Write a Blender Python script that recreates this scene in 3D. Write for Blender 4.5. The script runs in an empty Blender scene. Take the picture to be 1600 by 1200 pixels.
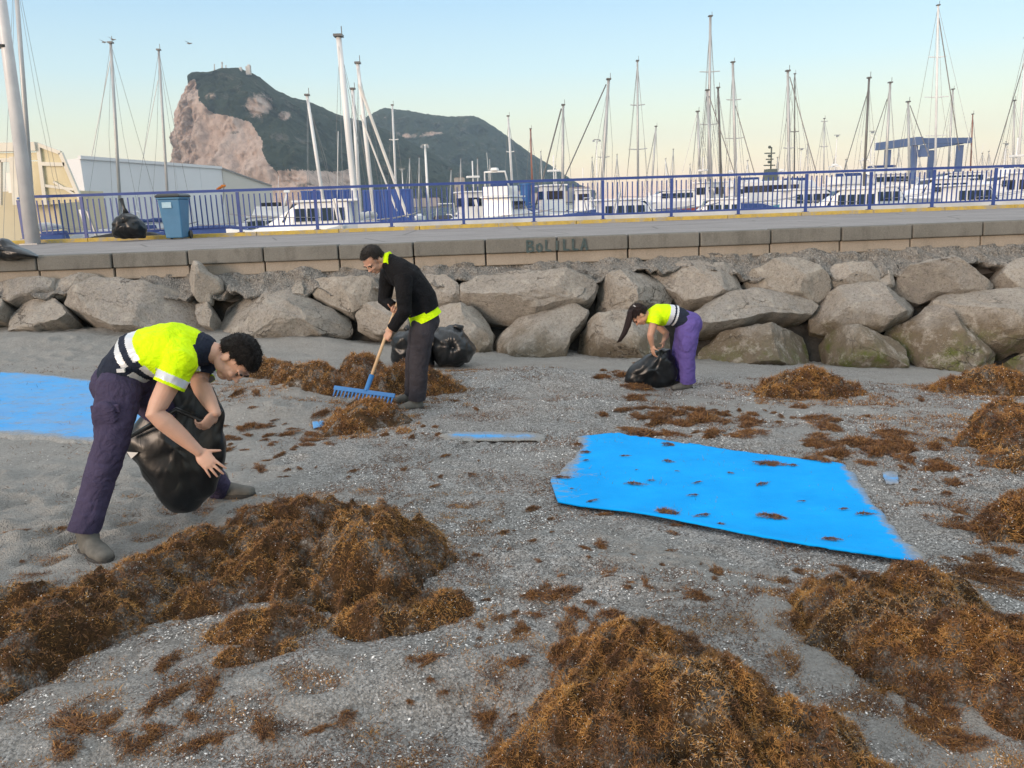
import bpy, bmesh, math, random
import numpy as np
from mathutils import Vector, Matrix
R = math.radians
random.seed(7)
rng = np.random.default_rng(11)
scene = bpy.context.scene
COL = scene.collection

# ------------------------------------------------------------------ camera
FPX = 1250.0                       # focal length in pixels of a 1600 px wide picture
CAM = np.array([0.0, 0.0, 1.65])
PITCH = math.atan(282 / FPX)
ROLL = 0.034
_F = np.array([0, math.cos(PITCH), -math.sin(PITCH)])
_R0 = np.array([1.0, 0, 0])
_U0 = np.array([0, math.sin(PITCH), math.cos(PITCH)])
_R = math.cos(ROLL) * _R0 - math.sin(ROLL) * _U0
_U = math.sin(ROLL) * _R0 + math.cos(ROLL) * _U0
cam_data = bpy.data.cameras.new('camera')
cam_data.sensor_width = 36.0
cam_data.lens = 36.0 * FPX / 1600
cam_data.clip_start = 0.05
cam_data.clip_end = 30000
cam = bpy.data.objects.new('camera', cam_data)
COL.objects.link(cam)
m = Matrix.Identity(4)
for i in range(3):
    m[i][0], m[i][1], m[i][2], m[i][3] = _R[i], _U[i], -_F[i], CAM[i]
cam.matrix_world = m
scene.camera = cam

# ------------------------------------------------------------------ world, sun, exposure
SUN_EL, SUN_AZ = R(11.0), R(222)    # low morning sun behind the photographer's left shoulder
world = bpy.data.worlds.new('World')
scene.world = world
world.use_nodes = True
wn, wl = world.node_tree.nodes, world.node_tree.links
wn.clear()
wo = wn.new('ShaderNodeOutputWorld')
sky = wn.new('ShaderNodeTexSky')
sky.sky_type = 'NISHITA'
sky.sun_disc = False
sky.sun_elevation = SUN_EL
sky.sun_rotation = SUN_AZ
sky.air_density, sky.dust_density, sky.ozone_density = 1.0, 1.0, 1.6
bg = wn.new('ShaderNodeBackground')
bg.inputs['Strength'].default_value = 0.05
wl.new(sky.outputs[0], bg.inputs['Color'])
# sky ramp, its overhead part out of view brightened to lift the ground: the same at every bearing, it only changes with height above the horizon
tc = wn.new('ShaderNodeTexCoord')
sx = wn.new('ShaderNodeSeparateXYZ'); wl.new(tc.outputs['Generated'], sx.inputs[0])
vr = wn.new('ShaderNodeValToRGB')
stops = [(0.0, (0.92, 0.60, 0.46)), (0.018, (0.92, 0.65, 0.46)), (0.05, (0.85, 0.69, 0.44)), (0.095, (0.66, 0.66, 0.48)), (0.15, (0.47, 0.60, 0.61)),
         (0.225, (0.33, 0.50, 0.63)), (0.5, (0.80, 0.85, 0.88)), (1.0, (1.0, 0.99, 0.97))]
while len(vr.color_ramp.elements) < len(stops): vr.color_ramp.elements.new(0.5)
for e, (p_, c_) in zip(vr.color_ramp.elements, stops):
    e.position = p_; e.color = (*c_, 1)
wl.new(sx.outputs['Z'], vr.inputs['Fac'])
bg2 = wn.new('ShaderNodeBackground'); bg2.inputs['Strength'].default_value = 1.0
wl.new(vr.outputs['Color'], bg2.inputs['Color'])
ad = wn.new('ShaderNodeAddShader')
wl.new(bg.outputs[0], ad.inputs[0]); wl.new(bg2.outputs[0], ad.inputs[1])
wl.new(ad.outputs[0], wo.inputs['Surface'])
sun_d = bpy.data.lights.new('sun', 'SUN')
sun_d.energy = 1.9
sun_d.angle = R(18)
sun_d.color = (1.0, 0.76, 0.60)
sun = bpy.data.objects.new('sun', sun_d)
COL.objects.link(sun)
# Nishita: rotation is measured clockwise from +Y
sdir = Vector((math.sin(SUN_AZ) * math.cos(SUN_EL), math.cos(SUN_AZ) * math.cos(SUN_EL), math.sin(SUN_EL)))
sun.rotation_euler = sdir.to_track_quat('Z', 'Y').to_euler()
vs = scene.view_settings
vs.view_transform = 'Standard'
vs.look = 'None'
vs.gamma = 1.0
vs.use_curve_mapping = False
vs.exposure = 0.32
scene.cycles.use_denoising = True
scene.cycles.max_bounces = 6

# ------------------------------------------------------------------ pixel helpers
def ray(px, py):
    d = _F * FPX + _R * (px - 800.0) + _U * (600.0 - py)
    return d / np.linalg.norm(d)
def at(px, py, Y):
    d = ray(px, py)
    return CAM + d * (Y / d[1])
def on_z(px, py, z):
    d = ray(px, py)
    return CAM + d * ((z - CAM[2]) / d[2])
def V(p):
    return Vector((float(p[0]), float(p[1]), float(p[2])))

# ------------------------------------------------------------------ numpy noise
_perm = np.random.default_rng(5).permutation(512).astype(np.int64)
_perm = np.concatenate([_perm, _perm, _perm])
_g = np.random.default_rng(6).normal(size=(512, 3))
_g /= np.linalg.norm(_g, axis=1)[:, None]
def perlin(x, y, z=0.0):
    x, y, z = np.broadcast_arrays(np.asarray(x, float), np.asarray(y, float), np.asarray(z, float))
    xi, yi, zi = np.floor(x).astype(np.int64), np.floor(y).astype(np.int64), np.floor(z).astype(np.int64)
    xf, yf, zf = x - xi, y - yi, z - zi
    u, v, w = [t * t * t * (t * (t * 6 - 15) + 10) for t in (xf, yf, zf)]
    def gr(i, j, k):
        h = _perm[(_perm[(_perm[(xi + i) & 511] + yi + j) & 511] + zi + k) & 511]
        g = _g[h]
        return g[..., 0] * (xf - i) + g[..., 1] * (yf - j) + g[..., 2] * (zf - k)
    def lerp(a, b, t): return a + t * (b - a)
    x00 = lerp(gr(0,0,0), gr(1,0,0), u); x10 = lerp(gr(0,1,0), gr(1,1,0), u)
    x01 = lerp(gr(0,0,1), gr(1,0,1), u); x11 = lerp(gr(0,1,1), gr(1,1,1), u)
    return lerp(lerp(x00, x10, v), lerp(x01, x11, v), w) * 1.6
def fbm(x, y, z=0.0, oct=4, gain=0.5):
    s, a, f = 0, 1.0, 1.0
    for _ in range(oct):
        s = s + a * perlin(np.asarray(x) * f + 17.3 * _, np.asarray(y) * f - 9.1 * _, np.asarray(z) * f)
        a *= gain; f *= 2.03
    return s
def sstep(a, b, x):
    t = np.clip((x - a) / (b - a), 0, 1)
    return t * t * (3 - 2 * t)

# ------------------------------------------------------------------ objects
def tag(o, label=None, cat=None, group=None, kind=None):
    if label: o['label'] = label
    if cat: o['category'] = cat
    if group: o['group'] = group
    if kind: o['kind'] = kind
    return o
def empty(name, loc=(0, 0, 0), label=None, cat=None, group=None, kind=None):
    o = bpy.data.objects.new(name, None)
    COL.objects.link(o)
    o.location = V(loc)
    o.empty_display_size = 0.2
    return tag(o, label, cat, group, kind)
def org(o):
    v = Vector((0, 0, 0))
    while o is not None:
        v = v + o.location
        o = o.parent
    return v
def link(name, me, mat, parent=None, base=None, smooth=False):
    """Mesh given in world coordinates -> object; child meshes become relative to their parent."""
    o = bpy.data.objects.new(name, me)
    if mat is not None:
        for mm in (mat if isinstance(mat, (list, tuple)) else [mat]):
            me.materials.append(mm)
    off = None
    if parent is not None:
        o.parent = parent
        off = org(parent)
    elif base is not None:
        o.location = V(base); off = V(base)
    if off is not None and off.length > 0:
        me.transform(Matrix.Translation(-off))
    if smooth:
        me.polygons.foreach_set('use_smooth', np.ones(len(me.polygons), bool))
    COL.objects.link(o)
    return o
def np_mesh(name, verts, quads=None, tris=None):
    me = bpy.data.meshes.new(name)
    verts = np.asarray(verts, np.float32)
    q = np.zeros((0, 4), np.int32) if quads is None else np.asarray(quads, np.int32)
    t = np.zeros((0, 3), np.int32) if tris is None else np.asarray(tris, np.int32)
    me.vertices.add(len(verts)); me.vertices.foreach_set('co', verts.ravel())
    loops = np.concatenate([q.ravel(), t.ravel()])
    me.loops.add(len(loops)); me.loops.foreach_set('vertex_index', loops)
    n = len(q) + len(t)
    me.polygons.add(n)
    st = np.concatenate([np.arange(len(q)) * 4, len(q) * 4 + np.arange(len(t)) * 3])
    me.polygons.foreach_set('loop_start', st.astype(np.int32))
    me.update(calc_edges=True)
    me.validate()
    return me
def add_attr(me, name, vals):
    a = me.attributes.new(name, 'FLOAT', 'POINT')
    a.data.foreach_set('value', np.asarray(vals, np.float32))

class MB:
    def __init__(s): s.v = []; s.f = []; s.mi = []; s.cur = 0
    def add(s, vs, fs):
        n = len(s.v)
        s.v += [tuple(map(float, p)) for p in vs]
        s.f += [tuple(n + i for i in f) for f in fs]
        s.mi += [s.cur] * len(fs)
        return s
    def box(s, c, size, rot=0.0, taper=1.0):
        cx, cy, cz = c; a, b, h = size[0] / 2, size[1] / 2, size[2] / 2
        ca, sa = math.cos(rot), math.sin(rot)
        vs = []
        for z, k in ((-h, 1.0), (h, taper)):
            for x, y in ((-a, -b), (a, -b), (a, b), (-a, b)):
                x *= k; y *= k
                vs.append((cx + x * ca - y * sa, cy + x * sa + y * ca, cz + z))
        return s.add(vs, [(3,2,1,0), (4,5,6,7), (0,1,5,4), (1,2,6,5), (2,3,7,6), (3,0,4,7)])
    def tube(s, pts, rad, n=8, cap=True):
        pts = [Vector(tuple(map(float, p))) for p in pts]
        if not isinstance(rad, (list, tuple)): rad = [rad] * len(pts)
        vs, fs = [], []
        side = None
        for i, p in enumerate(pts):
            d = (pts[min(i + 1, len(pts) - 1)] - pts[max(i - 1, 0)]).normalized()
            ref = Vector((0, 0, 1)) if abs(d.z) < 0.9 else Vector((1, 0, 0))
            if side is None: side = d.cross(ref).normalized()
            else: side = (side - d * side.dot(d)).normalized()
            up = side.cross(d)
            for k in range(n):
                a = 2 * math.pi * k / n
                vs.append(p + (side * math.cos(a) + up * math.sin(a)) * rad[i])
        for i in range(len(pts) - 1):
            for k in range(n):
                fs.append((i*n + k, i*n + (k+1) % n, (i+1)*n + (k+1) % n, (i+1)*n + k))
        if cap:
            fs.append(tuple(range(n - 1, -1, -1)))
            fs.append(tuple((len(pts)-1)*n + k for k in range(n)))
        return s.add(vs, fs)
    def loft(s, rings, cap=True):
        n = len(rings[0]); vs = [p for r in rings for p in r]; fs = []
        for i in range(len(rings) - 1):
            for k in range(n):
                fs.append((i*n + k, i*n + (k+1) % n, (i+1)*n + (k+1) % n, (i+1)*n + k))
        if cap:
            fs.append(tuple(range(n - 1, -1, -1)))
            fs.append(tuple((len(rings)-1)*n + k for k in range(n)))
        return s.add(vs, fs)
    def prism(s, poly, z0, z1):
        n = len(poly)
        vs = [(x, y, z0) for x, y in poly] + [(x, y, z1) for x, y in poly]
        fs = [tuple(range(n - 1, -1, -1)), tuple(range(n, 2*n))]
        fs += [(k, (k+1) % n, n + (k+1) % n, n + k) for k in range(n)]
        return s.add(vs, fs)
    def ball(s, c, r, n=10, m_=6):
        r = r if isinstance(r, (tuple, list)) else (r, r, r)
        rings = []
        for j in range(1, m_):
            t = math.pi * j / m_
            rings.append([(c[0] + r[0]*math.sin(t)*math.cos(2*math.pi*k/n), c[1] + r[1]*math.sin(t)*math.sin(2*math.pi*k/n), c[2] - r[2]*math.cos(t)) for k in range(n)])
        return s.loft(rings)
    def mesh(s, name='m', recalc=True):
        me = bpy.data.meshes.new(name)
        me.from_pydata(s.v, [], s.f)
        me.polygons.foreach_set('material_index', s.mi)
        if recalc:
            bm = bmesh.new(); bm.from_mesh(me)
            bmesh.ops.recalc_face_normals(bm, faces=bm.faces)
            bm.to_mesh(me); bm.free()
        me.update()
        return me
    def build(s, name, mat, parent=None, base=None, smooth=False, bevel=0.0, seg=2):
        o = link(name, s.mesh(name), mat, parent, base, smooth)
        if bevel > 0:
            b = o.modifiers.new('bevel', 'BEVEL'); b.width = bevel; b.segments = seg; b.limit_method = 'ANGLE'
        return o

def copy_tree(o, parent=None):
    c = o.copy(); COL.objects.link(c); c.parent = parent
    for ch in list(o.children):
        copy_tree(ch, c)
    return c

# ------------------------------------------------------------------ materials
class NT:
    def __init__(s, name):
        s.m = bpy.data.materials.new(name); s.m.use_nodes = True
        s.t = s.m.node_tree; s.n = s.t.nodes; s.l = s.t.links
        s.b = s.n['Principled BSDF']
        s.pos = s.n.new('ShaderNodeNewGeometry').outputs['Position']
    def noise(s, scale, detail=4, rough=0.55, vec=None, dist=0.0):
        n = s.n.new('ShaderNodeTexNoise'); n.inputs['Scale'].default_value = scale
        n.inputs['Detail'].default_value = detail; n.inputs['Roughness'].default_value = rough
        n.inputs['Distortion'].default_value = dist
        s.l.new(vec or s.pos, n.inputs['Vector']); return n.outputs['Fac']
    def voro(s, scale, out='Color', feature='F1', vec=None, rand=1.0):
        n = s.n.new('ShaderNodeTexVoronoi'); n.feature = feature
        n.inputs['Scale'].default_value = scale; n.inputs['Randomness'].default_value = rand
        s.l.new(vec or s.pos, n.inputs['Vector']); return n.outputs[out]
    def ramp(s, fac, stops, interp='LINEAR'):
        n = s.n.new('ShaderNodeValToRGB'); r = n.color_ramp; r.interpolation = interp
        while len(r.elements) < len(stops): r.elements.new(0.5)
        for e, (p, c) in zip(r.elements, stops):
            e.position = p
            e.color = (c[0], c[1], c[2], 1) if isinstance(c, (tuple, list)) else (c, c, c, 1)
        s.l.new(fac, n.inputs['Fac']); return n.outputs['Color']
    def mix(s, fac, a, b, mode='MIX'):
        n = s.n.new('ShaderNodeMix'); n.data_type = 'RGBA'; n.blend_type = mode
        for inp, v in ((n.inputs[0], fac), (n.inputs[6], a), (n.inputs[7], b)):
            if isinstance(v, (int, float)): inp.default_value = v if inp.type == 'VALUE' else (v, v, v, 1)
            elif isinstance(v, (tuple, list)): inp.default_value = (v[0], v[1], v[2], 1)
            else: s.l.new(v, inp)
        return n.outputs[2]
    def math(s, op, a, b=0.0, c=None):
        n = s.n.new('ShaderNodeMath'); n.operation = op
        for i, v in enumerate((a, b) if c is None else (a, b, c)):
            if isinstance(v, (int, float)): n.inputs[i].default_value = v
            else: s.l.new(v, n.inputs[i])
        return n.outputs[0]
    def attr(s, name):
        n = s.n.new('ShaderNodeAttribute'); n.attribute_name = name; return n.outputs['Fac']
    def sepz(s):
        n = s.n.new('ShaderNodeSeparateXYZ'); s.l.new(s.pos, n.inputs[0]); return n.outputs
    def scaled(s, v):
        n = s.n.new('ShaderNodeMapping'); n.inputs['Scale'].default_value = v
        s.l.new(s.pos, n.inputs['Vector']); return n.outputs[0]
    def bump(s, h, strength=0.5, dist=0.01):
        n = s.n.new('ShaderNodeBump'); n.inputs['Strength'].default_value = strength
        n.inputs['Distance'].default_value = dist
        s.l.new(h, n.inputs['Height']); s.l.new(n.outputs[0], s.b.inputs['Normal'])
    def out(s, color=None, rough=0.6, metal=0.0, spec=0.5):
        if color is not None:
            if isinstance(color, (tuple, list)): s.b.inputs['Base Color'].default_value = (*color[:3], 1)
            else: s.l.new(color, s.b.inputs['Base Color'])
        if isinstance(rough, (int, float)): s.b.inputs['Roughness'].default_value = rough
        else: s.l.new(rough, s.b.inputs['Roughness'])
        s.b.inputs['Metallic'].default_value = metal
        s.b.inputs['Specular IOR Level'].default_value = spec
        return s.m
_mats = {}
def mat(name, c, c2=None, scale=8.0, rough=0.55, metal=0.0, bump=0.0, bscale=60.0, bdist=0.004, spec=0.5):
    if name in _mats: return _mats[name]
    t = NT(name)
    c2 = c2 or tuple(x * 0.75 for x in c)
    col = t.ramp(t.noise(scale, 5, 0.6), [(0.35, c2), (0.65, c)])
    if bump > 0: t.bump(t.noise(bscale, 3), bump, bdist)
    _mats[name] = t.out(col, rough, metal, spec)
    return _mats[name]
def srgb(r, g, b):
    f = lambda x: (x/255/12.92) if x/255 <= 0.04045 else ((x/255 + 0.055)/1.055)**2.4
    return (f(r), f(g), f(b))
# ================================================================== GROUND
ZW = 1.65 - 0.57                   # level of the promenade
def base_ground(x, y):
    x = np.asarray(x, float); y = np.asarray(y, float)
    t = np.clip(y - 3.0, 0, 9.5)
    xx = np.clip(x, -9, 9)
    return -(t / 9.0) * (0.6 + 0.072 * xx)
def nb(px, py):
    """pixel -> point on the smooth ground"""
    d = ray(px, py); lo, hi = 0.5, 60.0
    for _ in range(50):
        mid = (lo + hi) / 2; p = CAM + d * mid
        if p[2] > base_ground(p[0], p[1]): lo = mid
        else: hi = mid
    return CAM + d * lo
HUMPS = []                          # sand heaps: px, py, rx, ry, h
for px, py, rx, ry, h in ((820,600,1.5,0.8,0.16), (900,640,0.8,0.5,0.07), (430,650,0.9,0.5,0.13), (460,615,0.5,0.4,0.10), (250,525,1.6,0.7,0.18),
                          (760,900,0.8,0.5,0.04), (1150,960,0.6,0.4,0.04), (420,1100,0.5,0.3,0.05), (640,1060,0.4,0.25,0.05), (60,540,1.4,0.7,0.13),
                          (1500,575,0.8,0.5,0.12), (700,1130,0.4,0.2,-0.05), (480,540,1.2,0.6,0.12)):
    p = nb(px, py); HUMPS.append((p[0], p[1], rx, ry, h))
DENTS = []
r_ = np.random.default_rng(3)
for _ in range(330):
    px, py = r_.uniform(-100, 1700), r_.uniform(540, 1150)
    if r_.random() < 0.45: px, py = r_.uniform(-60, 420), r_.uniform(540, 860)
    p = nb(px, py); DENTS.append((p[0], p[1], r_.uniform(0.09, 0.17), r_.uniform(0.05, 0.10), r_.uniform(0, 3.14), r_.uniform(0.012, 0.040) * (0.35 if (p[1] < 3.3 and p[0] > -2.0) else 1.0)))
COMBS = [(nb(770,745), 0.75, 0.30, 0.2, 0.10), (nb(1440,740), 0.9, 0.6, 1.2, 0.10), (nb(870,600), 0.9, 0.5, 0.5, 0.12), (nb(1030,925), 0.55, 0.3, 1.4, 0.08), (nb(1480,830), 0.5, 0.5, 1.35, 0.08), (nb(620,800), 0.4, 0.35, 0.9, 0.09), (nb(720,690), 0.6, 0.25, 2.6, 0.10)]
MZ = []
for quad in ([(880,690),(1330,728),(1450,885),(875,795)], [(-190,575),(260,603),(262,718),(-190,695)]):
    q_ = np.array([nb(*p)[:2] for p in quad]); c_ = q_.mean(0)
    e1 = ((q_[1] + q_[2]) - (q_[0] + q_[3])) / 4; e2 = ((q_[2] + q_[3]) - (q_[0] + q_[1])) / 4
    MZ.append((c_, np.linalg.inv(np.array([e1, e2]).T)))
def mat_zone(x, y):
    k = np.zeros(np.shape(x))
    for c_, Mi in MZ:
        u = Mi[0, 0] * (x - c_[0]) + Mi[0, 1] * (y - c_[1]); v = Mi[1, 0] * (x - c_[0]) + Mi[1, 1] * (y - c_[1])
        k = np.maximum(k, np.exp(-0.45 * ((u / 1.12)**8 + (v / 1.2)**8)))
    return k
def ground(x, y):
    x = np.asarray(x, float); y = np.asarray(y, float)
    z = base_ground(x, y)
    for hx, hy, rx, ry, h in HUMPS:
        d = ((x - hx) / rx)**2 + ((y - hy) / ry)**2
        z = z + h * np.exp(-d * 1.3)
    flat = 1 - mat_zone(x, y)
    z = z + 0.030 * (0.25 + 0.75 * flat) * fbm(x * 0.9, y * 0.9, 3.1, 3) + 0.008 * flat * fbm(x * 4.2, y * 4.2, 7.7, 3, 0.6)
    rough = sstep(-0.25, 0.25, perlin(x * 0.55 + 4, y * 0.55, 1.3))
    z = z + flat * (0.004 + 0.013 * rough) * fbm(x * 13, y * 13, 2.2, 3, 0.65)
    return z
def ground_detail(x, y):
    z = ground(x, y)
    fl_ = 1 - mat_zone(x, y)
    for dx, dy, ra, rb, a, h in DENTS:
        msk = (abs(x - dx) < 0.5) & (abs(y - dy) < 0.5)
        if not msk.any(): continue
        ux, uy = x[msk] - dx, y[msk] - dy
        u = (ux * math.cos(a) + uy * math.sin(a)) / ra; v = (-ux * math.sin(a) + uy * math.cos(a)) / rb
        d = u*u + v*v
        z[msk] += fl_[msk] * (-h * np.exp(-d * 1.6) + 0.5 * h * np.exp(-(np.sqrt(d) - 1.5)**2 * 6))
    for c, rx, ry, a, w in COMBS:
        u = (x - c[0]) * math.cos(a) + (y - c[1]) * math.sin(a); v = -(x - c[0]) * math.sin(a) + (y - c[1]) * math.cos(a)
        k = np.exp(-((u / rx)**4 + (v / ry)**4) * 1.2)
        z += 0.013 * k * fl_ * np.sin(u * 2 * math.pi / w + 1.5 * perlin(x * 2, y * 2, 5.0)) * sstep(-0.5, 0.2, perlin(x * 3, y * 3, 9.0))
    return z
def og(px, py):
    """pixel -> point on the sand"""
    d = ray(px, py)
    ts = np.linspace(1.0, 25, 1500); P = CAM[None] + ts[:, None] * d[None]
    i = int(np.argmax(P[:, 2] < ground(P[:, 0], P[:, 1])))
    lo, hi = ts[max(i - 1, 0)], ts[i]
    for _ in range(20):
        mid = (lo + hi) / 2; p = CAM + d * mid
        if p[2] > float(ground(p[0], p[1])): lo = mid
        else: hi = mid
    return CAM + d * hi

def sand_material():
    t = NT('beach_sand')
    big = t.noise(0.7, 3, 0.5)
    fine = t.ramp(t.noise(2.6, 5, 0.6), [(0.3, (0.30, 0.29, 0.268)), (0.7, (0.44, 0.427, 0.40))])
    fine = t.mix(0.5, fine, t.ramp(t.noise(45, 4, 0.7), [(0.25, (0.15, 0.144, 0.132)), (0.75, (0.50, 0.485, 0.455))]))
    g1 = t.ramp(t.voro(150, 'Color'), [(0.0, (0.03, 0.03, 0.03)), (0.28, (0.13, 0.127, 0.121)), (0.55, (0.36, 0.35, 0.33)), (0.8, (0.60, 0.585, 0.56)), (0.95, (0.9, 0.89, 0.87))])
    g2 = t.ramp(t.voro(75, 'Color'), [(0.0, (0.06, 0.058, 0.055)), (0.35, (0.24, 0.232, 0.22)), (0.7, (0.44, 0.425, 0.40)), (0.95, (0.8, 0.785, 0.76))])
    grit = t.mix(0.42, g1, g2)
    grit = t.mix(t.ramp(t.noise(5, 4, 0.65), [(0.45, 0.0), (0.72, 0.4)]), grit, (0.13, 0.11, 0.085))
    k = t.attr('grit')
    kk = t.math('ADD', k, t.math('MULTIPLY', t.math('SUBTRACT', t.noise(6, 4, 0.7), 0.5), 0.9))
    col = t.mix(t.ramp(kk, [(0.3, 0.0), (0.7, 1.0)]), fine, grit)
    h = t.math('ADD', t.math('MULTIPLY', t.voro(110, 'Distance'), 0.8), t.math('MULTIPLY', t.noise(13, 8, 0.75), 2.2))
    t.bump(h, 1.0, 0.018)
    return t.out(col, 0.92, 0.0, 0.2)
SAND = sand_material()

def build_sand():
    def axis(lo, hi, f0, f1, step, grow):
        a = list(np.arange(f0, f1, step))
        s = step; v = f1
        while v < hi: a.append(v); s *= grow; v += s
        a.append(hi)
        s = step; v = f0 - step; b = []
        while v > lo: b.append(v); s *= grow; v -= s
        b.append(lo)
        return np.array(b[::-1] + a)
    xs = axis(-80, 80, -9.0, 9.5, 0.034, 1.25)
    ys = np.concatenate([axis(-50, 5.0, 1.3, 4.9, 0.022, 1.3), np.arange(5.03, 13.1, 0.036)])
    X, Y = np.meshgrid(xs, ys)
    Z = ground_detail(X.ravel(), Y.ravel())
    n, mN = len(xs), len(ys)
    idx = np.arange(n * mN).reshape(mN, n)
    q = np.stack([idx[:-1, :-1], idx[:-1, 1:], idx[1:, 1:], idx[1:, :-1]], -1).reshape(-1, 4)
    me = np_mesh('beach_sand', np.stack([X.ravel(), Y.ravel(), Z], 1), q)
    x, y = X.ravel(), Y.ravel()
    # coarse shelly grit in the foreground and on the right, fine sand on the left and by the wall
    g = 0.75 - 0.9 * sstep(-1.2, -2.6, x) * sstep(3.0, 3.8, y) - 0.35 * sstep(8.5, 11, y) + 0.35 * perlin(x * 0.8, y * 0.8, 4.4)
    band = np.exp(-((x - (0.75 + 0.55 * (3.4 - y)))/0.35)**2) * sstep(4.2, 3.2, y)
    g -= 0.6 * band
    g -= 0.5 * np.exp(-(((x - 3.1)/1.6)**2 + ((y - 7.6)/1.4)**2))
    add_attr(me, 'grit', g)
    o = link('beach_sand', me, SAND, smooth=True)
    tag(o, kind='structure')
build_sand()

# shell grit and little stones lying on the sand (uncountable)
def build_shells():
    n = 52000
    pts = []
    while sum(len(p) for p in pts) < n:
        y = 1.8 + 7.5 * rng.random(60000)**1.7
        x = (rng.random(60000) * 2 - 1) * (y * 0.72 + 0.3)
        keep = rng.random(60000) < np.clip(0.35 + 0.9 * perlin(x * 1.1, y * 1.1, 8.0) + 0.5 * perlin(x * 5, y * 5, 2.0), 0.02, 1) * np.where((x < -1.4) & (y > 3.2), 0.12, 1.0)
        pts.append(np.stack([x[keep], y[keep]], 1))
    P = np.concatenate(pts)[:n]
    z = ground(P[:, 0], P[:, 1])
    s = (0.0018 + 0.0030 * rng.random(n)**3) * (0.75 + 0.16 * P[:, 1])
    octa = np.array([[1,0,0],[0,1,0],[-1,0,0],[0,-1,0],[0,0,0.55],[0,0,-0.55]], float)
    a = rng.random(n) * 6.28
    ca, sa = np.cos(a), np.sin(a)
    sx = s * (0.7 + 0.8 * rng.random(n))
    vx = octa[None, :, 0] * sx[:, None]; vy = octa[None, :, 1] * s[:, None]; vz = octa[None, :, 2] * s[:, None]
    tilt = (rng.random(n) - 0.5)[:, None] * 1.2
    W = np.stack([P[:, 0:1] + vx * ca[:, None] - vy * sa[:, None], P[:, 1:2] + vx * sa[:, None] + vy * ca[:, None], z[:, None] + vz + vx * tilt + 0.002], -1)
    T = np.array([[0,1,4],[1,2,4],[2,3,4],[3,0,4]])
    tris = (np.arange(n)[:, None, None] * 6 + T[None]).reshape(-1, 3)
    me = np_mesh('shell_grit', W.reshape(-1, 3), None, tris)
    add_attr(me, 'tone', np.repeat(rng.random(n), 6))
    t = NT('shell_grit')
    c = t.ramp(t.attr('tone'), [(0.0, (0.04, 0.038, 0.036)), (0.2, (0.13, 0.12, 0.11)), (0.4, (0.36, 0.34, 0.31)), (0.65, (0.70, 0.68, 0.64)), (1.0, (0.88, 0.87, 0.84))])
    o = link('shell_grit', me, t.out(c, 0.5))
    tag(o, 'scattered pale shell fragments and dark grit on the grey beach sand', 'shell grit', kind='stuff')
build_shells()

# ================================================================== PROMENADE, KERB, RAILING
def line_z(p0, p1, z):
    a, b = on_z(*p0, z), on_z(*p1, z)
    s = (b[1] - a[1]) / (b[0] - a[0])
    return a[1] - s * a[0], s
KY0, KS = line_z((200, 396), (1500, 349.5), ZW)      # front edge of the promenade
RY0, RS = 20.9, 0.095                                # foot of the railing
print('kerb line', KY0, KS)
def ky(x): return KY0 + KS * x
def ry(x): return RY0 + RS * x
def walkway_mat():
    t = NT('promenade_paving')
    c = t.ramp(t.noise(0.9, 6, 0.65), [(0.3, (0.20, 0.185, 0.18)), (0.7, (0.30, 0.28, 0.27))])
    c = t.mix(0.35, c, t.ramp(t.noise(30, 4, 0.7), [(0.3, (0.14, 0.13, 0.13)), (0.7, (0.36, 0.34, 0.33))]))
    cv = t.ramp(t.voro(0.35, 'Distance', 'DISTANCE_TO_EDGE'), [(0.0, 0.75), (0.012, 0.0)])
    c = t.mix(cv, c, (0.09, 0.085, 0.08))
    st = t.ramp(t.noise(2.2, 5, 0.7, t.scaled((0.25, 1.5, 1))), [(0.52, 0.0), (0.72, 0.5)])
    c = t.mix(st, c, (0.12, 0.11, 0.105))
    t.bump(t.noise(60, 4, 0.7), 0.3, 0.006)
    return t.out(c, 0.85, 0, 0.3)
XL, XR = -60.0, 70.0
w = MB()
pl = [(XL, ky(XL) + 0.30), (XR, ky(XR) + 0.30), (XR, ry(XR) - 0.10), (XL, ry(XL) - 0.10)]
w.prism(pl, -1.5, ZW)
tag(w.build('promenade', walkway_mat()), kind='structure')
w = MB().prism([(XL, ry(XL) + 0.36), (XR, ry(XR) + 0.36), (XR, ry(XR) + 1.6), (XL, ry(XL) + 1.6)], -2.4, ZW - 0.45)
tag(w.build('quay', mat('quay_concrete', (0.30, 0.29, 0.27), (0.2, 0.19, 0.18), 2, 0.9)), kind='structure')

def concrete(name, a, b, stain):
    t = NT(name)
    c = t.ramp(t.noise(1.3, 6, 0.7), [(0.3, a), (0.7, b)])
    c = t.mix(t.ramp(t.noise(3.0, 6, 0.7, t.scaled((1, 1, 0.35))), [(0.5, 0.0), (0.68, 0.75)]), c, stain)
    c = t.mix(0.3, c, t.ramp(t.noise(70, 3, 0.7), [(0.3, tuple(x * 0.5 for x in a)), (0.7, tuple(min(1, x * 1.4) for x in b))]))
    t.bump(t.noise(45, 5, 0.7), 0.5, 0.008)
    return t.out(c, 0.9, 0, 0.25)
CAPM = concrete('kerb_cap', (0.115, 0.112, 0.10), (0.185, 0.178, 0.16), (0.07, 0.066, 0.058))
BASEM = concrete('kerb_base', (0.24, 0.205, 0.165), (0.32, 0.275, 0.225), (0.17, 0.15, 0.12))
kerb = empty('kerb_wall', (0, ky(0), ZW - 0.5), 'long grey concrete kerb of jointed blocks edging the promenade above the boulders', 'kerb')
joints = [-12, 5, 135, 264, 392, 517, 640, 757, 872, 985, 1097, 1207, 1315, 1422, 1528]
jx = [on_z(px, 407 - 0.0388 * px, ZW)[0] for px in joints]
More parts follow.
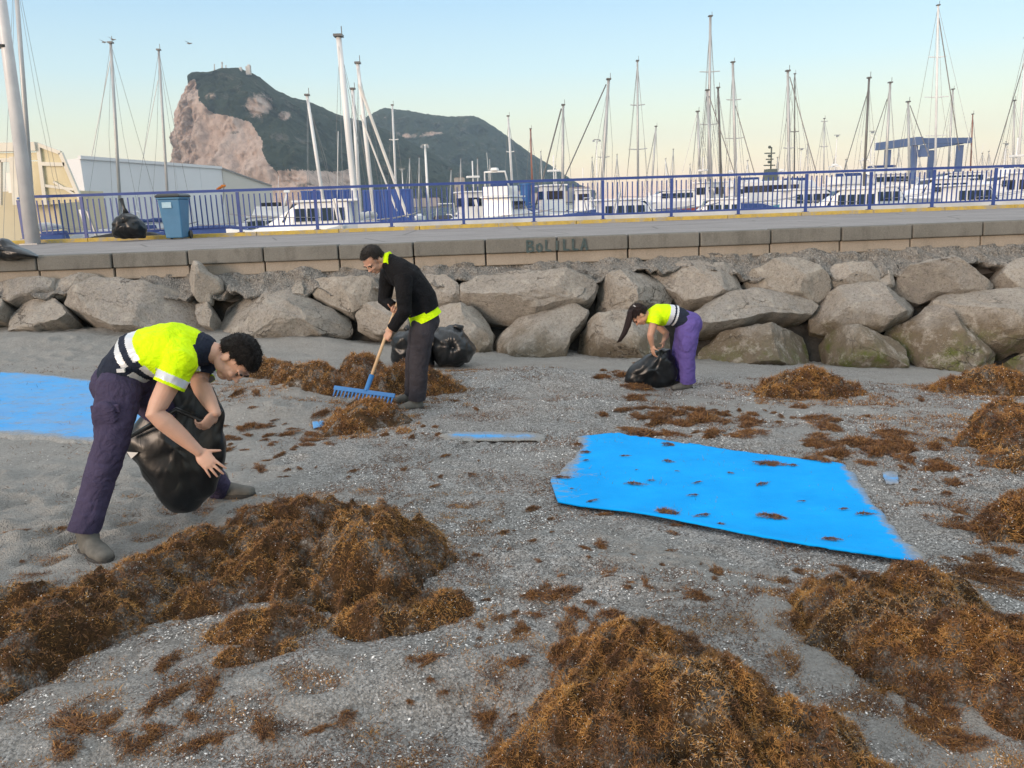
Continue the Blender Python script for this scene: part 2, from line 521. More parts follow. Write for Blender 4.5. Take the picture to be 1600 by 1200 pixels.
jx = [jx[1] - 1.32 * k for k in (6, 5, 4, 3, 2, 1)] + jx[1:] + [jx[-1] + 1.32 * k for k in range(1, 6)]
rk = random.Random(4)
CAPH, BASEH = 0.215, 0.19
for a, b in zip(jx[:-1], jx[1:]):
    g = 0.012
    dz, dy = rk.uniform(-0.008, 0.008), rk.uniform(-0.01, 0.01)
    def blk(y0, y1, z0, z1):
        rings = []
        for x in (a + g, b - g):
            yy = ky(x)
            rings.append([(x, yy + y0, z0), (x, yy + y1, z0), (x, yy + y1, z1), (x, yy + y0 + 0.02, z1)])
        return MB().loft(rings)
    blk(dy, 0.297, ZW - CAPH + dz, ZW + 0.012 + dz).build('kerb_block', CAPM, kerb, bevel=0.018)
    blk(dy + 0.045, 0.29, ZW - CAPH - BASEH, ZW - CAPH - 0.004 + dz).build('base_block', BASEM, kerb, bevel=0.015)

# graffiti strokes sprayed on the kerb
def graffiti():
    L = {'B': [[(0,0),(0,1),(.5,.95),(.55,.7),(.1,.52),(.6,.42),(.62,.1),(0,0)]], 'O': [[(.3,0),(.05,.3),(.1,.65),(.4,.75),(.62,.45),(.55,.12),(.3,0)]],
         'L': [[(.1,1),(.1,.1),(.6,.06)]], 'I': [[(.3,.9),(.3,.1)]], 'A': [[(0,0),(.35,1),(.65,0)],[(.12,.35),(.58,.35)]]}
    word = 'BOLILLA'
    m_ = MB()
    a = on_z(822, 373.0, ZW)[0]; b = on_z(920, 370, ZW)[0]
    wd = (b - a) / 7.0
    for i, ch in enumerate(word):
        x0 = a + wd * (i + 0.06)
        for s in L[ch]:
            P = []
            for (u, v) in s:
                x = x0 + u * wd * 1.25 * 0.8
                hh = 0.175 if ch != 'O' else 0.16
                P.append((x, ky(x) - 0.016, ZW - CAPH + 0.012 + v * hh))
            for p, q in zip(P[:-1], P[1:]):
                d = Vector(q) - Vector(p); n = Vector((-d.z, 0, d.x)).normalized() * 0.016
                e = d.normalized() * 0.008
                p_, q_ = Vector(p) - e, Vector(q) + e
                bk = Vector((0, 0.004, 0))
                m_.add([p_ - n, q_ - n, q_ + n, p_ + n, p_ - n + bk, q_ - n + bk, q_ + n + bk, p_ + n + bk], [(0,1,2,3), (0,1,5,4), (1,2,6,5), (2,3,7,6), (3,0,4,7)])
    o = m_.build('graffiti', mat('spray_paint', (0.025, 0.05, 0.055), (0.06, 0.085, 0.085), 25, 0.7), kerb)
    o['label'] = 'dark sprayed lettering BOLILLA on the kerb face'
graffiti()

# yellow painted kerb under the railing
def yellow_mat():
    t = NT('yellow_paint')
    c = t.ramp(t.noise(6, 6, 0.7), [(0.35, (0.36, 0.26, 0.07)), (0.6, (0.50, 0.36, 0.07))])
    c = t.mix(t.ramp(t.noise(3.2, 7, 0.75), [(0.50, 0.0), (0.60, 0.9)]), c, (0.30, 0.275, 0.23))
    t.bump(t.noise(40, 4, 0.7), 0.4, 0.006)
    return t.out(c, 0.8)
yk = empty('painted_kerb', (0, ry(0), ZW), 'low worn yellow painted kerb running under the blue railing', 'kerb')
x = -14.2
while x < 30:
    rings = [[(q, ry(q) - 0.10, ZW - 0.02), (q, ry(q) + 0.30, ZW - 0.4), (q, ry(q) + 0.30, ZW + 0.085), (q, ry(q) - 0.09, ZW + 0.09)] for q in (x + 0.006, x + 2.0 - 0.006)]
    MB().loft(rings).build('kerb_block', yellow_mat() if 'yellow_paint' not in bpy.data.materials else bpy.data.materials['yellow_paint'], yk, bevel=0.012)
    x += 2.0

# blue railing
BLUE = mat('blue_rail_paint', (0.022, 0.052, 0.22), (0.032, 0.066, 0.25), 3, 0.35)
zb = ZW + 0.09
RH = 1.02
rail = empty('blue_railing', (0, ry(0) + 0.1, zb), 'long blue painted steel railing with upright bars along the promenade edge', 'railing')
posts_px = [55, 133, 258, 375, 495, 611, 724, 834, 942, 1049, 1154, 1259, 1359, 1457, 1553]
px_x = []
for q in posts_px:
    y = 20.9
    for _ in range(6):
        xx = at(q, 330 - 0.034 * (q - 800), y)[0]; y = ry(xx) + 0.1
    px_x.append(xx)
px_x += [px_x[-1] + 1.85 * k for k in (1, 2, 3)]
def rp(x, z): return Vector((x, ry(x) + 0.1, z))
def child_at(name, me, parent, loc):
    o = bpy.data.objects.new(name, me); o.parent = parent
    o.location = loc - org(parent); COL.objects.link(o); return o
pm = MB().box((0, 0, RH / 2 - 0.02), (0.072, 0.056, RH - 0.04)).box((0, 0, 0.006), (0.14, 0.14, 0.012)).mesh('post'); pm.materials.append(BLUE)
bmh = MB().box((0, 0, 0.5), (0.027, 0.027, RH - 0.20)).mesh('baluster'); bmh.materials.append(BLUE)
for i, x in enumerate(px_x):
    child_at('post', pm, rail, rp(x, zb))
    if i + 1 < len(px_x):
        x2 = px_x[i + 1]
        for nm, z, h in (('top_rail', zb + RH, 0.065), ('bottom_rail', zb + 0.12, 0.045)):
            A, B = rp(x + (0.0 if nm == 'top_rail' else 0.031), z), rp(x2 - (0.001 if nm == 'top_rail' else 0.031), z)
            rings = [[(p.x, p.y - 0.03, p.z - h/2), (p.x, p.y + 0.03, p.z - h/2), (p.x, p.y + 0.03, p.z + h/2), (p.x, p.y - 0.03, p.z + h/2)] for p in (A, B)]
            MB().loft(rings).build(nm, BLUE, rail)
        nbar = max(6, round((x2 - x) / 0.132))
        for k in range(1, nbar):
            child_at('baluster', bmh, rail, rp(x + (x2 - x) * k / nbar, zb + 0.02))
# the return of the railing at its left end, running away from the promenade
A = rp(px_x[0] - 0.1, zb); 
ret = empty('railing_return', A, 'blue railing section turning away behind the white lamp post', 'railing')
for k in range(2):
    child_at('post', pm, ret, A + Vector((-0.85 * k, 1.1 * k, 0)))
dv = Vector((-0.85, 1.1, 0))
for nm, z, h in (('top_rail', RH, 0.05), ('bottom_rail', 0.12, 0.04)):
    P = [A + Vector((0, 0, z)), A + dv + Vector((0, 0, z))]
    MB().tube(P, 0.03, 6).build(nm, BLUE, ret)
for k in range(1, 11):
    child_at('baluster', bmh, ret, A + dv * (k / 11) + Vector((0, 0, 0.02)))

# ================================================================== BOULDER WALL
def rock_mat():
    t = NT('boulder_stone')
    inf = t.n.new('ShaderNodeObjectInfo').outputs['Random']
    a = t.ramp(inf, [(0.0, (0.40, 0.39, 0.37)), (0.25, (0.48, 0.44, 0.38)), (0.5, (0.37, 0.355, 0.34)), (0.75, (0.55, 0.51, 0.45)), (1.0, (0.43, 0.41, 0.385))])
    c = t.mix(t.ramp(t.noise(1.6, 6, 0.7), [(0.4, 0.0), (0.75, 0.6)]), a, (0.19, 0.165, 0.135))
    c = t.mix(t.ramp(t.noise(9, 6, 0.75), [(0.42, 0.0), (0.7, 0.8)]), c, (0.47, 0.425, 0.36))
    c = t.mix(t.ramp(t.noise(2.5, 8, 0.75), [(0.60, 0.0), (0.74, 0.6)]), c, (0.16, 0.14, 0.12))
    c = t.mix(0.35, c, t.ramp(t.noise(60, 4, 0.75), [(0.28, (0.09, 0.08, 0.07)), (0.72, (0.46, 0.42, 0.37))]))
    # barnacle specks, algae and tide stain by real height above the sand
    z = t.sepz()
    lo = t.math('ADD', z[2], t.math('MULTIPLY', t.math('SUBTRACT', t.noise(2.2, 4, 0.6), 0.5), 0.9))
    c = t.mix(t.ramp(t.math('MULTIPLY_ADD', lo, -1.4, -0.05), [(0.25, 0.0), (0.65, 0.75)]), c, (0.17, 0.125, 0.07))
    right = t.math('MULTIPLY_ADD', z[0], 0.10, -0.05)
    alg = t.math('MULTIPLY', t.ramp(t.math('MULTIPLY_ADD', lo, -1.9, -0.55), [(0.4, 0.0), (0.85, 1.0)]), t.ramp(right, [(0.0, 0.0), (0.45, 1.0)]))
    alg = t.math('MULTIPLY', alg, t.ramp(t.noise(3.0, 5, 0.7), [(0.45, 0.0), (0.62, 0.85)]))
    c = t.mix(alg, c, (0.12, 0.15, 0.025))
    sp = t.math('MULTIPLY', t.ramp(t.voro(55, 'Distance'), [(0.16, 1.0), (0.26, 0.0)]), t.ramp(t.noise(2.0, 4, 0.6), [(0.5, 0.0), (0.62, 0.8)]))
    c = t.mix(sp, c, (0.55, 0.51, 0.45))
    c = t.mix(t.ramp(t.noise(26, 6, 0.8), [(0.50, 0.0), (0.66, 0.75)]), c, (0.13, 0.115, 0.095))
    c = t.mix(t.ramp(t.noise(5, 7, 0.78), [(0.52, 0.0), (0.66, 0.7)]), c, (0.54, 0.50, 0.44))
    ck = t.math('ABSOLUTE', t.math('SUBTRACT', t.noise(1.3, 4, 0.6, t.scaled((1, 1, 1.6)), 0.3), 0.5))
    cr = t.math('MULTIPLY', t.ramp(ck, [(0.0, 1.0), (0.004, 0.7), (0.012, 0.0)]), t.ramp(t.noise(0.9, 3), [(0.5, 0.0), (0.6, 1.0)]))
    c = t.mix(t.math('MULTIPLY', cr, 0.75), c, (0.05, 0.042, 0.035))
    hh = t.math('ADD', t.noise(5, 10, 0.72), t.math('MULTIPLY', t.noise(40, 6, 0.75), 0.4))
    t.bump(t.math('SUBTRACT', hh, t.math('MULTIPLY', cr, 0.35)), 1.0, 0.06)
    return t.out(c, 0.9, 0, 0.25)
ROCK = rock_mat()
ROCKS = [
 [(0,444),(88,436),(86,459),(22,474),(-6,470)], [(88,436),(124,431),(158,433),(159,442),(124,453),(90,466)],
 [(-20,468),(8,470),(11,483),(0,498),(-20,500)], [(8,489),(30,472),(83,467),(103,481),(114,498),(101,508),(60,517),(17,515)],
 [(109,479),(131,457),(165,442),(221,447),(292,453),(306,464),(311,492),(305,525),(225,540),(131,525),(120,500)],
 [(306,476),(326,474),(334,490),(330,512),(311,505)],
 [(336,459),(369,453),(450,457),(514,474),(540,492),(546,509),(540,517),(487,523),(440,540),(345,540),(337,507)],
 [(484,441),(581,438),(594,455),(590,472),(546,487),(526,479),(492,466),(485,455)], [(450,451),(474,440),(478,464),(455,463)],
 [(555,492),(573,479),(605,472),(640,474),(668,486),(668,510),(602,521),(578,520),(555,509)], [(594,446),(640,436),(668,440),(664,470),(620,474),(598,468)],
 [(667,434),(697,434),(718,449),(720,471),(712,479),(686,480),(667,472)], [(660,490),(697,479),(742,484),(765,501),(771,520),(767,560),(742,566),(665,560)],
 [(722,449),(750,436),(806,430),(885,432),(919,436),(931,449),(926,464),(911,475),(847,488),(802,499),(769,497),(742,486),(724,471)],
 [(772,531),(787,505),(832,492),(896,479),(917,488),(911,505),(892,527),(881,565),(840,570),(774,560)],
 [(926,471),(937,437),(975,428),(1012,427),(1042,443),(1057,458),(1050,469),(994,482),(960,494),(924,496)],
 [(886,552),(900,524),(926,499),(960,496),(994,490),(1024,495),(1048,510),(1056,550),(1020,566),(967,568),(889,566)],
 [(1016,411),(1087,408),(1136,413),(1155,434),(1166,456),(1106,471),(1069,469),(1057,456),(1016,430)],
 [(1068,506),(1098,480),(1134,462),(1178,455),(1225,458),(1262,467),(1280,478),(1266,492),(1203,496),(1153,510),(1100,518)],
 [(1164,439),(1172,428),(1216,410),(1250,413),(1275,424),(1294,441),(1298,461),(1281,472),(1241,463),(1194,458),(1167,455)],
 [(1291,430),(1300,416),(1350,414),(1369,430),(1375,446),(1372,452),(1300,452),(1297,439)], [(1362,421),(1381,417),(1395,424),(1398,449),(1384,454),(1375,449)],
 [(1405,442),(1412,422),(1466,414),(1484,400),(1512,397),(1528,410),(1550,430),(1556,446),(1550,457),(1475,455),(1453,463),(1431,460),(1403,455)],
 [(1558,436),(1569,414),(1600,405),(1640,408),(1650,450),(1569,460),(1561,452)],
 [(1273,492),(1287,471),(1309,450),(1366,450),(1416,460),(1437,458),(1450,477),(1444,485),(1400,502),(1375,517),(1319,515),(1275,510)],
 [(1097,542),(1128,517),(1175,514),(1225,514),(1269,514),(1287,530),(1287,563),(1256,573),(1184,573),(1115,570),(1096,560)],
 [(1290,520),(1300,513),(1350,519),(1400,533),(1428,555),(1437,570),(1381,581),(1327,580),(1299,560)],
 [(1383,517),(1400,503),(1444,486),(1456,480),(1466,496),(1506,524),(1559,561),(1569,584),(1500,588),(1453,570),(1425,540)],
 [(1459,474),(1475,453),(1506,452),(1553,455),(1606,457),(1640,520),(1606,546),(1575,564),(1559,558),(1519,530),(1469,492)],
 [(1576,565),(1600,549),(1630,555),(1640,580),(1591,582)], [(1640,470),(1720,440),(1790,470),(1800,530),(1700,560),(1645,530)],
 [(1655,430),(1700,405),(1780,410),(1790,440),(1720,438),(1650,465)], [(1610,560),(1680,560),(1790,545),(1800,590),(1640,590)],
 [(-140,460),(-60,448),(-22,462),(-24,505),(-100,515),(-150,500)], [(-300,470),(-220,455),(-150,465),(-155,510),(-280,520)],
]
wall = empty('boulder_wall', (0, 12.0, -0.67), 'sloping sea wall of big irregular grey brown boulders below the promenade kerb', 'boulder wall')
def face_pt(px, py):
    """point on the sloping face of the rock revetment"""
    d = ray(px, py)
    # face: Y = kerb line - 0.1 - 0.75*(top - z)
    top = ZW - CAPH - BASEH
    n = np.array([-KS, 1.0, -0.72]); c = KY0 - 0.02 - 0.72 * top
    t = (c - n @ CAM) / (n @ d)
    return CAM + d * t
def solid_from_outline(pts, nrm, bulge, depth, n=44, rngs=None, noise=0.06, seed=0, nscale=2.2, facets=0):
    P = np.array(pts); c = P.mean(0)
    # resample with slightly rounded corners
    seg = np.linalg.norm(np.roll(P, -1, 0) - P, axis=1); cum = np.concatenate([[0], np.cumsum(seg)])
    s = np.linspace(0, cum[-1], n, endpoint=False)
    PP = np.vstack([P, P[:1]])
    ring = np.stack([np.interp(s, cum, PP[:, k]) for k in range(3)], 1)
    ring = (0.15 if facets else 0.25) * np.roll(ring, 1, 0) + (0.7 if facets else 0.5) * ring + (0.15 if facets else 0.25) * np.roll(ring, -1, 0)
    if facets: ring = ring + 0.03 * np.stack([perlin(ring[:, 0]*5, ring[:, 2]*5, seed), 0*ring[:, 0], perlin(ring[:, 0]*5, ring[:, 2]*5, seed+9.0)], 1)
    nrm = np.array(nrm) / np.linalg.norm(nrm)
    rs = np.random.default_rng(seed)
    tiltv = rs.normal(size=3) * 0.25
    rings = []
    if facets: prof = [(-1.0, 0.6), (-0.7, 0.85), (-0.3, 0.98), (0.0, 1.0), (0.25, 0.985), (0.5, 0.955), (0.72, 0.91), (0.9, 0.85), (1.02, 0.77), (1.08, 0.68), (1.11, 0.63), (1.13, 0.57), (1.15, 0.5), (1.165, 0.43), (1.175, 0.36), (1.18, 0.29), (1.18, 0.22), (1.18, 0.15), (1.18, 0.08)]
    else: prof = [(-1.0, 0.5), (-0.75, 0.78), (-0.35, 0.95), (0.0, 1.0), (0.35, 0.95), (0.62, 0.86), (0.8, 0.75), (0.92, 0.62), (0.98, 0.48), (1.0, 0.34), (1.0, 0.18)]
    for k, sc in prof:
        off = (bulge * k if k > 0 else depth * k)
        r = c + (ring - c) * sc + nrm * off
        if k > 0: r = r + nrm * (((r - c) @ tiltv) * 0.45 * k)[:, None]
        rings.append(r)
    A = np.concatenate(rings + [c[None] + nrm * bulge * 1.0, c[None] - nrm * depth * 1.02])
    d = fbm(A[:, 0] * nscale + seed * 3.1, A[:, 1] * nscale, A[:, 2] * nscale, 4, 0.55)
    d2 = 1 - np.abs(perlin(A[:, 0] * nscale * 1.7, A[:, 1] * nscale * 1.7 + seed, A[:, 2] * nscale * 1.7)) * 2
    out = A - c; out /= (np.linalg.norm(out, axis=1)[:, None] + 1e-6)
    for _ in range(facets):
        pn = nrm + rs.normal(size=3) * np.array([0.65, 0.3, 0.65]); pn /= np.linalg.norm(pn)
        h_ = (A - c) @ pn; mx = h_.max(); lim = mx * rs.uniform(0.50, 0.82)
        ov = np.clip(h_ - lim, 0, None); A = A - pn[None] * (ov * 0.94)[:, None]
    A = A + out * (noise * (0.8 * d + 0.35 * d2 - 0.2))[:, None]
    q, t = [], []
    for i in range(len(prof) - 1):
        for k in range(n):
            q.append((i*n + k, i*n + (k+1) % n, (i+1)*n + (k+1) % n, (i+1)*n + k))
    e = len(prof) * n
    for k in range(n):
        t.append(((len(prof)-1)*n + k, (len(prof)-1)*n + (k+1) % n, e)); t.append(((k+1) % n, k, e + 1))
    return A, q, t
def solid_obj(name, A, q, t, mt, parent=None, base=None):
    me = np_mesh(name, A, q, t)
    bm = bmesh.new(); bm.from_mesh(me); bmesh.ops.recalc_face_normals(bm, faces=bm.faces); bm.to_mesh(me); bm.free()
    o = link(name, me, mt, parent, base, smooth=True)
    return o
FN = np.array([0.0, -0.86, 0.5])
for i, poly in enumerate(ROCKS):
    pts = [face_pt(*p) for p in poly]
    ext = np.ptp(np.array(pts), axis=0); sz = max(ext[0], 0.3)
    c = np.array(pts).mean(0)
    # grow a hair so neighbours nearly touch
    pts = [c + (p - c) * 1.055 for p in pts]
    b = min(0.42, 0.16 + 0.15 * sz)
    A, q, t = solid_from_outline(pts, FN, b, 0.55 + 0.2 * sz, n=96, noise=0.014 + 0.008 * min(sz, 2), seed=i, facets=8, nscale=3.2)
    o = solid_obj('boulder', A, q, t, ROCK, wall)
    o.data.set_sharp_from_angle(angle=R(16))
# the loose boulder standing on end on top of the others
pl_ = [(300,436),(311,412),(321,411),(337,429),(352,438),(354,451),(334,461),(332,474),(319,474),(304,455)]
pts = [face_pt(*p) - np.array([0, 0.12, 0]) for p in pl_]
A, q, t = solid_from_outline(pts, FN, 0.2, 0.25, n=48, noise=0.02, seed=77, facets=5)
o = solid_obj('loose_boulder', A, q, t, ROCK, None, pts[7])
tag(o, 'loose pale boulder standing on end between two big slabs under the kerb', 'boulder')

# core sheet behind the boulders, near-black colour painted in as gap shade, and the lumpy concrete bedding under the kerb
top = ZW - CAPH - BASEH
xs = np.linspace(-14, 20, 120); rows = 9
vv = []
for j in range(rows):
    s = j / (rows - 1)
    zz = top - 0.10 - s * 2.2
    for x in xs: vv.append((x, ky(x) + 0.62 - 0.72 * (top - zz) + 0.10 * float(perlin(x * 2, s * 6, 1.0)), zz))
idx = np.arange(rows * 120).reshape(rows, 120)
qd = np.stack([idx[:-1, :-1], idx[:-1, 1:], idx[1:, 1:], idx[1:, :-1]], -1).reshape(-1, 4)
link('gap_shade_core', np_mesh('core', vv, qd), mat('gap_shade', (0.055, 0.048, 0.04), (0.025, 0.022, 0.018), 5, 0.95, bump=0.8, bscale=12, bdist=0.05), wall, smooth=True)
def bedding():
    t = NT('pebble_concrete')
    c = t.ramp(t.voro(38, 'Color'), [(0.0, (0.06, 0.058, 0.055)), (0.5, (0.19, 0.183, 0.17)), (0.8, (0.28, 0.265, 0.24)), (1.0, (0.44, 0.42, 0.39))])
    c = t.mix(t.ramp(t.noise(2.5, 6, 0.7), [(0.35, 0.1), (0.7, 0.85)]), c, t.ramp(t.noise(18, 5, 0.7), [(0.3, (0.16, 0.15, 0.135)), (0.7, (0.33, 0.315, 0.29))]))
    t.bump(t.math('ADD', t.voro(38, 'Distance'), t.noise(12, 6, 0.7)), 0.9, 0.03)
    m_ = t.out(c, 0.92, 0, 0.2)
    xs = np.arange(-14, 20, 0.045); n = len(xs)
    drop_px = np.interp(xs, [-14, -7.8, -6.5, -5.2, -4.2, -3.4, -2.0, -1.2, -0.3, 0.9, 1.8, 2.2, 3.2, 4.0, 5.2, 6.4, 7.0, 8, 20],
                        [0.25, 0.25, 0.18, 0.33, 0.33, 0.36, 0.34, 0.28, 0.30, 0.33, 0.25, 0.16, 0.22, 0.42, 0.44, 0.40, 0.30, 0.30, 0.3])
    drop = drop_px + 0.15 * fbm(xs * 1.9, 0 * xs, 2.0, 4, 0.6) + 0.0
    lift = 0.05 * np.clip(fbm(xs * 1.1, 0 * xs, 6.0, 3), 0, 1) * 2.2
    rows = 14; vv = []
    for j in range(rows):
        s = j / (rows - 1)
        if s < 0.8:
            k = s / 0.8
            zz = top + 0.03 + lift * (1 - k) - k * drop
            yy = ky(xs) + 0.06 - lift * 0.5 - 0.30 * (k ** 1.3) - 0.35 * k * drop
        else:
            k = (s - 0.8) / 0.2
            zz = top + 0.03 - drop - 0.02 - 0.03 * k
            yy = ky(xs) + 0.06 - 0.30 - 0.35 * drop + 0.55 * k
        nz = 0.10 * fbm(xs * 3, zz * 5, 4.0, 4, 0.65)
        vv.append(np.stack([xs, yy - nz, zz + 0.3 * nz], 1))
    idx = np.arange(rows * n).reshape(rows, n)
    q = np.stack([idx[:-1, :-1], idx[1:, :-1], idx[1:, 1:], idx[:-1, 1:]], -1).reshape(-1, 4)
    o = link('concrete_bedding', np_mesh('bed', np.concatenate(vv), q), m_, wall, smooth=True)
bedding()
# ================================================================== WATER, FAR SHORE, THE ROCK
ZSEA = -1.4
t = NT('harbour_water')
t.bump(t.noise(1.2, 4, 0.6), 0.25, 0.05)
WATER = t.out((0.05, 0.09, 0.11), 0.12, 0, 0.5)
o = link('water', np_mesh('water', [(-5000, 19, ZSEA), (5000, 19, ZSEA), (5000, 6000, ZSEA), (-5000, 6000, ZSEA)], [(0, 1, 2, 3)]), WATER)
tag(o, kind='structure')

def hill(name, sil, Yr, width, cols, seed, cliff=None, foot=0.0, back=900, noise_amp=1.0):
    S = np.array(sil, float)
    seg = np.concatenate([[0], np.cumsum(np.linalg.norm(np.diff(S, axis=0), axis=1))])
    s = np.linspace(0, seg[-1], cols)
    px = np.interp(s, seg, S[:, 0]); py = np.interp(s, seg, S[:, 1])
    u = s / seg[-1]
    Yd = Yr(u); Wd = width(u)
    ridge = np.array([at(a, b, d) for a, b, d in zip(px, py, Yd)])
    rows_f = 150; rows_b = 14
    V_, cm = [], []
    for j in range(-rows_b, rows_f):
        if j < 0:
            k = -j / rows_b
            x = ridge[:, 0] * (1 + 0.0 * k) + 0; y = ridge[:, 1] + back * k; z = ridge[:, 2] * (1 - k) + ZSEA * k - 3 * (k > 0)
            V_.append(np.stack([x, y, z], 1)); continue
        v = j / (rows_f - 1)
        c = cliff(u) if cliff is not None else np.zeros(cols)
        # slope: gentle near the ridge, then steeper; cliffs fall almost straight
        prof = (1 - c) * (1 - v ** 1.15) + c * (1 - (0.25 * v + 0.75 * v ** 3.0))
        y = ridge[:, 1] - Wd * v
        # keep each column going down towards the camera along its own line of fall
        x = ridge[:, 0] * (1 - 0.95 * Wd * v / ridge[:, 1])
        z = ZSEA + (ridge[:, 2] - ZSEA) * prof + foot * v
        amp = noise_amp * np.clip(v * 6, 0, 1) * np.clip((1 - v) * 8, 0.1, 1)
        d = fbm(x * 0.006, z * 0.006, y * 0.004 + seed, 6, 0.6)
        gul = 1 - np.abs(perlin(x * 0.011 + 0.3 * d, z * 0.002, seed)) * 2
        y2 = y - amp * (60 * d + 40 * gul)
        z2 = z + amp * 16 * fbm(x * 0.012, y * 0.012, seed + 3.0, 4)
        if j == 0: z2 = z2 + 3.5 * fbm(x * 0.06, x * 0, 2.0, 3)
        V_.append(np.stack([x, y2, z2], 1))
    A = np.concatenate(V_)
    R_ = rows_f + rows_b
    idx = np.arange(R_ * cols).reshape(R_, cols)
    # order rows: back foot ... ridge ... front foot
    order = np.concatenate([np.arange(rows_b)[::1], np.arange(rows_b, R_)])
    idx = idx[order]
    q = np.stack([idx[:-1, :-1], idx[:-1, 1:], idx[1:, 1:], idx[1:, :-1]], -1).reshape(-1, 4)
    me = np_mesh(name, A, q)
    # projected place of each vertex, to know bare limestone from scrub
    rel = A - CAM
    f = rel @ _F
    PX = 800 + FPX * (rel @ _R) / f; PY = 600 - FPX * (rel @ _U) / f
    return me, PX, PY, A

def in_poly(x, y, poly):
    inside = np.zeros(len(x), bool); n = len(poly)
    for i in range(n):
        (x1, y1), (x2, y2) = poly[i], poly[(i + 1) % n]
        c = ((y1 > y) != (y2 > y)) & (x < (x2 - x1) * (y - y1) / (y2 - y1 + 1e-9) + x1)
        inside ^= c
    return inside
def hill_mat():
    t = NT('limestone_hill')
    bare = t.attr('bare')
    streak = t.noise(0.02, 6, 0.7, t.scaled((1.5, 1.5, 0.35)), 0.6)
    lime = t.ramp(streak, [(0.25, (0.34, 0.24, 0.19)), (0.45, (0.62, 0.46, 0.375)), (0.7, (0.76, 0.61, 0.52))])
    lime = t.mix(0.5, lime, t.ramp(t.noise(0.055, 7, 0.75, t.scaled((1.6, 1.6, 0.25)), 0.4), [(0.32, (0.34, 0.235, 0.19)), (0.5, (0.66, 0.49, 0.40)), (0.68, (0.82, 0.69, 0.60))]))
    lime = t.mix(t.ramp(t.noise(0.06, 6, 0.75, None, 0.8), [(0.55, 0.0), (0.7, 0.7)]), lime, (0.24, 0.18, 0.15))
    veg = t.ramp(t.noise(0.035, 7, 0.75), [(0.3, (0.016, 0.026, 0.014)), (0.55, (0.034, 0.048, 0.025)), (0.75, (0.070, 0.075, 0.045))])
    veg = t.mix(0.5, veg, t.ramp(t.noise(0.11, 6, 0.8), [(0.35, (0.010, 0.018, 0.010)), (0.6, (0.05, 0.062, 0.034)), (0.75, (0.13, 0.12, 0.08))]))
    veg = t.mix(t.ramp(t.noise(0.015, 7, 0.8), [(0.56, 0.0), (0.68, 0.7)]), veg, (0.24, 0.20, 0.165))
    k = t.math('ADD', bare, t.math('MULTIPLY', t.math('SUBTRACT', t.noise(0.022, 8, 0.8), 0.5), 1.3))
    c = t.mix(t.ramp(k, [(0.42, 0.0), (0.58, 1.0)]), veg, lime)
    t.bump(t.noise(0.03, 9, 0.75), 1.0, 22.0)
    return t.out(c, 0.95, 0, 0.1)
HILL = hill_mat()
sil1 = [(262,300),(268,258),(272,225),(280,190),(290,160),(300,133),(312,117),(330,112),(348,107),(372,109),(392,115),(410,124),(430,140),(455,152),(478,157),(500,166),(520,176),(545,184),(575,191),(610,205),(660,232),(720,262),(760,285)]
me, PX, PY, A = hill('hill', sil1, lambda u: 2350 + 750 * np.clip(u - 0.30, 0, 1), lambda u: 130 + 620 * sstep(0.15, 0.6, u), 330, 1.0,
                     cliff=lambda u: sstep(0.62, 0.40, u))
cl = in_poly(PX, PY, [(150,340),(200,260),(250,160),(305,122),(311,157),(332,177),(360,182),(392,192),(410,220),(410,235),(415,250),(435,272),(437,330)]) * 1.0
cl -= 0.55 * np.exp(-(((PX - 368)/22)**2 + ((PY - 207)/6)**2))
cl += 0.62 * np.exp(-(((PX - 405)/20)**2 + ((PY - 165)/18)**2)) + 0.62 * np.exp(-(((PX - 446)/12)**2 + ((PY - 182)/9)**2))
cl += 0.62 * in_poly(PX, PY, [(433,330),(433,266),(470,264),(520,268),(548,264),(560,330)]) + 0.45 * np.exp(-(((PX - 330)/16)**2 + ((PY - 150)/9)**2)) + 0.22 * np.exp(-(((PX - 400)/70)**2 + ((PY - 160)/30)**2))
add_attr(me, 'bare', cl)
tag(link('limestone_hill', me, HILL, smooth=True), kind='structure')
sil2 = [(540,215),(560,192),(575,181),(590,173),(600,168),(612,170),(640,173),(665,178),(700,182),(740,181),(755,187),(775,200),(800,218),(830,240),(860,258),(885,275),(905,288),(930,298)]
me, PX, PY, A = hill('hill', sil2, lambda u: 3500 + 500 * u, lambda u: 300 + 500 * sstep(0, 0.4, u) - 250 * sstep(0.6, 1, u), 260, 5.0)
b2 = 0.55 * np.exp(-(((PX - 640 - (PY - 212) * 1.2)/26)**2 + ((PY - 212)/7)**2)) + 0.5 * np.exp(-(((PX - 680)/22)**2 + ((PY - 208)/6)**2)) + 0.45 * np.exp(-(((PX - 602)/10)**2 + ((PY - 183)/5)**2))
b2 += 0.4 * np.exp(-(((PX - 700)/70)**2 + ((PY - 284)/8)**2))
add_attr(me, 'bare', b2)
tag(link('wooded_hill', me, HILL, smooth=True), kind='structure')
# low far shore
vs_ = []
tag(MB().prism([(-2600, 1500), (900, 1500), (1500, 2100), (1200, 4200), (-2600, 4200)], ZSEA - 1, 1.2).build('far_shore', mat('far_shore', (0.12, 0.11, 0.09), (0.07, 0.075, 0.05), 0.01, 0.95)), kind='structure')
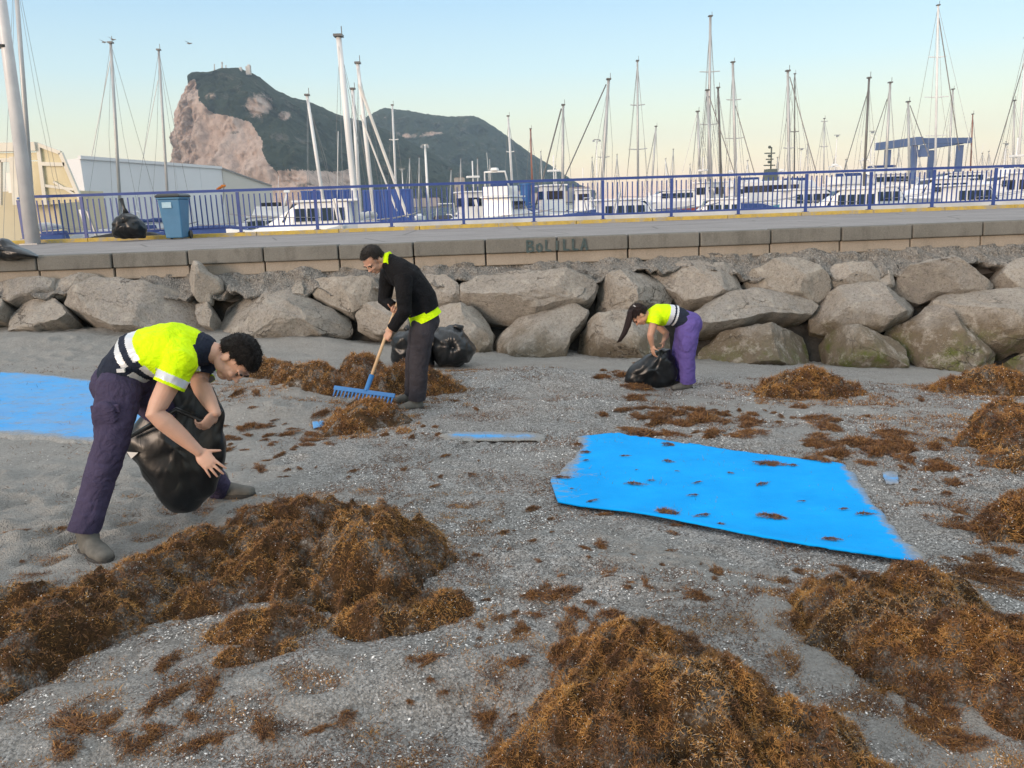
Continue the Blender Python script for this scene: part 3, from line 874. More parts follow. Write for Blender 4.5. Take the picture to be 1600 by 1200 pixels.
# masts and a radar tower on the summit
WHITE = mat('white_paint', (0.78, 0.78, 0.77), (0.68, 0.68, 0.67), 4, 0.35)
GREYM = mat('grey_metal', (0.33, 0.34, 0.35), (0.24, 0.25, 0.26), 5, 0.4, 0.5)
for px, py0, py1, wd in ((335,112,101,3), (347,109,98,4), (353,109,103,3), (389,115,104,12), (376,111,107,9)):
    b, tp = at(px, py0 + 2, 2352), at(px, py1, 2352)
    mb = MB()
    if wd > 5:
        mb.box((b[0], b[1], (b[2] + tp[2]) / 2), (wd, wd, tp[2] - b[2])); mb.ball((tp[0], tp[1], tp[2]), wd * 0.5)
        lb = 'pale square radar tower on the summit of the rocky hill' if wd > 10 else 'low pale dome on the summit beside the radar tower'
    else:
        mb.tube([b, tp], [wd * 0.8, wd * 0.35], 6); mb.ball(tp, wd * 0.7, 6, 4)
        lb = 'thin antenna mast on the summit of the rocky hill'
    tag(mb.build('summit_mast' if wd < 5 else 'radar_tower', mat('far_white', (0.5, 0.48, 0.45), None, 0.1, 0.8), None, b), lb, 'antenna' if wd < 5 else 'tower', 'antennas on the summit' if wd < 5 else None)

# the morning air: pale haze between here and the hills
hz_ = NT('haze'); hz_.n.remove(hz_.b)
pv = hz_.n.new('ShaderNodeVolumePrincipled')
pv.inputs['Color'].default_value = (0.62, 0.82, 1.0, 1); pv.inputs['Density'].default_value = 9.0e-5; pv.inputs['Anisotropy'].default_value = 0.1
hz_.l.new(pv.outputs[0], hz_.n['Material Output'].inputs['Volume'])
hb_ = MB().box((0, 3050, 224), (10400, 6300, 456)).build('haze', hz_.m)
tag(hb_, 'thin pale blue morning haze in the air over the bay', 'haze', kind='stuff')
# ================================================================== BLUE MATS
def mat_cloth(name, dust, thin):
    t = NT(name)
    c = t.ramp(t.noise(3.0, 5, 0.6), [(0.3, (0.0, 0.31, 0.78)), (0.7, (0.004, 0.38, 0.88))])
    c = t.mix(t.math('MULTIPLY', t.ramp(t.noise(1.6, 5, 0.7), [(0.3, 0.35), (0.7, 1.0)]), thin), c, (0.36, 0.35, 0.33))
    e = t.attr('edge')
    n1 = t.noise(4.5, 6, 0.72, t.scaled((1, 1.6, 1)), 0.4)
    n1 = t.math('ADD', t.math('MULTIPLY', n1, 0.72), t.math('MULTIPLY', t.noise(22, 5, 0.75), 0.28))
    d = t.math('ADD', t.math('MULTIPLY', e, 0.85), t.math('MULTIPLY_ADD', n1, 1.0, dust - 0.55))
    c = t.mix(t.ramp(d, [(0.44, 0.0), (0.53, 0.65), (0.72, 1.0)]), c, t.ramp(t.noise(60, 4, 0.7), [(0.3, (0.16, 0.16, 0.15)), (0.7, (0.36, 0.35, 0.33))]))
    t.bump(t.math('ADD', t.noise(90, 3, 0.6), t.math('MULTIPLY', t.noise(6, 4, 0.6, t.scaled((1, 2.5, 1))), 2.0)), 0.3, 0.010)
    return t.out(c, 0.8, 0, 0.12)
def curve(ptsx, n):
    P = np.array(ptsx); seg = np.concatenate([[0], np.cumsum(np.linalg.norm(np.diff(P, axis=0), axis=1))])
    s = np.linspace(0, seg[-1], n); return np.stack([np.interp(s, seg, P[:, k]) for k in range(P.shape[1])], 1)
MATS = []
def blue_mat(name, top, right, bottom, left, label, m_, edge_fn, lift=0.0, nu=110, nv=60):
    g = lambda L: [og(*p)[:2] for p in L]
    T, B = curve(g(top), nu), curve(g(bottom), nu)
    L_, R_ = curve(g(left), nv), curve(g(right), nv)
    u = np.linspace(0, 1, nu)[None, :, None]; v = np.linspace(0, 1, nv)[:, None, None]
    S = (1 - v) * T[None] + v * B[None] + (1 - u) * L_[:, None] + u * R_[:, None] - ((1-u)*(1-v)*T[0] + u*(1-v)*T[-1] + (1-u)*v*B[0] + u*v*B[-1])
    x, y = S[..., 0], S[..., 1]
    U, W = np.broadcast_arrays(u[..., 0], v[..., 0])
    zz = ground(x, y)
    z = zz + 0.020 + lift * np.exp(-((1 - W) / 0.05)**2) * np.clip(np.sin(U * 3.0) + 0.3, 0, 1)
    # sunk ends: the sand swallows the mat where it fades
    e = edge_fn(U, W)
    ragged = 0.05 * fbm(x * 3, y * 3, 5.0, 3)
    z = z - 0.055 * sstep(0.56, 0.78, e + 5 * ragged)
    n = nu * nv
    top_v = np.stack([x.ravel(), y.ravel(), z.ravel()], 1)
    bot_v = top_v - np.array([0, 0, 0.007])
    idx = np.arange(n).reshape(nv, nu)
    q = np.stack([idx[:-1, :-1], idx[1:, :-1], idx[1:, 1:], idx[:-1, 1:]], -1).reshape(-1, 4)
    q2 = q[:, ::-1] + n
    rim = np.concatenate([idx[0], idx[1:, -1], idx[-1, -2::-1], idx[-2:0:-1, 0]])
    rn = np.roll(rim, -1)
    q3 = np.stack([rim, rn, rn + n, rim + n], 1)
    me = np_mesh(name, np.concatenate([top_v, bot_v]), np.concatenate([q, q2, q3]))
    add_attr(me, 'edge', np.tile(e.ravel(), 2))
    o = link(name, me, m_, None, (x.mean(), y.mean(), z.mean()), smooth=False)
    tag(o, label, 'beach mat')
    MATS.append((x, y, z))
CL = mat_cloth('blue_mat_clean', 0.21, 0.0); CD = mat_cloth('blue_mat_dusty', 0.36, 0.5); CS = mat_cloth('blue_mat_buried', 0.50, 0.5)
blue_mat('beach_mat', [(884,688),(960,680),(1060,695),(1180,712),(1345,731)], [(1345,731),(1380,772),(1435,824),(1515,899)],
         [(872,790),(905,797),(980,807),(1130,836),(1300,868),(1515,899)], [(884,688),(872,720),(860,755),(872,790)],
         'bright azure blue mat lying flat on the sand, dotted with seaweed scraps', CL,
         lambda U, W: np.maximum(0.7 * sstep(0.12, 0.0, U) * sstep(1.05, 0.2, W) + 0.26 * sstep(0.42, 0.05, U), 0.95 * sstep(0.86, 1.02, U + 0.05 * (W - 0.3))), lift=0.016)
blue_mat('beach_mat', [(-190,572),(-60,576),(40,580),(120,588),(300,606)], [(300,606),(306,660),(306,722)],
         [(-190,690),(-60,698),(60,706),(150,714),(306,722)], [(-190,572),(-190,690)],
         'dusty pale blue mat half covered with sand behind the bending man', CD,
         lambda U, W: np.maximum(0.9 * sstep(0.10, 0.0, W), 1.0 * sstep(0.80, 1.0, W)) + 0.12)
blue_mat('beach_mat', [(682,676),(760,677),(852,678)], [(852,678),(852,691)], [(680,687),(760,692),(852,691)], [(682,676),(680,687)],
         'narrow sliver of blue mat showing through the gravel beside the bright mat', CS,
         lambda U, W: 0.8 * np.abs(W - 0.5) + 0.6 * sstep(0.2, 0, U) + 0.3 * sstep(0.8, 1, U), nu=50, nv=16)
blue_mat('beach_mat', [(1378,742),(1402,742)], [(1402,742),(1404,760)], [(1384,760),(1404,760)], [(1378,742),(1384,760)],
         'tiny blue corner of buried mat poking out beyond the bright mat\'s faded end', CS, lambda U, W: 0.5 * np.abs(W - 0.5), nu=12, nv=12)
blue_mat('beach_mat', [(488,662),(508,660)], [(508,660),(510,668)], [(490,672),(510,668)], [(488,662),(490,672)],
         'small blue scrap of mat beside the seaweed under the rake', CD, lambda U, W: 0.4 * np.abs(W - 0.5), nu=12, nv=12)
def surf(x, y):
    return ground(x, y)
def mat_lift(x, y):
    """2 cm higher where the bright mat lies"""
    X, Y, Z = MATS[0]
    poly = [tuple(p) for p in np.concatenate([np.stack([X[0], Y[0]], 1), np.stack([X[:, -1], Y[:, -1]], 1), np.stack([X[-1, ::-1], Y[-1, ::-1]], 1), np.stack([X[::-1, 0], Y[::-1, 0]], 1)])[::6]]
    return 0.024 * in_poly(np.atleast_1d(x), np.atleast_1d(y), poly)

# ================================================================== SEAWEED
def weed_mat(name, strand=True):
    t = NT(name)
    tone = t.attr('tone')
    if strand:
        c = t.ramp(tone, [(0.0, (0.050, 0.026, 0.018)), (0.3, (0.145, 0.070, 0.034)), (0.55, (0.275, 0.135, 0.046)), (0.8, (0.45, 0.228, 0.062)), (0.95, (0.54, 0.31, 0.10)), (1.0, (0.27, 0.235, 0.19))])
        t.b.inputs['Subsurface Weight'].default_value = 0.0
        return t.out(c, 0.6, 0, 0.3)
    c = t.ramp(t.noise(28, 6, 0.75), [(0.3, (0.03, 0.018, 0.010)), (0.6, (0.085, 0.046, 0.018)), (0.8, (0.17, 0.095, 0.032))])
    g = t.ramp(t.noise(5.5, 6, 0.75), [(0.50, 0.0), (0.62, 0.85)])
    c = t.mix(g, c, t.ramp(t.voro(150, 'Color'), [(0.0, (0.06, 0.055, 0.05)), (0.6, (0.22, 0.21, 0.19)), (1.0, (0.55, 0.53, 0.5))]))
    t.bump(t.noise(60, 6, 0.8), 1.0, 0.02)
    return t.out(c, 0.85, 0, 0.2)
WEED, WEEDB = weed_mat('seaweed_strand'), weed_mat('seaweed_bed', False)

def strands(P, N, L, wd, tone, r):
    """many short curly ribbons; P roots, N outward directions"""
    n = len(P)
    d = N + r.normal(size=(n, 3)) * 0.85
    d /= np.linalg.norm(d, axis=1)[:, None]
    bend = r.normal(size=(n, 3)); bend[:, 2] -= 0.35
    side = np.cross(d, r.normal(size=(n, 3))); side /= np.linalg.norm(side, axis=1)[:, None] + 1e-9
    L = L[:, None]; hw = wd[:, None] * 0.5
    p0 = P
    p1 = P + d * L * 0.62 + bend * L * 0.12
    p2 = P + d * L * 0.95 + bend * L * 0.50
    v = np.stack([p0 - side*hw, p0 + side*hw, p1 - side*hw, p1 + side*hw, p2], 1).reshape(-1, 3)
    b = np.arange(n)[:, None] * 5
    q = b + np.array([[0, 1, 3, 2]])
    t = b + np.array([[2, 3, 4]])
    tn = np.repeat(tone[:, None], 5, 1) + np.array([[-0.2, -0.2, 0.0, 0.0, 0.14]])
    return v, q, t, np.clip(tn, 0, 1).ravel()

def pile_height(x, y, blobs, seed):
    h = np.zeros_like(x)
    wob = 0.30 * fbm(x * 4.0, y * 4.0, seed, 3) + 0.16 * fbm(x * 13, y * 13, seed + 2, 2)
    for bx, by, rx, ry_, hh, a in blobs:
        ux, uy = x - bx, y - by
        u = (ux * math.cos(a) + uy * math.sin(a)) / rx; v = (-ux * math.sin(a) + uy * math.cos(a)) / ry_
        r2 = np.clip(np.sqrt(u*u + v*v) + wob, 0, None)
        h = np.maximum(h, hh * np.clip(1 - r2**1.6, -0.3, 1))
    return h
def make_pile(label, blobs_px, n, L, wd, seed, step=0.016, litter=0.25):
    blobs = []
    for px, py, rx, ry_, hh, *a in blobs_px:
        p = nb(px, py); blobs.append((p[0], p[1], rx, ry_, hh, a[0] if a else 0.0))
    r = np.random.default_rng(seed)
    x0 = min(b[0] - max(b[2], b[3]) * 1.5 for b in blobs); x1 = max(b[0] + max(b[2], b[3]) * 1.5 for b in blobs)
    y0 = min(b[1] - max(b[2], b[3]) * 1.5 for b in blobs); y1 = max(b[1] + max(b[2], b[3]) * 1.5 for b in blobs)
    def full(x, y):
        h = pile_height(x, y, blobs, seed)
        k = np.clip(h / 0.06, 0, 1)
        lump = 1 - np.abs(perlin(x * 7, y * 7, seed + 5.0)) * 1.7
        lump2 = 1 - np.abs(perlin(x * 16, y * 16, seed + 9.0)) * 1.7
        return h, np.maximum(h, 0) * 0.92 + k * (0.050 * np.clip(lump, 0, 1) + 0.040 * np.clip(lump2, 0, 1) - 0.035), lump, lump2
    xs, ys = np.arange(x0, x1, step), np.arange(y0, y1, step)
    X, Y = np.meshgrid(xs, ys)
    h, hh, _, _ = full(X, Y)
    Z = surf(X, Y) + np.where(h > 0, hh, -0.03)
    idx = np.arange(X.size).reshape(X.shape)
    on = (h > -0.004)
    fm = (on[:-1, :-1] | on[:-1, 1:] | on[1:, 1:] | on[1:, :-1])
    q = np.stack([idx[:-1, :-1], idx[:-1, 1:], idx[1:, 1:], idx[1:, :-1]], -1)[fm]
    used, inv = np.unique(q.ravel(), return_inverse=True)
    A = np.stack([X.ravel(), Y.ravel(), Z.ravel()], 1)[used]
    c0 = blobs[0]
    root = empty('seaweed_pile', (c0[0], c0[1], float(surf(c0[0], c0[1]))), label, 'seaweed pile')
    link('mound', np_mesh('mound', A, inv.reshape(-1, 4)), WEEDB, root, smooth=True)
    # strands
    got = 0; PP = []; TT = []; NN = []
    while got < n:
        x = r.uniform(x0, x1, 60000); y = r.uniform(y0, y1, 60000)
        h, hh, l1, l2 = full(x, y)
        ed = r.random(60000)
        barew = perlin(x * 3.2, y * 3.2, seed + 20.0)
        keep = (h > 0) & (ed < 0.55 + 0.6 * l1.clip(0, 1)) & ((barew < 0.42) | (r.random(60000) < 0.35))
        keep |= (h > -0.09) & (h <= 0) & (r.random(60000) < litter * np.clip(1 + h / 0.075, 0, 1) * np.clip(perlin(x * 7, y * 7, seed + 1.0) * 1.3 + 0.25, 0, 1))
        x, y, h, hh, l1, l2 = [a[keep] for a in (x, y, h, hh, l1, l2)]
        z = surf(x, y) + np.where(h > 0, hh, 0.0)
        e = 0.012
        gx = (full(x + e, y)[1] - full(x - e, y)[1]) / (2 * e); gy = (full(x, y + e)[1] - full(x, y - e)[1]) / (2 * e)
        N = np.stack([-gx, -gy, np.ones_like(gx)], 1); N /= np.linalg.norm(N, axis=1)[:, None]
        # tufts comb the same way
        fl = np.stack([perlin(x * 11, y * 11, seed + 30.0), perlin(x * 11, y * 11, seed + 40.0), 0.4 * perlin(x * 11, y * 11, seed + 50.0)], 1)
        fl2 = np.stack([perlin(x * 34, y * 34, seed + 31.0), perlin(x * 34, y * 34, seed + 41.0), 0.4 * perlin(x * 34, y * 34, seed + 51.0)], 1)
        N = N * 0.7 + fl * 0.9 + fl2 * 1.1
        N[:, 2] = np.abs(N[:, 2]) * 0.8
        patch = fbm(x * 2.6, y * 2.6, seed + 60.0, 3)
        tone = 0.53 + 0.22 * patch + 0.46 * perlin(x * 11, y * 11, seed + 80.0) + 0.28 * perlin(x * 31, y * 31, seed + 70.0) + r.normal(size=len(x)) * 0.12
        tone = np.where((barew[keep] > 0.3) & (r.random(len(x)) < 0.5), 1.0, np.clip(tone, 0, 0.93))
        PP.append(np.stack([x, y, z], 1)); TT.append(tone); NN.append(N); got += len(x)
    P, T, N = np.concatenate(PP)[:n], np.concatenate(TT)[:n], np.concatenate(NN)[:n]
    N /= np.linalg.norm(N, axis=1)[:, None] + 1e-6
    LL = L * (0.35 + 0.9 * r.random(n)); WW = wd * (0.6 + 0.8 * r.random(n))
    v, q, t, tn = strands(P, N, LL, WW, T, r)
    me = np_mesh('strands', v, q, t); add_attr(me, 'tone', tn)
    o = link('strands', me, WEED, root); o['kind'] = 'stuff'
    # sand grains and shell bits caught in the weed
    ng = n // 45; gi = r.integers(0, n, ng); G = P[gi] + N[gi] * (LL[gi] * 0.55)[:, None]
    gs = wd * (0.8 + 1.3 * r.random(ng)**2); tet = np.array([[1, 0, 0], [-0.5, 0.87, 0], [-0.5, -0.87, 0], [0, 0, 1.1]])
    gv = (G[:, None] + tet[None] * gs[:, None, None]).reshape(-1, 3)
    gt = (np.arange(ng)[:, None, None] * 4 + np.array([[0, 1, 3], [1, 2, 3], [2, 0, 3], [0, 2, 1]])[None]).reshape(-1, 3)
    gm = np_mesh('grains', gv, None, gt); add_attr(gm, 'tone', np.repeat(0.3 + 0.7 * r.random(ng), 4))
    o = link('caught_grains', gm, bpy.data.materials['shell_grit'], root); o['kind'] = 'stuff'
    return root
make_pile('broad golden brown seaweed heap spread out before the man with the open bag',
          [(560,905,0.36,0.44,0.30), (440,890,0.30,0.36,0.22), (640,890,0.22,0.30,0.20), (480,835,0.50,0.30,0.20), (330,875,0.30,0.20,0.16, 0.3), (200,935,0.32,0.17,0.15, 0.55), (80,1010,0.36,0.17,0.18, 0.55), (-50,1075,0.36,0.18,0.16, 0.5), (590,985,0.20,0.12,0.10), (400,1035,0.15,0.06,0.05, 0.3), (20,950,0.30,0.10,0.07, 0.4), (260,905,0.42,0.22,0.13, 0.4), (140,965,0.40,0.20,0.14, 0.5), (330,940,0.36,0.14,0.07, 0.3), (0,1035,0.36,0.2,0.16, 0.5), (420,985,0.26,0.14,0.06, 0.2), (690,960,0.16,0.12,0.06)], 205000, 0.0155, 0.0016, 21, 0.016, 0.5)
make_pile('large dome of tangled amber seaweed lying before the blue mat on smooth sand',
          [(1075,1190,0.42,0.42,0.30), (930,1180,0.22,0.22,0.20), (990,1090,0.30,0.28,0.22), (1220,1230,0.36,0.26,0.18), (840,1195,0.14,0.12,0.08), (1130,1120,0.2,0.2,0.16), (1330,1240,0.25,0.16,0.08)], 160000, 0.0145, 0.0014, 22, 0.016, 0.5)
make_pile('brown seaweed heap beside the faded pointed corner of the bright blue mat',
          [(1450,1035,0.33,0.34,0.20), (1340,985,0.24,0.24,0.15), (1560,1060,0.30,0.30,0.18), (1420,950,0.28,0.2,0.13), (1640,1080,0.25,0.25,0.12), (1310,940,0.14,0.12,0.06)], 128000, 0.015, 0.0015, 23, 0.016, 0.5)
make_pile('rounded dark brown seaweed heap alone on pale sand before the green stained boulders',
          [(1262,618,0.52,0.32,0.30), (1225,614,0.3,0.22,0.18), (1310,618,0.28,0.2,0.16)], 28000, 0.034, 0.0038, 24, 0.03)
make_pile('peaked dark seaweed heap against the foot of the boulders',
          [(1545,612,0.50,0.30,0.30), (1490,612,0.28,0.2,0.15), (1620,612,0.35,0.25,0.2)], 26000, 0.034, 0.0038, 25, 0.03)
make_pile('tall brown seaweed heap in front of the peaked heap',
          [(1610,700,0.50,0.38,0.33), (1565,660,0.28,0.22,0.2), (1580,730,0.2,0.15,0.1)], 32000, 0.030, 0.0034, 26, 0.05)
make_pile('ragged seaweed heap off the faded end of the bright mat, loose tufts around',
          [(1625,830,0.30,0.24,0.22), (1590,800,0.16,0.12,0.10)], 20000, 0.026, 0.0027, 27)
make_pile('long golden seaweed heap behind the rake and the man in black',
          [(575,612,0.55,0.42,0.38), (510,612,0.40,0.30,0.26), (640,612,0.45,0.32,0.30), (425,585,0.35,0.25,0.2), (690,612,0.25,0.2,0.14), (470,598,0.35,0.3,0.22)], 56000, 0.028, 0.0031, 28, 0.06)
make_pile('small seaweed heap being dragged together under the rake',
          [(575,662,0.30,0.24,0.20), (545,672,0.24,0.16,0.12), (588,640,0.22,0.18,0.16), (632,676,0.06,0.05,0.04)], 22000, 0.027, 0.003, 29, 0.15)

# loose tufts lying about: each one a thing
def tuft_mesh(seed, rad, n):
    r = np.random.default_rng(seed)
    a = r.random(n) * 6.28; q_ = np.sqrt(r.random(n)) * rad
    lob = 0.6 + 0.45 * np.sin(a * 3 + seed) * np.sin(a * 2 + 2.0 * seed)
    x, y = q_ * np.cos(a) * lob * 1.35, q_ * np.sin(a) * lob
    hz = 0.30 * rad * np.clip(1 - (q_ / rad)**2, 0, 1) * r.random(n)**0.7
    P = np.stack([x, y, hz], 1)
    N = np.stack([x / rad, y / rad, 0.55 * np.ones(n)], 1) + 0.8 * np.stack([perlin(x * 25, y * 25, seed), perlin(x * 25, y * 25, seed + 9.0), 0 * x], 1)
    N /= np.linalg.norm(N, axis=1)[:, None]
    tone = 0.36 + 0.22 * perlin(x * 20, y * 20, seed + 3.0) + r.normal(size=n) * 0.16
    v, q, t, tn = strands(P, N, rad * 0.24 * (0.5 + r.random(n)), np.full(n, 0.0018 + rad * 0.012), tone, r)
    me = np_mesh('tuft', v, q, t); add_attr(me, 'tone', tn); me.materials.append(WEED)
    return me
TUFTS = [tuft_mesh(40 + k, 0.085, 900) for k in range(6)]
SMALL = [tuft_mesh(60 + k, 0.05, 420) for k in range(4)]
def tuft(px, py, s, label, group, small=False, r=random):
    if 1025 < px < 1105 and 575 < py < 640: return
    p = og(px, py)
    o = bpy.data.objects.new('seaweed_tuft', r.choice(SMALL if small else TUFTS))
    z = float(surf(p[0], p[1])) + float(mat_lift(p[0], p[1])[0])
    if group == G_mat: s *= 1.25
    o.location = (p[0], p[1], z + 0.004)
    o.rotation_euler = (r.uniform(-0.1, 0.1), r.uniform(-0.1, 0.1), r.uniform(0, 6.28)); o.scale = (s * r.uniform(0.8, 1.7), s * r.uniform(0.55, 1.0), s * r.uniform(0.5, 1.0))
    if group == G_mat:
        o.rotation_euler[2] = r.uniform(-0.5, 0.5); o.scale = (s * r.uniform(0.8, 2.0), s * r.uniform(0.5, 1.0), s * 0.8)
    COL.objects.link(o); tag(o, label, 'seaweed', group)
rt = random.Random(12)
G_mat, G_top, G_near, G_mid = 'seaweed scraps on the blue mat', 'seaweed tufts behind the blue mat', 'seaweed tufts in the near grit', 'seaweed tufts between mats and wall'
L_mat, L_top, L_near, L_mid = 'little dark seaweed scrap lying on the bright blue mat', 'loose brown seaweed tuft strewn along the far edge of the blue mat', 'loose brown seaweed tuft lying in the shelly grit around the big heaps', 'loose brown seaweed tuft on the sand between the mats and the boulders'
for px, py, s in ((1045,700,1.1),(910,725,0.6),(970,718,0.5),(880,752,0.6),(985,762,0.6),(1016,757,0.5),(1186,763,0.8),(1040,726,0.5),(1205,731,0.5),(1243,733,0.5),(1095,760,0.4),(1038,808,0.7),(1060,822,0.6),(1098,812,0.5),(1120,826,0.45),(1350,810,0.5),(1210,815,0.5),(1315,802,0.4),(940,805,0.5),(925,790,0.5),(900,700,0.5),(920,712,0.6),(1000,740,0.3),(1140,745,0.3),(1080,780,0.3),(1255,790,0.3),(1300,850,0.35),(1060,742,0.3),(895,770,0.4)):
    tuft(px + rt.uniform(-6, 6), py, s * rt.uniform(0.45, 1.1), L_mat, G_mat, rt.random() < 0.7, rt)
for px, py, sx_, sy_, n, s in ((1060,655,110,25,34,1.5),(1040,635,80,15,14,1.3),(1350,705,110,24,40,1.3),(1290,665,40,18,10,1.1),(1130,672,60,18,10,1.0),(1460,730,40,10,8,0.9),(1210,640,80,30,12,0.9),(1000,600,50,12,9,1.6),(1440,620,30,8,3,0.7)):
    for _ in range(n):
        tuft(px + rt.gauss(0, 0.5) * sx_, py + rt.gauss(0, 0.5) * sy_, s * rt.uniform(0.6, 1.25), L_top, G_top, rt.random() < 0.3, rt)
for px, py, sx_, sy_, n, s in ((900,920,120,60,16,0.7),(1180,905,200,30,16,0.65),(690,1000,120,50,7,0.7),(260,1110,120,50,9,0.9),(180,1165,130,30,9,0.9),(790,960,100,70,12,0.6),(1540,850,40,60,12,1.0),(1560,880,60,30,8,1.0),(1010,870,120,40,8,0.5),(560,1130,120,50,4,0.5),(780,1130,40,40,6,0.6),(1480,1150,60,30,5,0.7),(830,830,120,60,8,0.5),(700,760,80,40,6,0.5),(1010,1015,90,30,0,0.4),(350,690,20,30,5,0.7)):
    for _ in range(n):
        tuft(px + rt.gauss(0, 0.55) * sx_, py + rt.gauss(0, 0.55) * sy_, s * rt.uniform(0.5, 1.2), L_near, G_near, rt.random() < 0.5, rt)
for px, py, sx_, sy_, n, s in ((430,690,80,25,16,0.9),(480,670,70,15,12,1.0),(420,730,60,20,8,0.7),(650,690,60,25,9,0.7),(700,620,60,20,6,0.6),(380,640,30,25,5,1.0),(560,735,80,25,6,0.5),(60,830,70,40,6,0.6),(1500,770,60,60,10,0.8),(960,585,40,10,8,1.4)):
    for _ in range(n):
        tuft(px + rt.gauss(0, 0.55) * sx_, py + rt.gauss(0, 0.55) * sy_, s * rt.uniform(0.5, 1.2), L_mid, G_mid, rt.random() < 0.5, rt)
# fine seaweed litter, uncountable
def litter():
    r = np.random.default_rng(9); n = 75000
    y = 1.9 + 8.0 * r.random(n * 4)**1.5; x = (r.random(n * 4) * 2 - 1) * (y * 0.7 + 0.2)
    dens = np.clip(1.5 * fbm(x * 1.7, y * 1.7, 31.0, 4, 0.6) + 0.16, 0, 1) * np.where((x < -1.5) & (y > 3.4), 0.25, 1)
    k = r.random(n * 4) < dens
    x, y = x[k][:n], y[k][:n]; n = len(x)
    z = surf(x, y) + 0.002
    N = np.stack([r.normal(size=n), r.normal(size=n), 0.25 + 0 * x], 1); N /= np.linalg.norm(N, axis=1)[:, None]
    sc = 0.6 + 0.14 * y
    v, q, t, tn = strands(np.stack([x, y, z], 1), N, 0.018 * sc * (0.5 + r.random(n)), 0.0020 * sc, 0.32 + r.normal(size=n) * 0.17, r)
    me = np_mesh('litter', v, q, t); add_attr(me, 'tone', tn)
    tag(link('seaweed_litter', me, WEED), 'fine brown seaweed shreds sprinkled over the beach sand', 'seaweed', kind='stuff')
litter()

# ================================================================== BAGS, BIN, LAMP POST
def bag_mat():
    t = NT('black_bin_liner')
    c = t.ramp(t.noise(6, 4, 0.6), [(0.3, (0.004, 0.005, 0.006)), (0.7, (0.008, 0.010, 0.013))])
    n1 = t.math('ABSOLUTE', t.math('SUBTRACT', t.noise(3.5, 2, 0.45, t.scaled((1.3, 1.3, 0.7)), 0.8), 0.5))
    n2 = t.math('ABSOLUTE', t.math('SUBTRACT', t.noise(9, 2, 0.4, t.scaled((1.3, 1.3, 0.6)), 0.8), 0.5))
    t.bump(t.math('ADD', n1, t.math('MULTIPLY', n2, 0.15)), 0.32, 0.08)
    return t.out(c, 0.36, 0, 0.5)
BAG = bag_mat()
def bag_solid(name, outline, Y, bulge, depth, label, seed, neck=None, parent=None, slope=0.0, noise=0.03):
    """outline: pixels; the bag's middle plane stands at distance Y (leaning by slope metres per metre of height)"""
    pts = []
    ymid = np.mean([p[1] for p in outline])
    for px, py in outline:
        q0 = at(px, py, Y); qm = at(px, ymid, Y)
        pts.append(at(px, py, Y + slope * (q0[2] - qm[2])))
    A, q, t = solid_from_outline(pts, (0.02, -1, 0.12), bulge, depth, n=72, noise=noise, seed=seed, nscale=3.0)
    c = A.mean(0)
    # gathered folds running up towards the neck
    top = np.array(pts)[np.argmax(np.array(pts)[:, 2])] if neck is None else neck
    rel = A - top; ang = np.arctan2(rel[:, 0], -rel[:, 2] + 1e-3)
    fold = np.sin(ang * 17 + 3 * perlin(A[:, 0] * 3, A[:, 1] * 3, seed)) * np.exp(-np.linalg.norm(rel, axis=1) / 0.5)
    out = A - c; out /= np.linalg.norm(out, axis=1)[:, None] + 1e-6
    cre = 1 - np.abs(perlin(A[:, 0] * 6 + seed, A[:, 1] * 6, A[:, 2] * 6)) * 2.2
    cre2 = 1 - np.abs(perlin(A[:, 0] * 13, A[:, 1] * 13 + seed, A[:, 2] * 13)) * 2.2
    A = A + out * (0.014 * fold + 0.020 * cre + 0.005 * cre2)[:, None]
    base = (c[0], c[1], A[:, 2].min())
    o = solid_obj(name, A, q, t, BAG, parent, None if parent else base)
    mo = o.modifiers.new('sub', 'SUBSURF'); mo.levels = 1; mo.render_levels = 2
    if label: tag(o, label, 'bin bag')
    return o
# full bags behind the man in black
gY = og(700, 575)[1]
b1 = bag_solid('bin_bag', [(676,520),(688,512),(706,511),(722,516),(735,530),(743,548),(738,563),(714,573),(686,573),(676,560)], gY + 0.15, 0.26, 0.26, 'full shiny black bin bag leaning on a boulder behind the man in black', 3)
m_ = MB().tube([at(700,514,gY+0.1), at(712,509,gY+0.08), at(722,514,gY+0.05)], [0.03, 0.025, 0.05], 8); m_.build('knot', BAG, b1, smooth=True)
b2 = bag_solid('bin_bag', [(612,530),(622,518),(640,515),(662,520),(676,540),(680,572),(664,580),(630,580),(612,565)], gY + 0.1, 0.24, 0.24, 'second full black bin bag half hidden by the legs of the man in black', 4)
m_ = MB().tube([at(640,517,gY+0.1), at(634,511,gY+0.08)], [0.03, 0.045], 8); m_.build('knot', BAG, b2, smooth=True)
# bags on the promenade
bY = ry(at(200,360,20)[0]) - 0.75
b3 = bag_solid('bin_bag', [(178,352),(186,340),(198,333),(212,336),(222,346),(228,360),(226,372),(180,372)], bY, 0.3, 0.3, 'tied black bin bag standing on the promenade beside the blue bin', 5)
MB().tube([at(198,337,bY), at(194,325,bY), at(189,310,bY)], [0.09, 0.035, 0.05], 8).build('knot', BAG, b3, smooth=True)
cy_ = on_z(20, 404, ZW)[1] + 0.35
bag_solid('bin_bag', [(-40,388),(-10,374),(8,373),(20,384),(45,392),(62,401),(50,405),(-40,407)], cy_, 0.25, 0.25, 'slumped black bin bag lying at the kerb edge beyond the lamp post', 6)

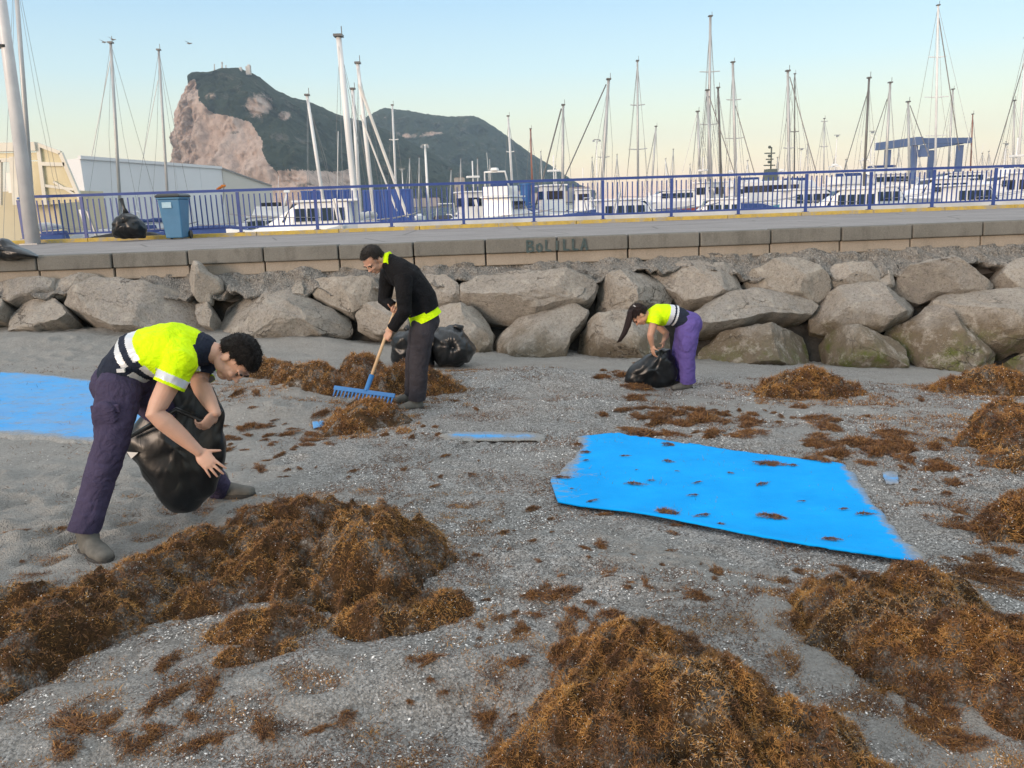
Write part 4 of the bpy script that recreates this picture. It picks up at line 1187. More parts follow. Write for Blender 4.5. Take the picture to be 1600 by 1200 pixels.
# wheeled bin
bc = on_z(278, 372, ZW); bY = ry(bc[0]) - 0.55
pB = at(278, 371, bY); X0 = pB[0]; Zb = ZW
BINB = mat('blue_bin_plastic', (0.06, 0.19, 0.34), (0.05, 0.165, 0.30), 3, 0.5)
BLK = mat('black_plastic', (0.012, 0.016, 0.016), (0.02, 0.026, 0.024), 5, 0.4)
bn = empty('wheeled_bin', (X0, bY, Zb), 'blue wheeled rubbish bin with dark lid standing against the blue railing', 'bin')
sq = lambda hw, hd, z, dy=0: [(X0 - hw, bY - hd + dy, z), (X0 + hw, bY - hd + dy, z), (X0 + hw, bY + hd + dy, z), (X0 - hw, bY + hd + dy, z)]
MB().loft([sq(0.20, 0.21, Zb + 0.03), sq(0.235, 0.26, Zb + 0.55), sq(0.26, 0.31, Zb + 0.93)]).build('body', BINB, bn, bevel=0.03, seg=3)
MB().loft([sq(0.28, 0.34, Zb + 0.93), sq(0.28, 0.34, Zb + 0.975)]).build('rim', BINB, bn, bevel=0.015)
MB().loft([sq(0.295, 0.355, Zb + 0.978, -0.01), sq(0.295, 0.355, Zb + 1.02, -0.01), sq(0.24, 0.29, Zb + 1.06, 0.0)]).build('lid', BLK, bn, bevel=0.02, seg=3)
MB().box((X0 - 0.05, bY - 0.304, Zb + 0.80), (0.22, 0.012, 0.13)).build('sticker', mat('pale_sticker', (0.35, 0.52, 0.62), (0.28, 0.45, 0.56), 20, 0.5), bn)
for s_ in (-1, 1):
    MB().tube([(X0 + s_*0.25, bY + 0.22, Zb + 0.1), (X0 + s_*0.215, bY + 0.22, Zb + 0.1)], 0.1, 16).build('wheel', BLK, bn)
MB().tube([(X0 - 0.24, bY + 0.40, Zb + 0.98), (X0 + 0.24, bY + 0.40, Zb + 0.98)], 0.018, 8).build('handle', BLK, bn)

# white lamp post at the left end of the railing
lY = ry(on_z(48, 376, ZW)[0]) - 0.25
lb, lt = at(51, 376, lY), at(-4, -40, lY)
lb[2] = ZW
lp = empty('lamp_post', lb, 'thick white tapering lamp post standing before the corner of the railing', 'lamp post')
top_ = lb + (lt - lb) * 1.5
MB().tube([lb, lb + (top_ - lb) * 0.5, top_], [0.165, 0.125, 0.085], 20).build('pole', mat('pole_white', (0.62, 0.63, 0.64), (0.52, 0.53, 0.55), 2, 0.4), lp, smooth=True)
k_ = (377 - 73) / 377.0; bp = lb + (at(6, 73, lY) - lb)
u_ = (top_ - lb) / np.linalg.norm(top_ - lb)
MB().tube([bp - u_ * 0.03, bp + u_ * 0.03], 0.158, 20).build('band', BLK, lp)
MB().box((lb[0], lb[1], ZW + 0.012), (0.42, 0.42, 0.024)).build('base_plate', GREYM, lp)
MB().tube([top_, top_ + np.array([0.0, -0.9, 0.25])], 0.05, 8).build('arm', GREYM, lp)
MB().box(top_ + np.array([0, -1.15, 0.27]), (0.28, 0.6, 0.12), 0, 0.8).build('lamp_head', GREYM, lp, bevel=0.02)
# ================================================================== BOATYARD AND MARINA
HULLW = mat('hull_white', (0.80, 0.80, 0.79), (0.74, 0.74, 0.73), 0.6, 0.25)
HULLN = mat('hull_navy', (0.018, 0.04, 0.16), (0.025, 0.05, 0.18), 0.6, 0.25)
HULLR = mat('hull_red', (0.36, 0.07, 0.045), (0.30, 0.06, 0.04), 0.6, 0.4)
HULLG = mat('hull_grey', (0.38, 0.40, 0.42), (0.34, 0.36, 0.38), 0.6, 0.35)
HULLT = mat('hull_teal', (0.05, 0.22, 0.28), (0.04, 0.18, 0.24), 0.6, 0.4)
GLASS = mat('dark_glass', (0.012, 0.016, 0.022), (0.02, 0.026, 0.034), 1.0, 0.12)
CANVN = mat('navy_canvas', (0.02, 0.05, 0.17), (0.03, 0.065, 0.2), 4, 0.8)
CANVK = mat('black_canvas', (0.02, 0.022, 0.026), None, 4, 0.8)
ALU = mat('mast_aluminium', (0.47, 0.48, 0.48), (0.38, 0.39, 0.40), 0.7, 0.4, 0.25)
MASTW = mat('mast_white', (0.72, 0.73, 0.73), (0.62, 0.63, 0.64), 0.7, 0.35)
MASTD = mat('mast_dark', (0.10, 0.10, 0.10), (0.14, 0.14, 0.14), 0.7, 0.4)
MASTR = mat('mast_brown', (0.26, 0.11, 0.08), (0.22, 0.09, 0.07), 0.7, 0.5)
WIRE = mat('steel_wire', (0.30, 0.30, 0.30), None, 1.0, 0.4, 0.5)
SAILC = mat('sail_cloth', (0.62, 0.61, 0.58), (0.52, 0.51, 0.49), 1.0, 0.8)
TEAK = mat('teak_deck', (0.36, 0.27, 0.18), (0.28, 0.2, 0.13), 3, 0.7)

def rot2(x, y, a): return x * math.cos(a) - y * math.sin(a), x * math.sin(a) + y * math.cos(a)
class Boat:
    """local frame: x = bow, y = port; placed by centre, yaw and waterline"""
    def __init__(s, c, yaw, root): s.c, s.yaw, s.root = c, yaw, root
    def p(s, x, y, z):
        a, b = rot2(x, y, s.yaw); return (s.c[0] + a, s.c[1] + b, s.c[2] + z)
    def loft(s, name, secs, m_, parent=None, bevel=0.0, smooth=False):
        return MB().loft([[s.p(*q) for q in r] for r in secs]).build(name, m_, parent or s.root, bevel=bevel, smooth=smooth)
    def box(s, name, c, size, m_, parent=None, bevel=0.0, taper=1.0):
        mb = MB(); w = s.p(*c); mb.box(w, size, s.yaw, taper); return mb.build(name, m_, parent or s.root, bevel=bevel)
    def tube(s, name, pts, r, m_, parent=None, n=6):
        return MB().tube([s.p(*q) for q in pts], r, n).build(name, m_, parent or s.root, smooth=True)
def hull(b, L, B, fb, m_, stripe=None):
    secs = []
    for t, w, k, zl in ((-0.5, 0.80, 0.72, 0.0), (-0.3, 0.95, 0.82, 0.0), (0.0, 1.0, 0.80, 0.02), (0.22, 0.86, 0.60, 0.08), (0.38, 0.56, 0.30, 0.16), (0.47, 0.22, 0.08, 0.26), (0.5, 0.05, 0.02, 0.34)):
        x = t * L; h = B / 2; z1 = fb * (1.0 + 0.55 * zl)
        secs.append([(x - (0.06 * L if t > 0.4 else 0), -h*w*k, -0.45), (x, -h*w*0.97, z1*0.55), (x, -h*w, z1), (x, h*w, z1), (x, h*w*0.97, z1*0.55), (x - (0.06 * L if t > 0.4 else 0), h*w*k, -0.45)])
    o = b.loft('hull', secs, m_, smooth=False, bevel=0.02)
    b.loft('deck', [[(r[2][0]*0.985, r[2][1]*0.93, r[2][2] + 0.012), (r[3][0]*0.985, r[3][1]*0.93, r[3][2] + 0.012), (r[3][0]*0.985, r[3][1]*0.93, r[3][2] - 0.03), (r[2][0]*0.985, r[2][1]*0.93, r[2][2] - 0.03)] for r in secs], mat('deck_white', (0.70, 0.70, 0.68), (0.62, 0.62, 0.60), 1, 0.6))
    if stripe is not None:
        for sgn in (-1, 1):
            b.loft('stripe', [[(r[1][0], sgn*(abs(r[1][1]) + 0.012), r[1][2]), (r[1][0], sgn*(abs(r[1][1]) + 0.016), r[1][2] + 0.10), (r[1][0], sgn*(abs(r[1][1]) - 0.02), r[1][2] + 0.10), (r[1][0], sgn*(abs(r[1][1]) - 0.02), r[1][2])] for r in secs[:6]], stripe)
    return o
def windows(b, parent, x0, x1, y, z0, z1, n, sgn, tilt=0.0):
    w = (x1 - x0) / n
    for k in range(n):
        a, c = x0 + w * k + 0.05, x0 + w * (k + 1) - 0.05
        b.loft('window', [[(a, sgn*y, z0), (c, sgn*y, z0), (c - tilt*0.3, sgn*(y - tilt), z1), (a, sgn*(y - tilt), z1)], [(a, sgn*(y + 0.02), z0), (c, sgn*(y + 0.02), z0), (c - tilt*0.3, sgn*(y + 0.02 - tilt), z1), (a, sgn*(y + 0.02 - tilt), z1)]], GLASS, parent)
def motor_yacht(px, Y, L, yaw, label, style=0, hm=None, canvas=None, fb=1.35, z0=None, seed=0):
    p = at(px, 318, Y); c = (p[0], p[1], ZSEA if z0 is None else z0)
    r = random.Random(seed)
    root = empty('motor_boat', c, label, 'boat')
    b = Boat(c, yaw, root); B = L * 0.30
    hull(b, L, B, fb, hm or HULLW, HULLN if hm is None else HULLW)
    h = B / 2
    if style in (0, 1):     # cruiser / flybridge
        ch = 1.25
        cab = b.loft('cabin', [[(-0.28*L, -h*0.74, fb), (-0.28*L, h*0.74, fb), (-0.27*L, h*0.68, fb + ch), (-0.27*L, -h*0.68, fb + ch)],
                          [(0.10*L, -h*0.72, fb), (0.10*L, h*0.72, fb), (0.03*L, h*0.62, fb + ch), (0.03*L, -h*0.62, fb + ch)],
                          [(0.34*L, -h*0.42, fb + 0.1), (0.34*L, h*0.42, fb + 0.1), (0.24*L, h*0.32, fb + 0.36), (0.24*L, -h*0.32, fb + 0.36)]], HULLW, bevel=0.06)
        for sg in (-1, 1): windows(b, cab, -0.25*L, 0.07*L, h*0.735, fb + 0.45, fb + 1.0, 4, sg, 0.06)
        ws = b.loft('windscreen', [[(0.125*L, -h*0.56, fb + 0.42), (0.125*L, h*0.56, fb + 0.42), (0.05*L, h*0.52, fb + ch - 0.06), (0.05*L, -h*0.52, fb + ch - 0.06)], [(0.145*L, -h*0.54, fb + 0.44), (0.145*L, h*0.54, fb + 0.44), (0.072*L, h*0.50, fb + ch - 0.03), (0.072*L, -h*0.50, fb + ch - 0.03)]], GLASS, cab)
        b.box('roof', (-0.13*L, 0, fb + ch + 0.06), (0.40*L, B*0.74, 0.10), HULLW, cab, 0.03)
        if style == 1:
            fly = b.loft('flybridge', [[(-0.30*L, -h*0.62, fb + ch + 0.11), (-0.30*L, h*0.62, fb + ch + 0.11), (-0.30*L, h*0.66, fb + ch + 0.75), (-0.30*L, -h*0.66, fb + ch + 0.75)],
                                [(0.02*L, -h*0.56, fb + ch + 0.11), (0.02*L, h*0.56, fb + ch + 0.11), (-0.02*L, h*0.52, fb + ch + 0.80), (-0.02*L, -h*0.52, fb + ch + 0.80)]], HULLW, bevel=0.05)
            b.box('seat', (-0.15*L, 0, fb + ch + 0.92), (0.18*L, B*0.4, 0.3), canvas or CANVN, fly, 0.05)
            b.tube('radar_arch', [(-0.26*L, -h*0.6, fb + ch + 0.7), (-0.30*L, -h*0.5, fb + ch + 1.7), (-0.30*L, h*0.5, fb + ch + 1.7), (-0.26*L, h*0.6, fb + ch + 0.7)], 0.07, HULLW)
            b.box('radar', (-0.30*L, 0, fb + ch + 1.86), (0.5, 0.5, 0.2), HULLW, bevel=0.05, taper=0.8)
        b.tube('antenna', [(-0.2*L, h*0.5, fb + ch), (-0.24*L, h*0.5, fb + ch + 3.0)], 0.014, WHITE)
    elif style == 2:        # open sports boat under a canvas cover
        cov = b.loft('cover', [[(-0.46*L, -h*0.78, fb), (-0.46*L, h*0.78, fb), (-0.46*L, h*0.5, fb + 0.35), (-0.46*L, -h*0.5, fb + 0.35)],
                          [(-0.1*L, -h*0.9, fb), (-0.1*L, h*0.9, fb), (-0.1*L, h*0.6, fb + 0.62), (-0.1*L, -h*0.6, fb + 0.62)],
                          [(0.12*L, -h*0.86, fb), (0.12*L, h*0.86, fb), (0.12*L, h*0.5, fb + 0.55), (0.12*L, -h*0.5, fb + 0.55)],
                          [(0.34*L, -h*0.5, fb + 0.1), (0.34*L, h*0.5, fb + 0.1), (0.33*L, h*0.2, fb + 0.2), (0.33*L, -h*0.2, fb + 0.2)]], canvas or CANVN, bevel=0.08)
        b.tube('radar_arch', [(-0.3*L, -h*0.75, fb), (-0.36*L, -h*0.6, fb + 1.5), (-0.36*L, h*0.6, fb + 1.5), (-0.3*L, h*0.75, fb)], 0.05, WHITE)
    elif style == 3:        # workboat / fishing boat with wheelhouse
        wh = b.loft('wheelhouse', [[(-0.12*L, -h*0.6, fb), (-0.12*L, h*0.6, fb), (-0.12*L, h*0.58, fb + 2.0), (-0.12*L, -h*0.58, fb + 2.0)], [(0.16*L, -h*0.55, fb), (0.16*L, h*0.55, fb), (0.14*L, h*0.5, fb + 2.0), (0.14*L, -h*0.5, fb + 2.0)]], HULLW, bevel=0.05)
        for sg in (-1, 1): windows(b, wh, -0.10*L, 0.13*L, h*0.595, fb + 1.05, fb + 1.65, 3, sg, 0.01)
        b.box('back_window', (-0.125*L, 0, fb + 1.35), (0.03, B*0.42, 0.6), GLASS, wh)
        b.box('front_window', (0.155*L, 0, fb + 1.35), (0.03, B*0.40, 0.6), GLASS, wh)
        b.box('roof', (0.01*L, 0, fb + 2.06), (0.34*L, B*0.68, 0.10), canvas or HULLW, wh, 0.03)
        b.tube('mast', [(-0.1*L, 0, fb + 2.1), (-0.1*L, 0, fb + 4.2)], 0.05, WHITE)
        b.box('radar', (-0.1*L, 0, fb + 3.1), (0.4, 0.9, 0.14), WHITE, bevel=0.03)
    # bow rail
    for sg in (-1, 1):
        b.tube('guard_rail', [(-0.1*L, sg*h*0.95, fb + 0.6), (0.22*L, sg*h*0.82, fb + 0.68), (0.40*L, sg*h*0.45, fb + 0.8), (0.49*L, sg*h*0.08, fb + 0.9)], 0.018, WIRE)
    for k in range(2):
        b.tube('fender', [(-0.25*L + 0.3*L*k, -h - 0.1, 0.15), (-0.25*L + 0.3*L*k, -h - 0.1, fb*0.75)], 0.10, CANVN if r.random() < .5 else WHITE, n=8)
    return root

def sail_boat(top, bot, wpx, Y, label, group=None, m_=None, spreaders=(), stays=(), yaw=None, boom=True, hm=None, seed=0, simple=False, furl=None):
    """mast traced from the picture at distance Y; its hull lies under the mast foot"""
    tp, bt = at(*top, Y), at(*bot, Y)
    r = random.Random(seed)
    yaw = yaw if yaw is not None else (math.pi / 2 + r.uniform(-0.25, 0.25)) * (1 if r.random() < 0.6 else -1)
    u = (tp - bt); u = u / u[2]
    fb = 1.15
    foot = bt + u * (ZSEA + fb + 0.35 - bt[2])
    Hm = tp[2] - foot[2]
    L = float(np.clip(Hm * 0.72, 6.5, 14)); B = L * 0.29
    dx, dy = rot2(-0.06 * L, 0, yaw)
    c = (foot[0] + dx, foot[1] + dy, ZSEA)
    root = empty('sailing_boat', c, label, 'sailing boat', group)
    b = Boat(c, yaw, root)
    hull(b, L, B, fb, hm or HULLW, None if simple else HULLN)
    h = B / 2
    cab = b.loft('cabin', [[(-0.22*L, -h*0.55, fb), (-0.22*L, h*0.55, fb), (-0.22*L, h*0.48, fb + 0.5), (-0.22*L, -h*0.48, fb + 0.5)], [(0.08*L, -h*0.55, fb), (0.08*L, h*0.55, fb), (0.07*L, h*0.45, fb + 0.42), (0.07*L, -h*0.45, fb + 0.42)], [(0.27*L, -h*0.25, fb + 0.08), (0.27*L, h*0.25, fb + 0.08), (0.25*L, h*0.16, fb + 0.2), (0.25*L, -h*0.16, fb + 0.2)]], HULLW, bevel=0.05)
    if not simple:
        for sg in (-1, 1): windows(b, cab, -0.18*L, 0.06*L, h*0.55, fb + 0.16, fb + 0.36, 3, sg, 0.03)
        b.loft('sprayhood', [[(-0.30*L, -h*0.5, fb + 0.4), (-0.30*L, h*0.5, fb + 0.4), (-0.28*L, h*0.42, fb + 1.25), (-0.28*L, -h*0.42, fb + 1.25)], [(-0.16*L, -h*0.46, fb + 0.45), (-0.16*L, h*0.46, fb + 0.45), (-0.22*L, h*0.38, fb + 1.25), (-0.22*L, -h*0.38, fb + 1.25)]], CANVN, bevel=0.05)
    rad = wpx * Y / FPX / 2
    mm = m_ or ALU
    mast = MB().tube([foot - u * 0.1, foot + (tp - foot) * 0.6, tp], [rad, rad, rad * 0.8], 8).build('mast', mm, root, smooth=True)
    # masthead instruments
    wv = max(rad * 1.2, 0.03)
    MB().box(tp + np.array([0, 0, 0.06]), (rad * 2.6, rad * 3, 0.10)).box(tp + np.array([rad * 1.0, 0, 0.25]), (0.02 + rad*0.12, 0.02, 0.4)).build('masthead', MASTD, mast)
    wr = max(0.011, 0.00028 * Y) * 0.8
    fwd = np.array([*rot2(0.5 * L, 0, yaw), 0]) ; aft = np.array([*rot2(-0.5 * L, 0, yaw), 0])
    bow = np.array(c) + fwd * 0.97 + np.array([0, 0, fb + 0.1]); stern = np.array(c) + aft * 0.97 + np.array([0, 0, fb + 0.1])
    MB().tube([tp, bow], wr if furl is None else furl * Y / FPX / 2, 5).build('forestay', WIRE if furl is None else SAILC, root)
    MB().tube([tp, stern], wr, 4).build('backstay', WIRE, root)
    side = np.array([*rot2(0, 1, yaw), 0])
    for sg in (-1, 1):
        ch = np.array(c) + side * sg * h * 0.92 + np.array([*rot2(-0.02*L, 0, yaw), fb])
        MB().tube([tp - u * 0.3, foot + (tp - foot) * 0.55 + side * sg * 0.55, ch], wr * 0.9, 4).build('shroud', WIRE, root)
    for py, half in spreaders:
        k = (py - bot[1]) / (top[1] - bot[1]); pc = bt + (tp - bt) * k
        hw = half * Y / FPX
        MB().tube([pc + np.array([-hw, 0, 0.06]), pc, pc + np.array([hw, 0, 0.06])], [0.02 + 0.0003 * Y, 0.03 + 0.0003 * Y, 0.02 + 0.0003 * Y], 6).build('spreader', mm, mast)
    for (x0, y0), (x1, y1), w_, dark in stays:
        MB().tube([at(x0, y0, Y), at(x1, y1, Y - 1.5)], w_ * Y / FPX / 2, 6).build('furled_sail', MASTD if dark else SAILC, root)
    if boom:
        e = foot + u * 1.0
        ba = np.array([*rot2(-0.40 * L, 0, yaw), 0.05])
        bo = MB().tube([e, e + ba], 0.07, 8).build('boom', mm, root)
        MB().tube([e + np.array([0, 0, 0.16]), e + ba * 0.5 + np.array([0, 0, 0.2]), e + ba + np.array([0, 0, 0.1])], [0.2, 0.17, 0.08], 8).build('sail_cover', CANVN if r.random() < 0.6 else SAILC, bo, smooth=True)
    return root
SB = sail_boat
SB((22,-60),(46,262),7,42,'sailing boat with grey mast rising behind the white lamp post', seed=1)
SB((173,68),(187,310),5,56,'sailing boat with mast against the long grey shed, above the tied bin bag', stays=(((172,95),(143,245),1.2,False),), seed=2)
SB((248,79),(262,310),4.2,62,'sailing boat with slim mast above the blue wheeled bin', stays=(((247,125),(223,250),1.0,False),), seed=3)
SB((480,150),(506,320),5.5,50,'sailing boat with leaning white mast in front of the limestone hill', m_=MASTW, seed=4)
SB((529,58),(557,335),10,38,'sailing boat with very thick white mast before the green hillside', m_=MASTW, seed=5, hm=HULLW)
SB((551,140),(563,330),6,57,'sailing boat with white mast just beyond the thick masted boat', m_=MASTW, seed=6)
SB((559,100),(584,330),6.5,47,'sailing boat with white mast and long slanting furled sail near the blue containers', m_=MASTW, stays=(((561,132),(637,340),5,False),((563,180),(620,330),3,False)), seed=7)
SB((613,165),(619,300),3.2,82,'sailing boat with thin white mast in the saddle between the two hills', m_=MASTW, spreaders=((218,7),), seed=8)
SB((794,182),(801,300),3.6,88,'sailing boat with pale mast on the falling end of the green ridge', m_=MASTW, spreaders=((237,6),), seed=9)
SB((829,202),(832,300),3,96,'sailing boat with reddish brown mast at the end of the ridge', m_=MASTR, seed=10)
SB((880,165),(879,300),4.2,66,'sailing boat with dark slanting stay crossing the railing beside the white houseboat', stays=(((877,170),(832,340),2.5,True),), seed=11)
SB((951,125),(940,300),5.2,58,'sailing boat with long bare forestay just beyond the harbour twin lamp', stays=(((947,132),(872,300),1.8,True),), spreaders=((245,9),), seed=12)
SB((996,96),(997,300),3.4,74,'sailing boat with two pairs of wide spreaders on a slim mast', spreaders=((163,11),(232,14)), seed=13)
SB((1025,198),(1018,295),3,100,'sailing boat with short bare mast beside the wide spreader mast', seed=14)
SB((1090,175),(1094,290),4,78,'sailing boat with shortest mast in the dense mast cluster', stays=(((1089,178),(1066,270),0.8,False),), seed=15)
SB((1110,26),(1107,290),4.6,86,'sailing boat with the tallest mast in the dense cluster, two spreader pairs', spreaders=((110,15),(192,13)), seed=16)
SB((1105,142),(1112,290),4.4,64,'sailing boat with mast crossing the tallest mast of the cluster', stays=(((1108,150),(1148,272),1.4,True),((1104,150),(1092,260),1.0,True)), seed=17)
SB((1122,138),(1127,290),3.8,70,'sailing boat with plain dark grey mast inside the mast cluster', m_=MASTD, seed=18)
SB((1145,98),(1150,290),4.6,80,'sailing boat at the edge of the mast cluster with stepped mast', spreaders=((155,11),(215,15)), stays=(((1149,165),(1180,275),1.3,True),), seed=19)
SB((1231,112),(1233,285),4.8,60,'sailing boat with stout grey mast beyond the patrol boat', stays=(((1234,120),(1276,272),1.4,True),), spreaders=((231,8),), seed=20)
SB((1242,116),(1241,285),2.2,92,'sailing boat with thin dark mast close beside the stout mast', m_=MASTD, spreaders=((205,6),), seed=21)
SB((1288,186),(1287,280),2,104,'sailing boat with small cross trees between the patrol boat and the blue hoist', spreaders=((190,5),(229,6)), seed=22)
SB((1358,123),(1350,285),4,56,'sailing boat with dark mast and slanting stay before the boat hoist', m_=MASTD, stays=(((1354,150),(1318,270),1.2,True),), seed=23)
SB((1391,130),(1383,285),4.2,68,'sailing boat with grey mast standing before the hoist leg', stays=(((1386,155),(1352,255),1.2,True),), seed=24)
SB((1419,160),(1421,280),4,72,'sailing boat with mast against the near beam of the boat hoist', stays=(((1422,165),(1452,245),1.2,True),), seed=25)
SB((1466,9),(1461,280),3.4,84,'sailing boat with very tall fine rigged mast behind the boat hoist', m_=MASTW, spreaders=((87,13),(149,18),(210,16)), stays=(((1467,28),(1499,235),1.4,True),), seed=26)
SB((1489,140),(1481,280),3.2,108,'sailing boat with mast rising through the far end of the boat hoist', seed=27)
SB((1520,179),(1516,275),2.2,98,'sailing boat with thin mast just clear of the boat hoist', m_=MASTR, seed=28)
SB((1585,158),(1583,270),3,76,'sailing boat with mast crossed by a long slanting stay near the hoist yard edge', stays=(((1601,95),(1552,258),1.3,True),), seed=29)
SB((1604,60),(1590,275),4,60,'sailing boat with tall white mast beyond the hoist yard edge', m_=MASTW, seed=30)
rm = random.Random(31)
far_x = [640, 655, 690, 705, 720, 735, 746, 765, 820, 845, 868, 906, 925, 964, 972, 1040, 1052, 1067, 1078, 1168, 1190, 1215, 1262, 1270, 1305, 1322, 1335, 1404, 1437, 1448, 1535, 1545, 1560, 1572]
for k, x in enumerate(far_x[::3] + far_x[1::3]):
    Y = 135 + 9 * (k % 9) + rm.uniform(-2, 2)
    ty = rm.uniform(228, 262) - 0.034 * (x - 1100)
    SB((x, ty), (x + rm.uniform(-2, 2), 300 - 0.034 * (x - 800)), rm.uniform(1.2, 2.0), Y, 'small far sailing boat with thin bare mast low over the marina', 'far sailing boats in the marina', m_=rm.choice([ALU, MASTW, ALU]), boom=False, seed=100 + k, simple=True, hm=rm.choice([HULLW, HULLW, HULLN]))

H = math.pi
MY = motor_yacht
MY(205, 33, 5.0, 0.2, 'small open motor boat with black cover beyond the tied bin bag', 2, canvas=CANVK, fb=0.9, z0=-0.45, seed=1)
MY(150, 46, 6.0, H - 0.2, 'small white motor boat before the glazed yellowish building', 2, canvas=HULLG, fb=1.1, z0=-0.7, seed=2)
MY(335, 40, 6.2, 0.15, 'white motor boat with navy cover just past the blue wheeled bin', 2, canvas=CANVN, fb=1.0, z0=-0.5, seed=3)
MY(395, 62, 8.5, H + 0.3, 'white flybridge boat with radar arch before the end of the grey shed', 1, fb=1.4, canvas=CANVK, seed=4)
MY(478, 37, 7.2, H + 0.1, 'big white cruiser with navy blue underbody beyond the railing', 0, hm=HULLW, fb=1.35, z0=-0.62, seed=5)
MY(580, 33, 4.0, 0.3, 'low white boat with grey cover before the blue containers', 2, canvas=HULLG, fb=0.8, z0=-0.25, seed=6)
MY(690, 66, 7.0, H/2 + 0.2, 'white boat with black canopy beside the twin lamp pole', 2, canvas=CANVK, fb=1.2, z0=-0.9, seed=7)
MY(735, 60, 8.0, H*0.62, 'white wheelhouse boat with dark window row near the orange sign', 3, fb=1.4, z0=-0.9, seed=8)
MY(795, 58, 9.5, H*0.40, 'tall white flybridge yacht next to the blue mooring pile', 1, fb=1.6, z0=-0.8, seed=9)
MY(795, 44, 5.0, 0.1, 'small grey and maroon boat in front of the flybridge yacht', 2, canvas=HULLG, hm=HULLG, fb=0.8, z0=-0.4, seed=10)
MY(862, 62, 9.5, H*0.55, 'broad white houseboat like yacht with wide dark windows', 3, fb=1.7, z0=-0.9, seed=11)
MY(905, 41, 5.5, H - 0.05, 'boat wrapped in navy covers beyond the railing', 2, hm=HULLN, canvas=CANVN, fb=0.9, z0=-0.4, seed=12)
MY(910, 84, 9, H/2, 'white passenger boat with row of small windows behind the navy wrapped boat', 3, fb=1.6, z0=-0.9, seed=13)
MY(990, 43, 6.8, 0.08, 'white sports boat with navy hull band and blue cockpit cover', 0, fb=1.1, z0=-0.75, seed=14)
MY(965, 70, 8.0, 0.4, 'teal hulled boat with navy awning behind the sports boat', 2, hm=HULLT, fb=1.3, z0=-0.9, seed=15)
MY(1060, 44, 4.6, 0.0, 'dark inflatable like open boat with navy cover', 2, hm=HULLN, fb=0.8, z0=-0.35, seed=16)
MY(1108, 72, 8.0, 0.5, 'boat with red brown hull among white boats', 3, hm=HULLR, fb=1.7, z0=-0.9, seed=17)
MY(1112, 45, 5.4, H - 0.1, 'low white speed boat ahead of the red brown hull', 0, fb=0.9, z0=-0.7, seed=18)
MY(1168, 50, 6.4, 0.05, 'white boat under a large navy cover near the patrol boat', 2, canvas=CANVN, fb=1.1, z0=-0.5, seed=19)
MY(1222, 54, 5.0, H/2 + 0.2, 'small boat with teal cover behind the railing', 2, canvas=HULLT, fb=1.0, z0=-0.6, seed=20)
MY(1275, 52, 7.5, 0.15, 'long white cruiser with dark roof line', 0, fb=1.5, z0=-0.9, seed=21)
MY(1265, 84, 11, 0.2, 'white yacht with navy bimini behind the long cruiser', 1, fb=1.8, z0=-0.9, canvas=CANVN, seed=22)
MY(1315, 47, 6.5, H - 0.12, 'white boat with black cockpit opening beside the blue hoist', 0, fb=1.3, z0=-0.8, seed=23)
MY(1345, 80, 11, 0.3, 'large white flybridge yacht under the boat hoist', 1, fb=1.9, z0=-0.8, seed=24)
MY(1385, 50, 6.6, 0.1, 'white boat with navy side windows in front of the hoist', 0, fb=1.3, z0=-0.7, seed=25)
MY(1400, 96, 14, 0.1, 'big white motor yacht standing inside the blue hoist', 1, fb=2.6, z0=-0.4, seed=26)
MY(1455, 56, 8.0, H + 0.1, 'grey hulled cruiser below the hoist beam', 0, hm=HULLG, fb=1.6, z0=-0.6, seed=27)
MY(1480, 90, 12, H, 'wide white yacht beyond the grey hulled cruiser', 0, fb=2.6, z0=-0.6, seed=28)
MY(1525, 50, 6.8, 0.1, 'navy and white cruiser near the hoist yard end', 0, hm=HULLN, fb=1.2, z0=-0.7, seed=29)
MY(1560, 74, 10, H + 0.1, 'high white flybridge yacht behind the navy and white cruiser', 1, fb=2.0, z0=-0.8, seed=30)
MY(1595, 52, 6.0, 0.0, 'white boat with wheelhouse beside the hoist yard edge', 3, fb=1.2, z0=-0.8, seed=31)
MY(1190, 98, 13, 0.1, 'white motor yacht far behind the patrol boat mast', 1, fb=2.2, z0=-0.8, seed=32)
MY(1040, 98, 12, H, 'white motor yacht far behind the wide spreader mast', 0, fb=2.0, z0=-0.8, seed=33)

# patrol boat with a cluttered radar mast
c = at(1203, 300, 78); c = (c[0], c[1], ZSEA)
root = empty('patrol_boat', c, 'grey patrol boat with cluttered lattice radar mast', 'boat')
b = Boat(c, math.pi/2 + 0.2, root); hull(b, 13, 4.0, 1.9, HULLW)
b.box('bridge', (0, 0, 3.1), (4.5, 3.2, 2.4), HULLW, bevel=0.08); b.box('bridge_window', (0, 0, 3.6), (4.56, 3.26, 0.6), GLASS)
tb = np.array(c) + np.array([0, 0, 4.3])
mm = b.loft('radar_mast', [[(-0.5, -0.6, 4.3), (0.5, -0.6, 4.3), (0.5, 0.6, 4.3), (-0.5, 0.6, 4.3)], [(-0.4, -0.45, 5.4), (0.4, -0.45, 5.4), (0.4, 0.45, 5.4), (-0.4, 0.45, 5.4)]], mat('dark_green_grey', (0.10, 0.12, 0.11), None, 1, 0.6))
GG = mat('dark_green_grey', (0.1, 0.12, 0.11))
b.tube('pole', [(0, 0, 5.4), (0, 0, 7.4)], 0.07, GG, mm)
for z, w_ in ((5.75, 1.1), (6.3, 0.7), (6.85, 1.0)): b.box('radar', (0.1, 0.1, z), (0.2, w_, 0.1), GG, mm)
for z in (6.05, 6.6, 7.4): MB().ball(b.p(0, 0.2, z), 0.15, 8, 6).build('dome', GG, mm, smooth=True)

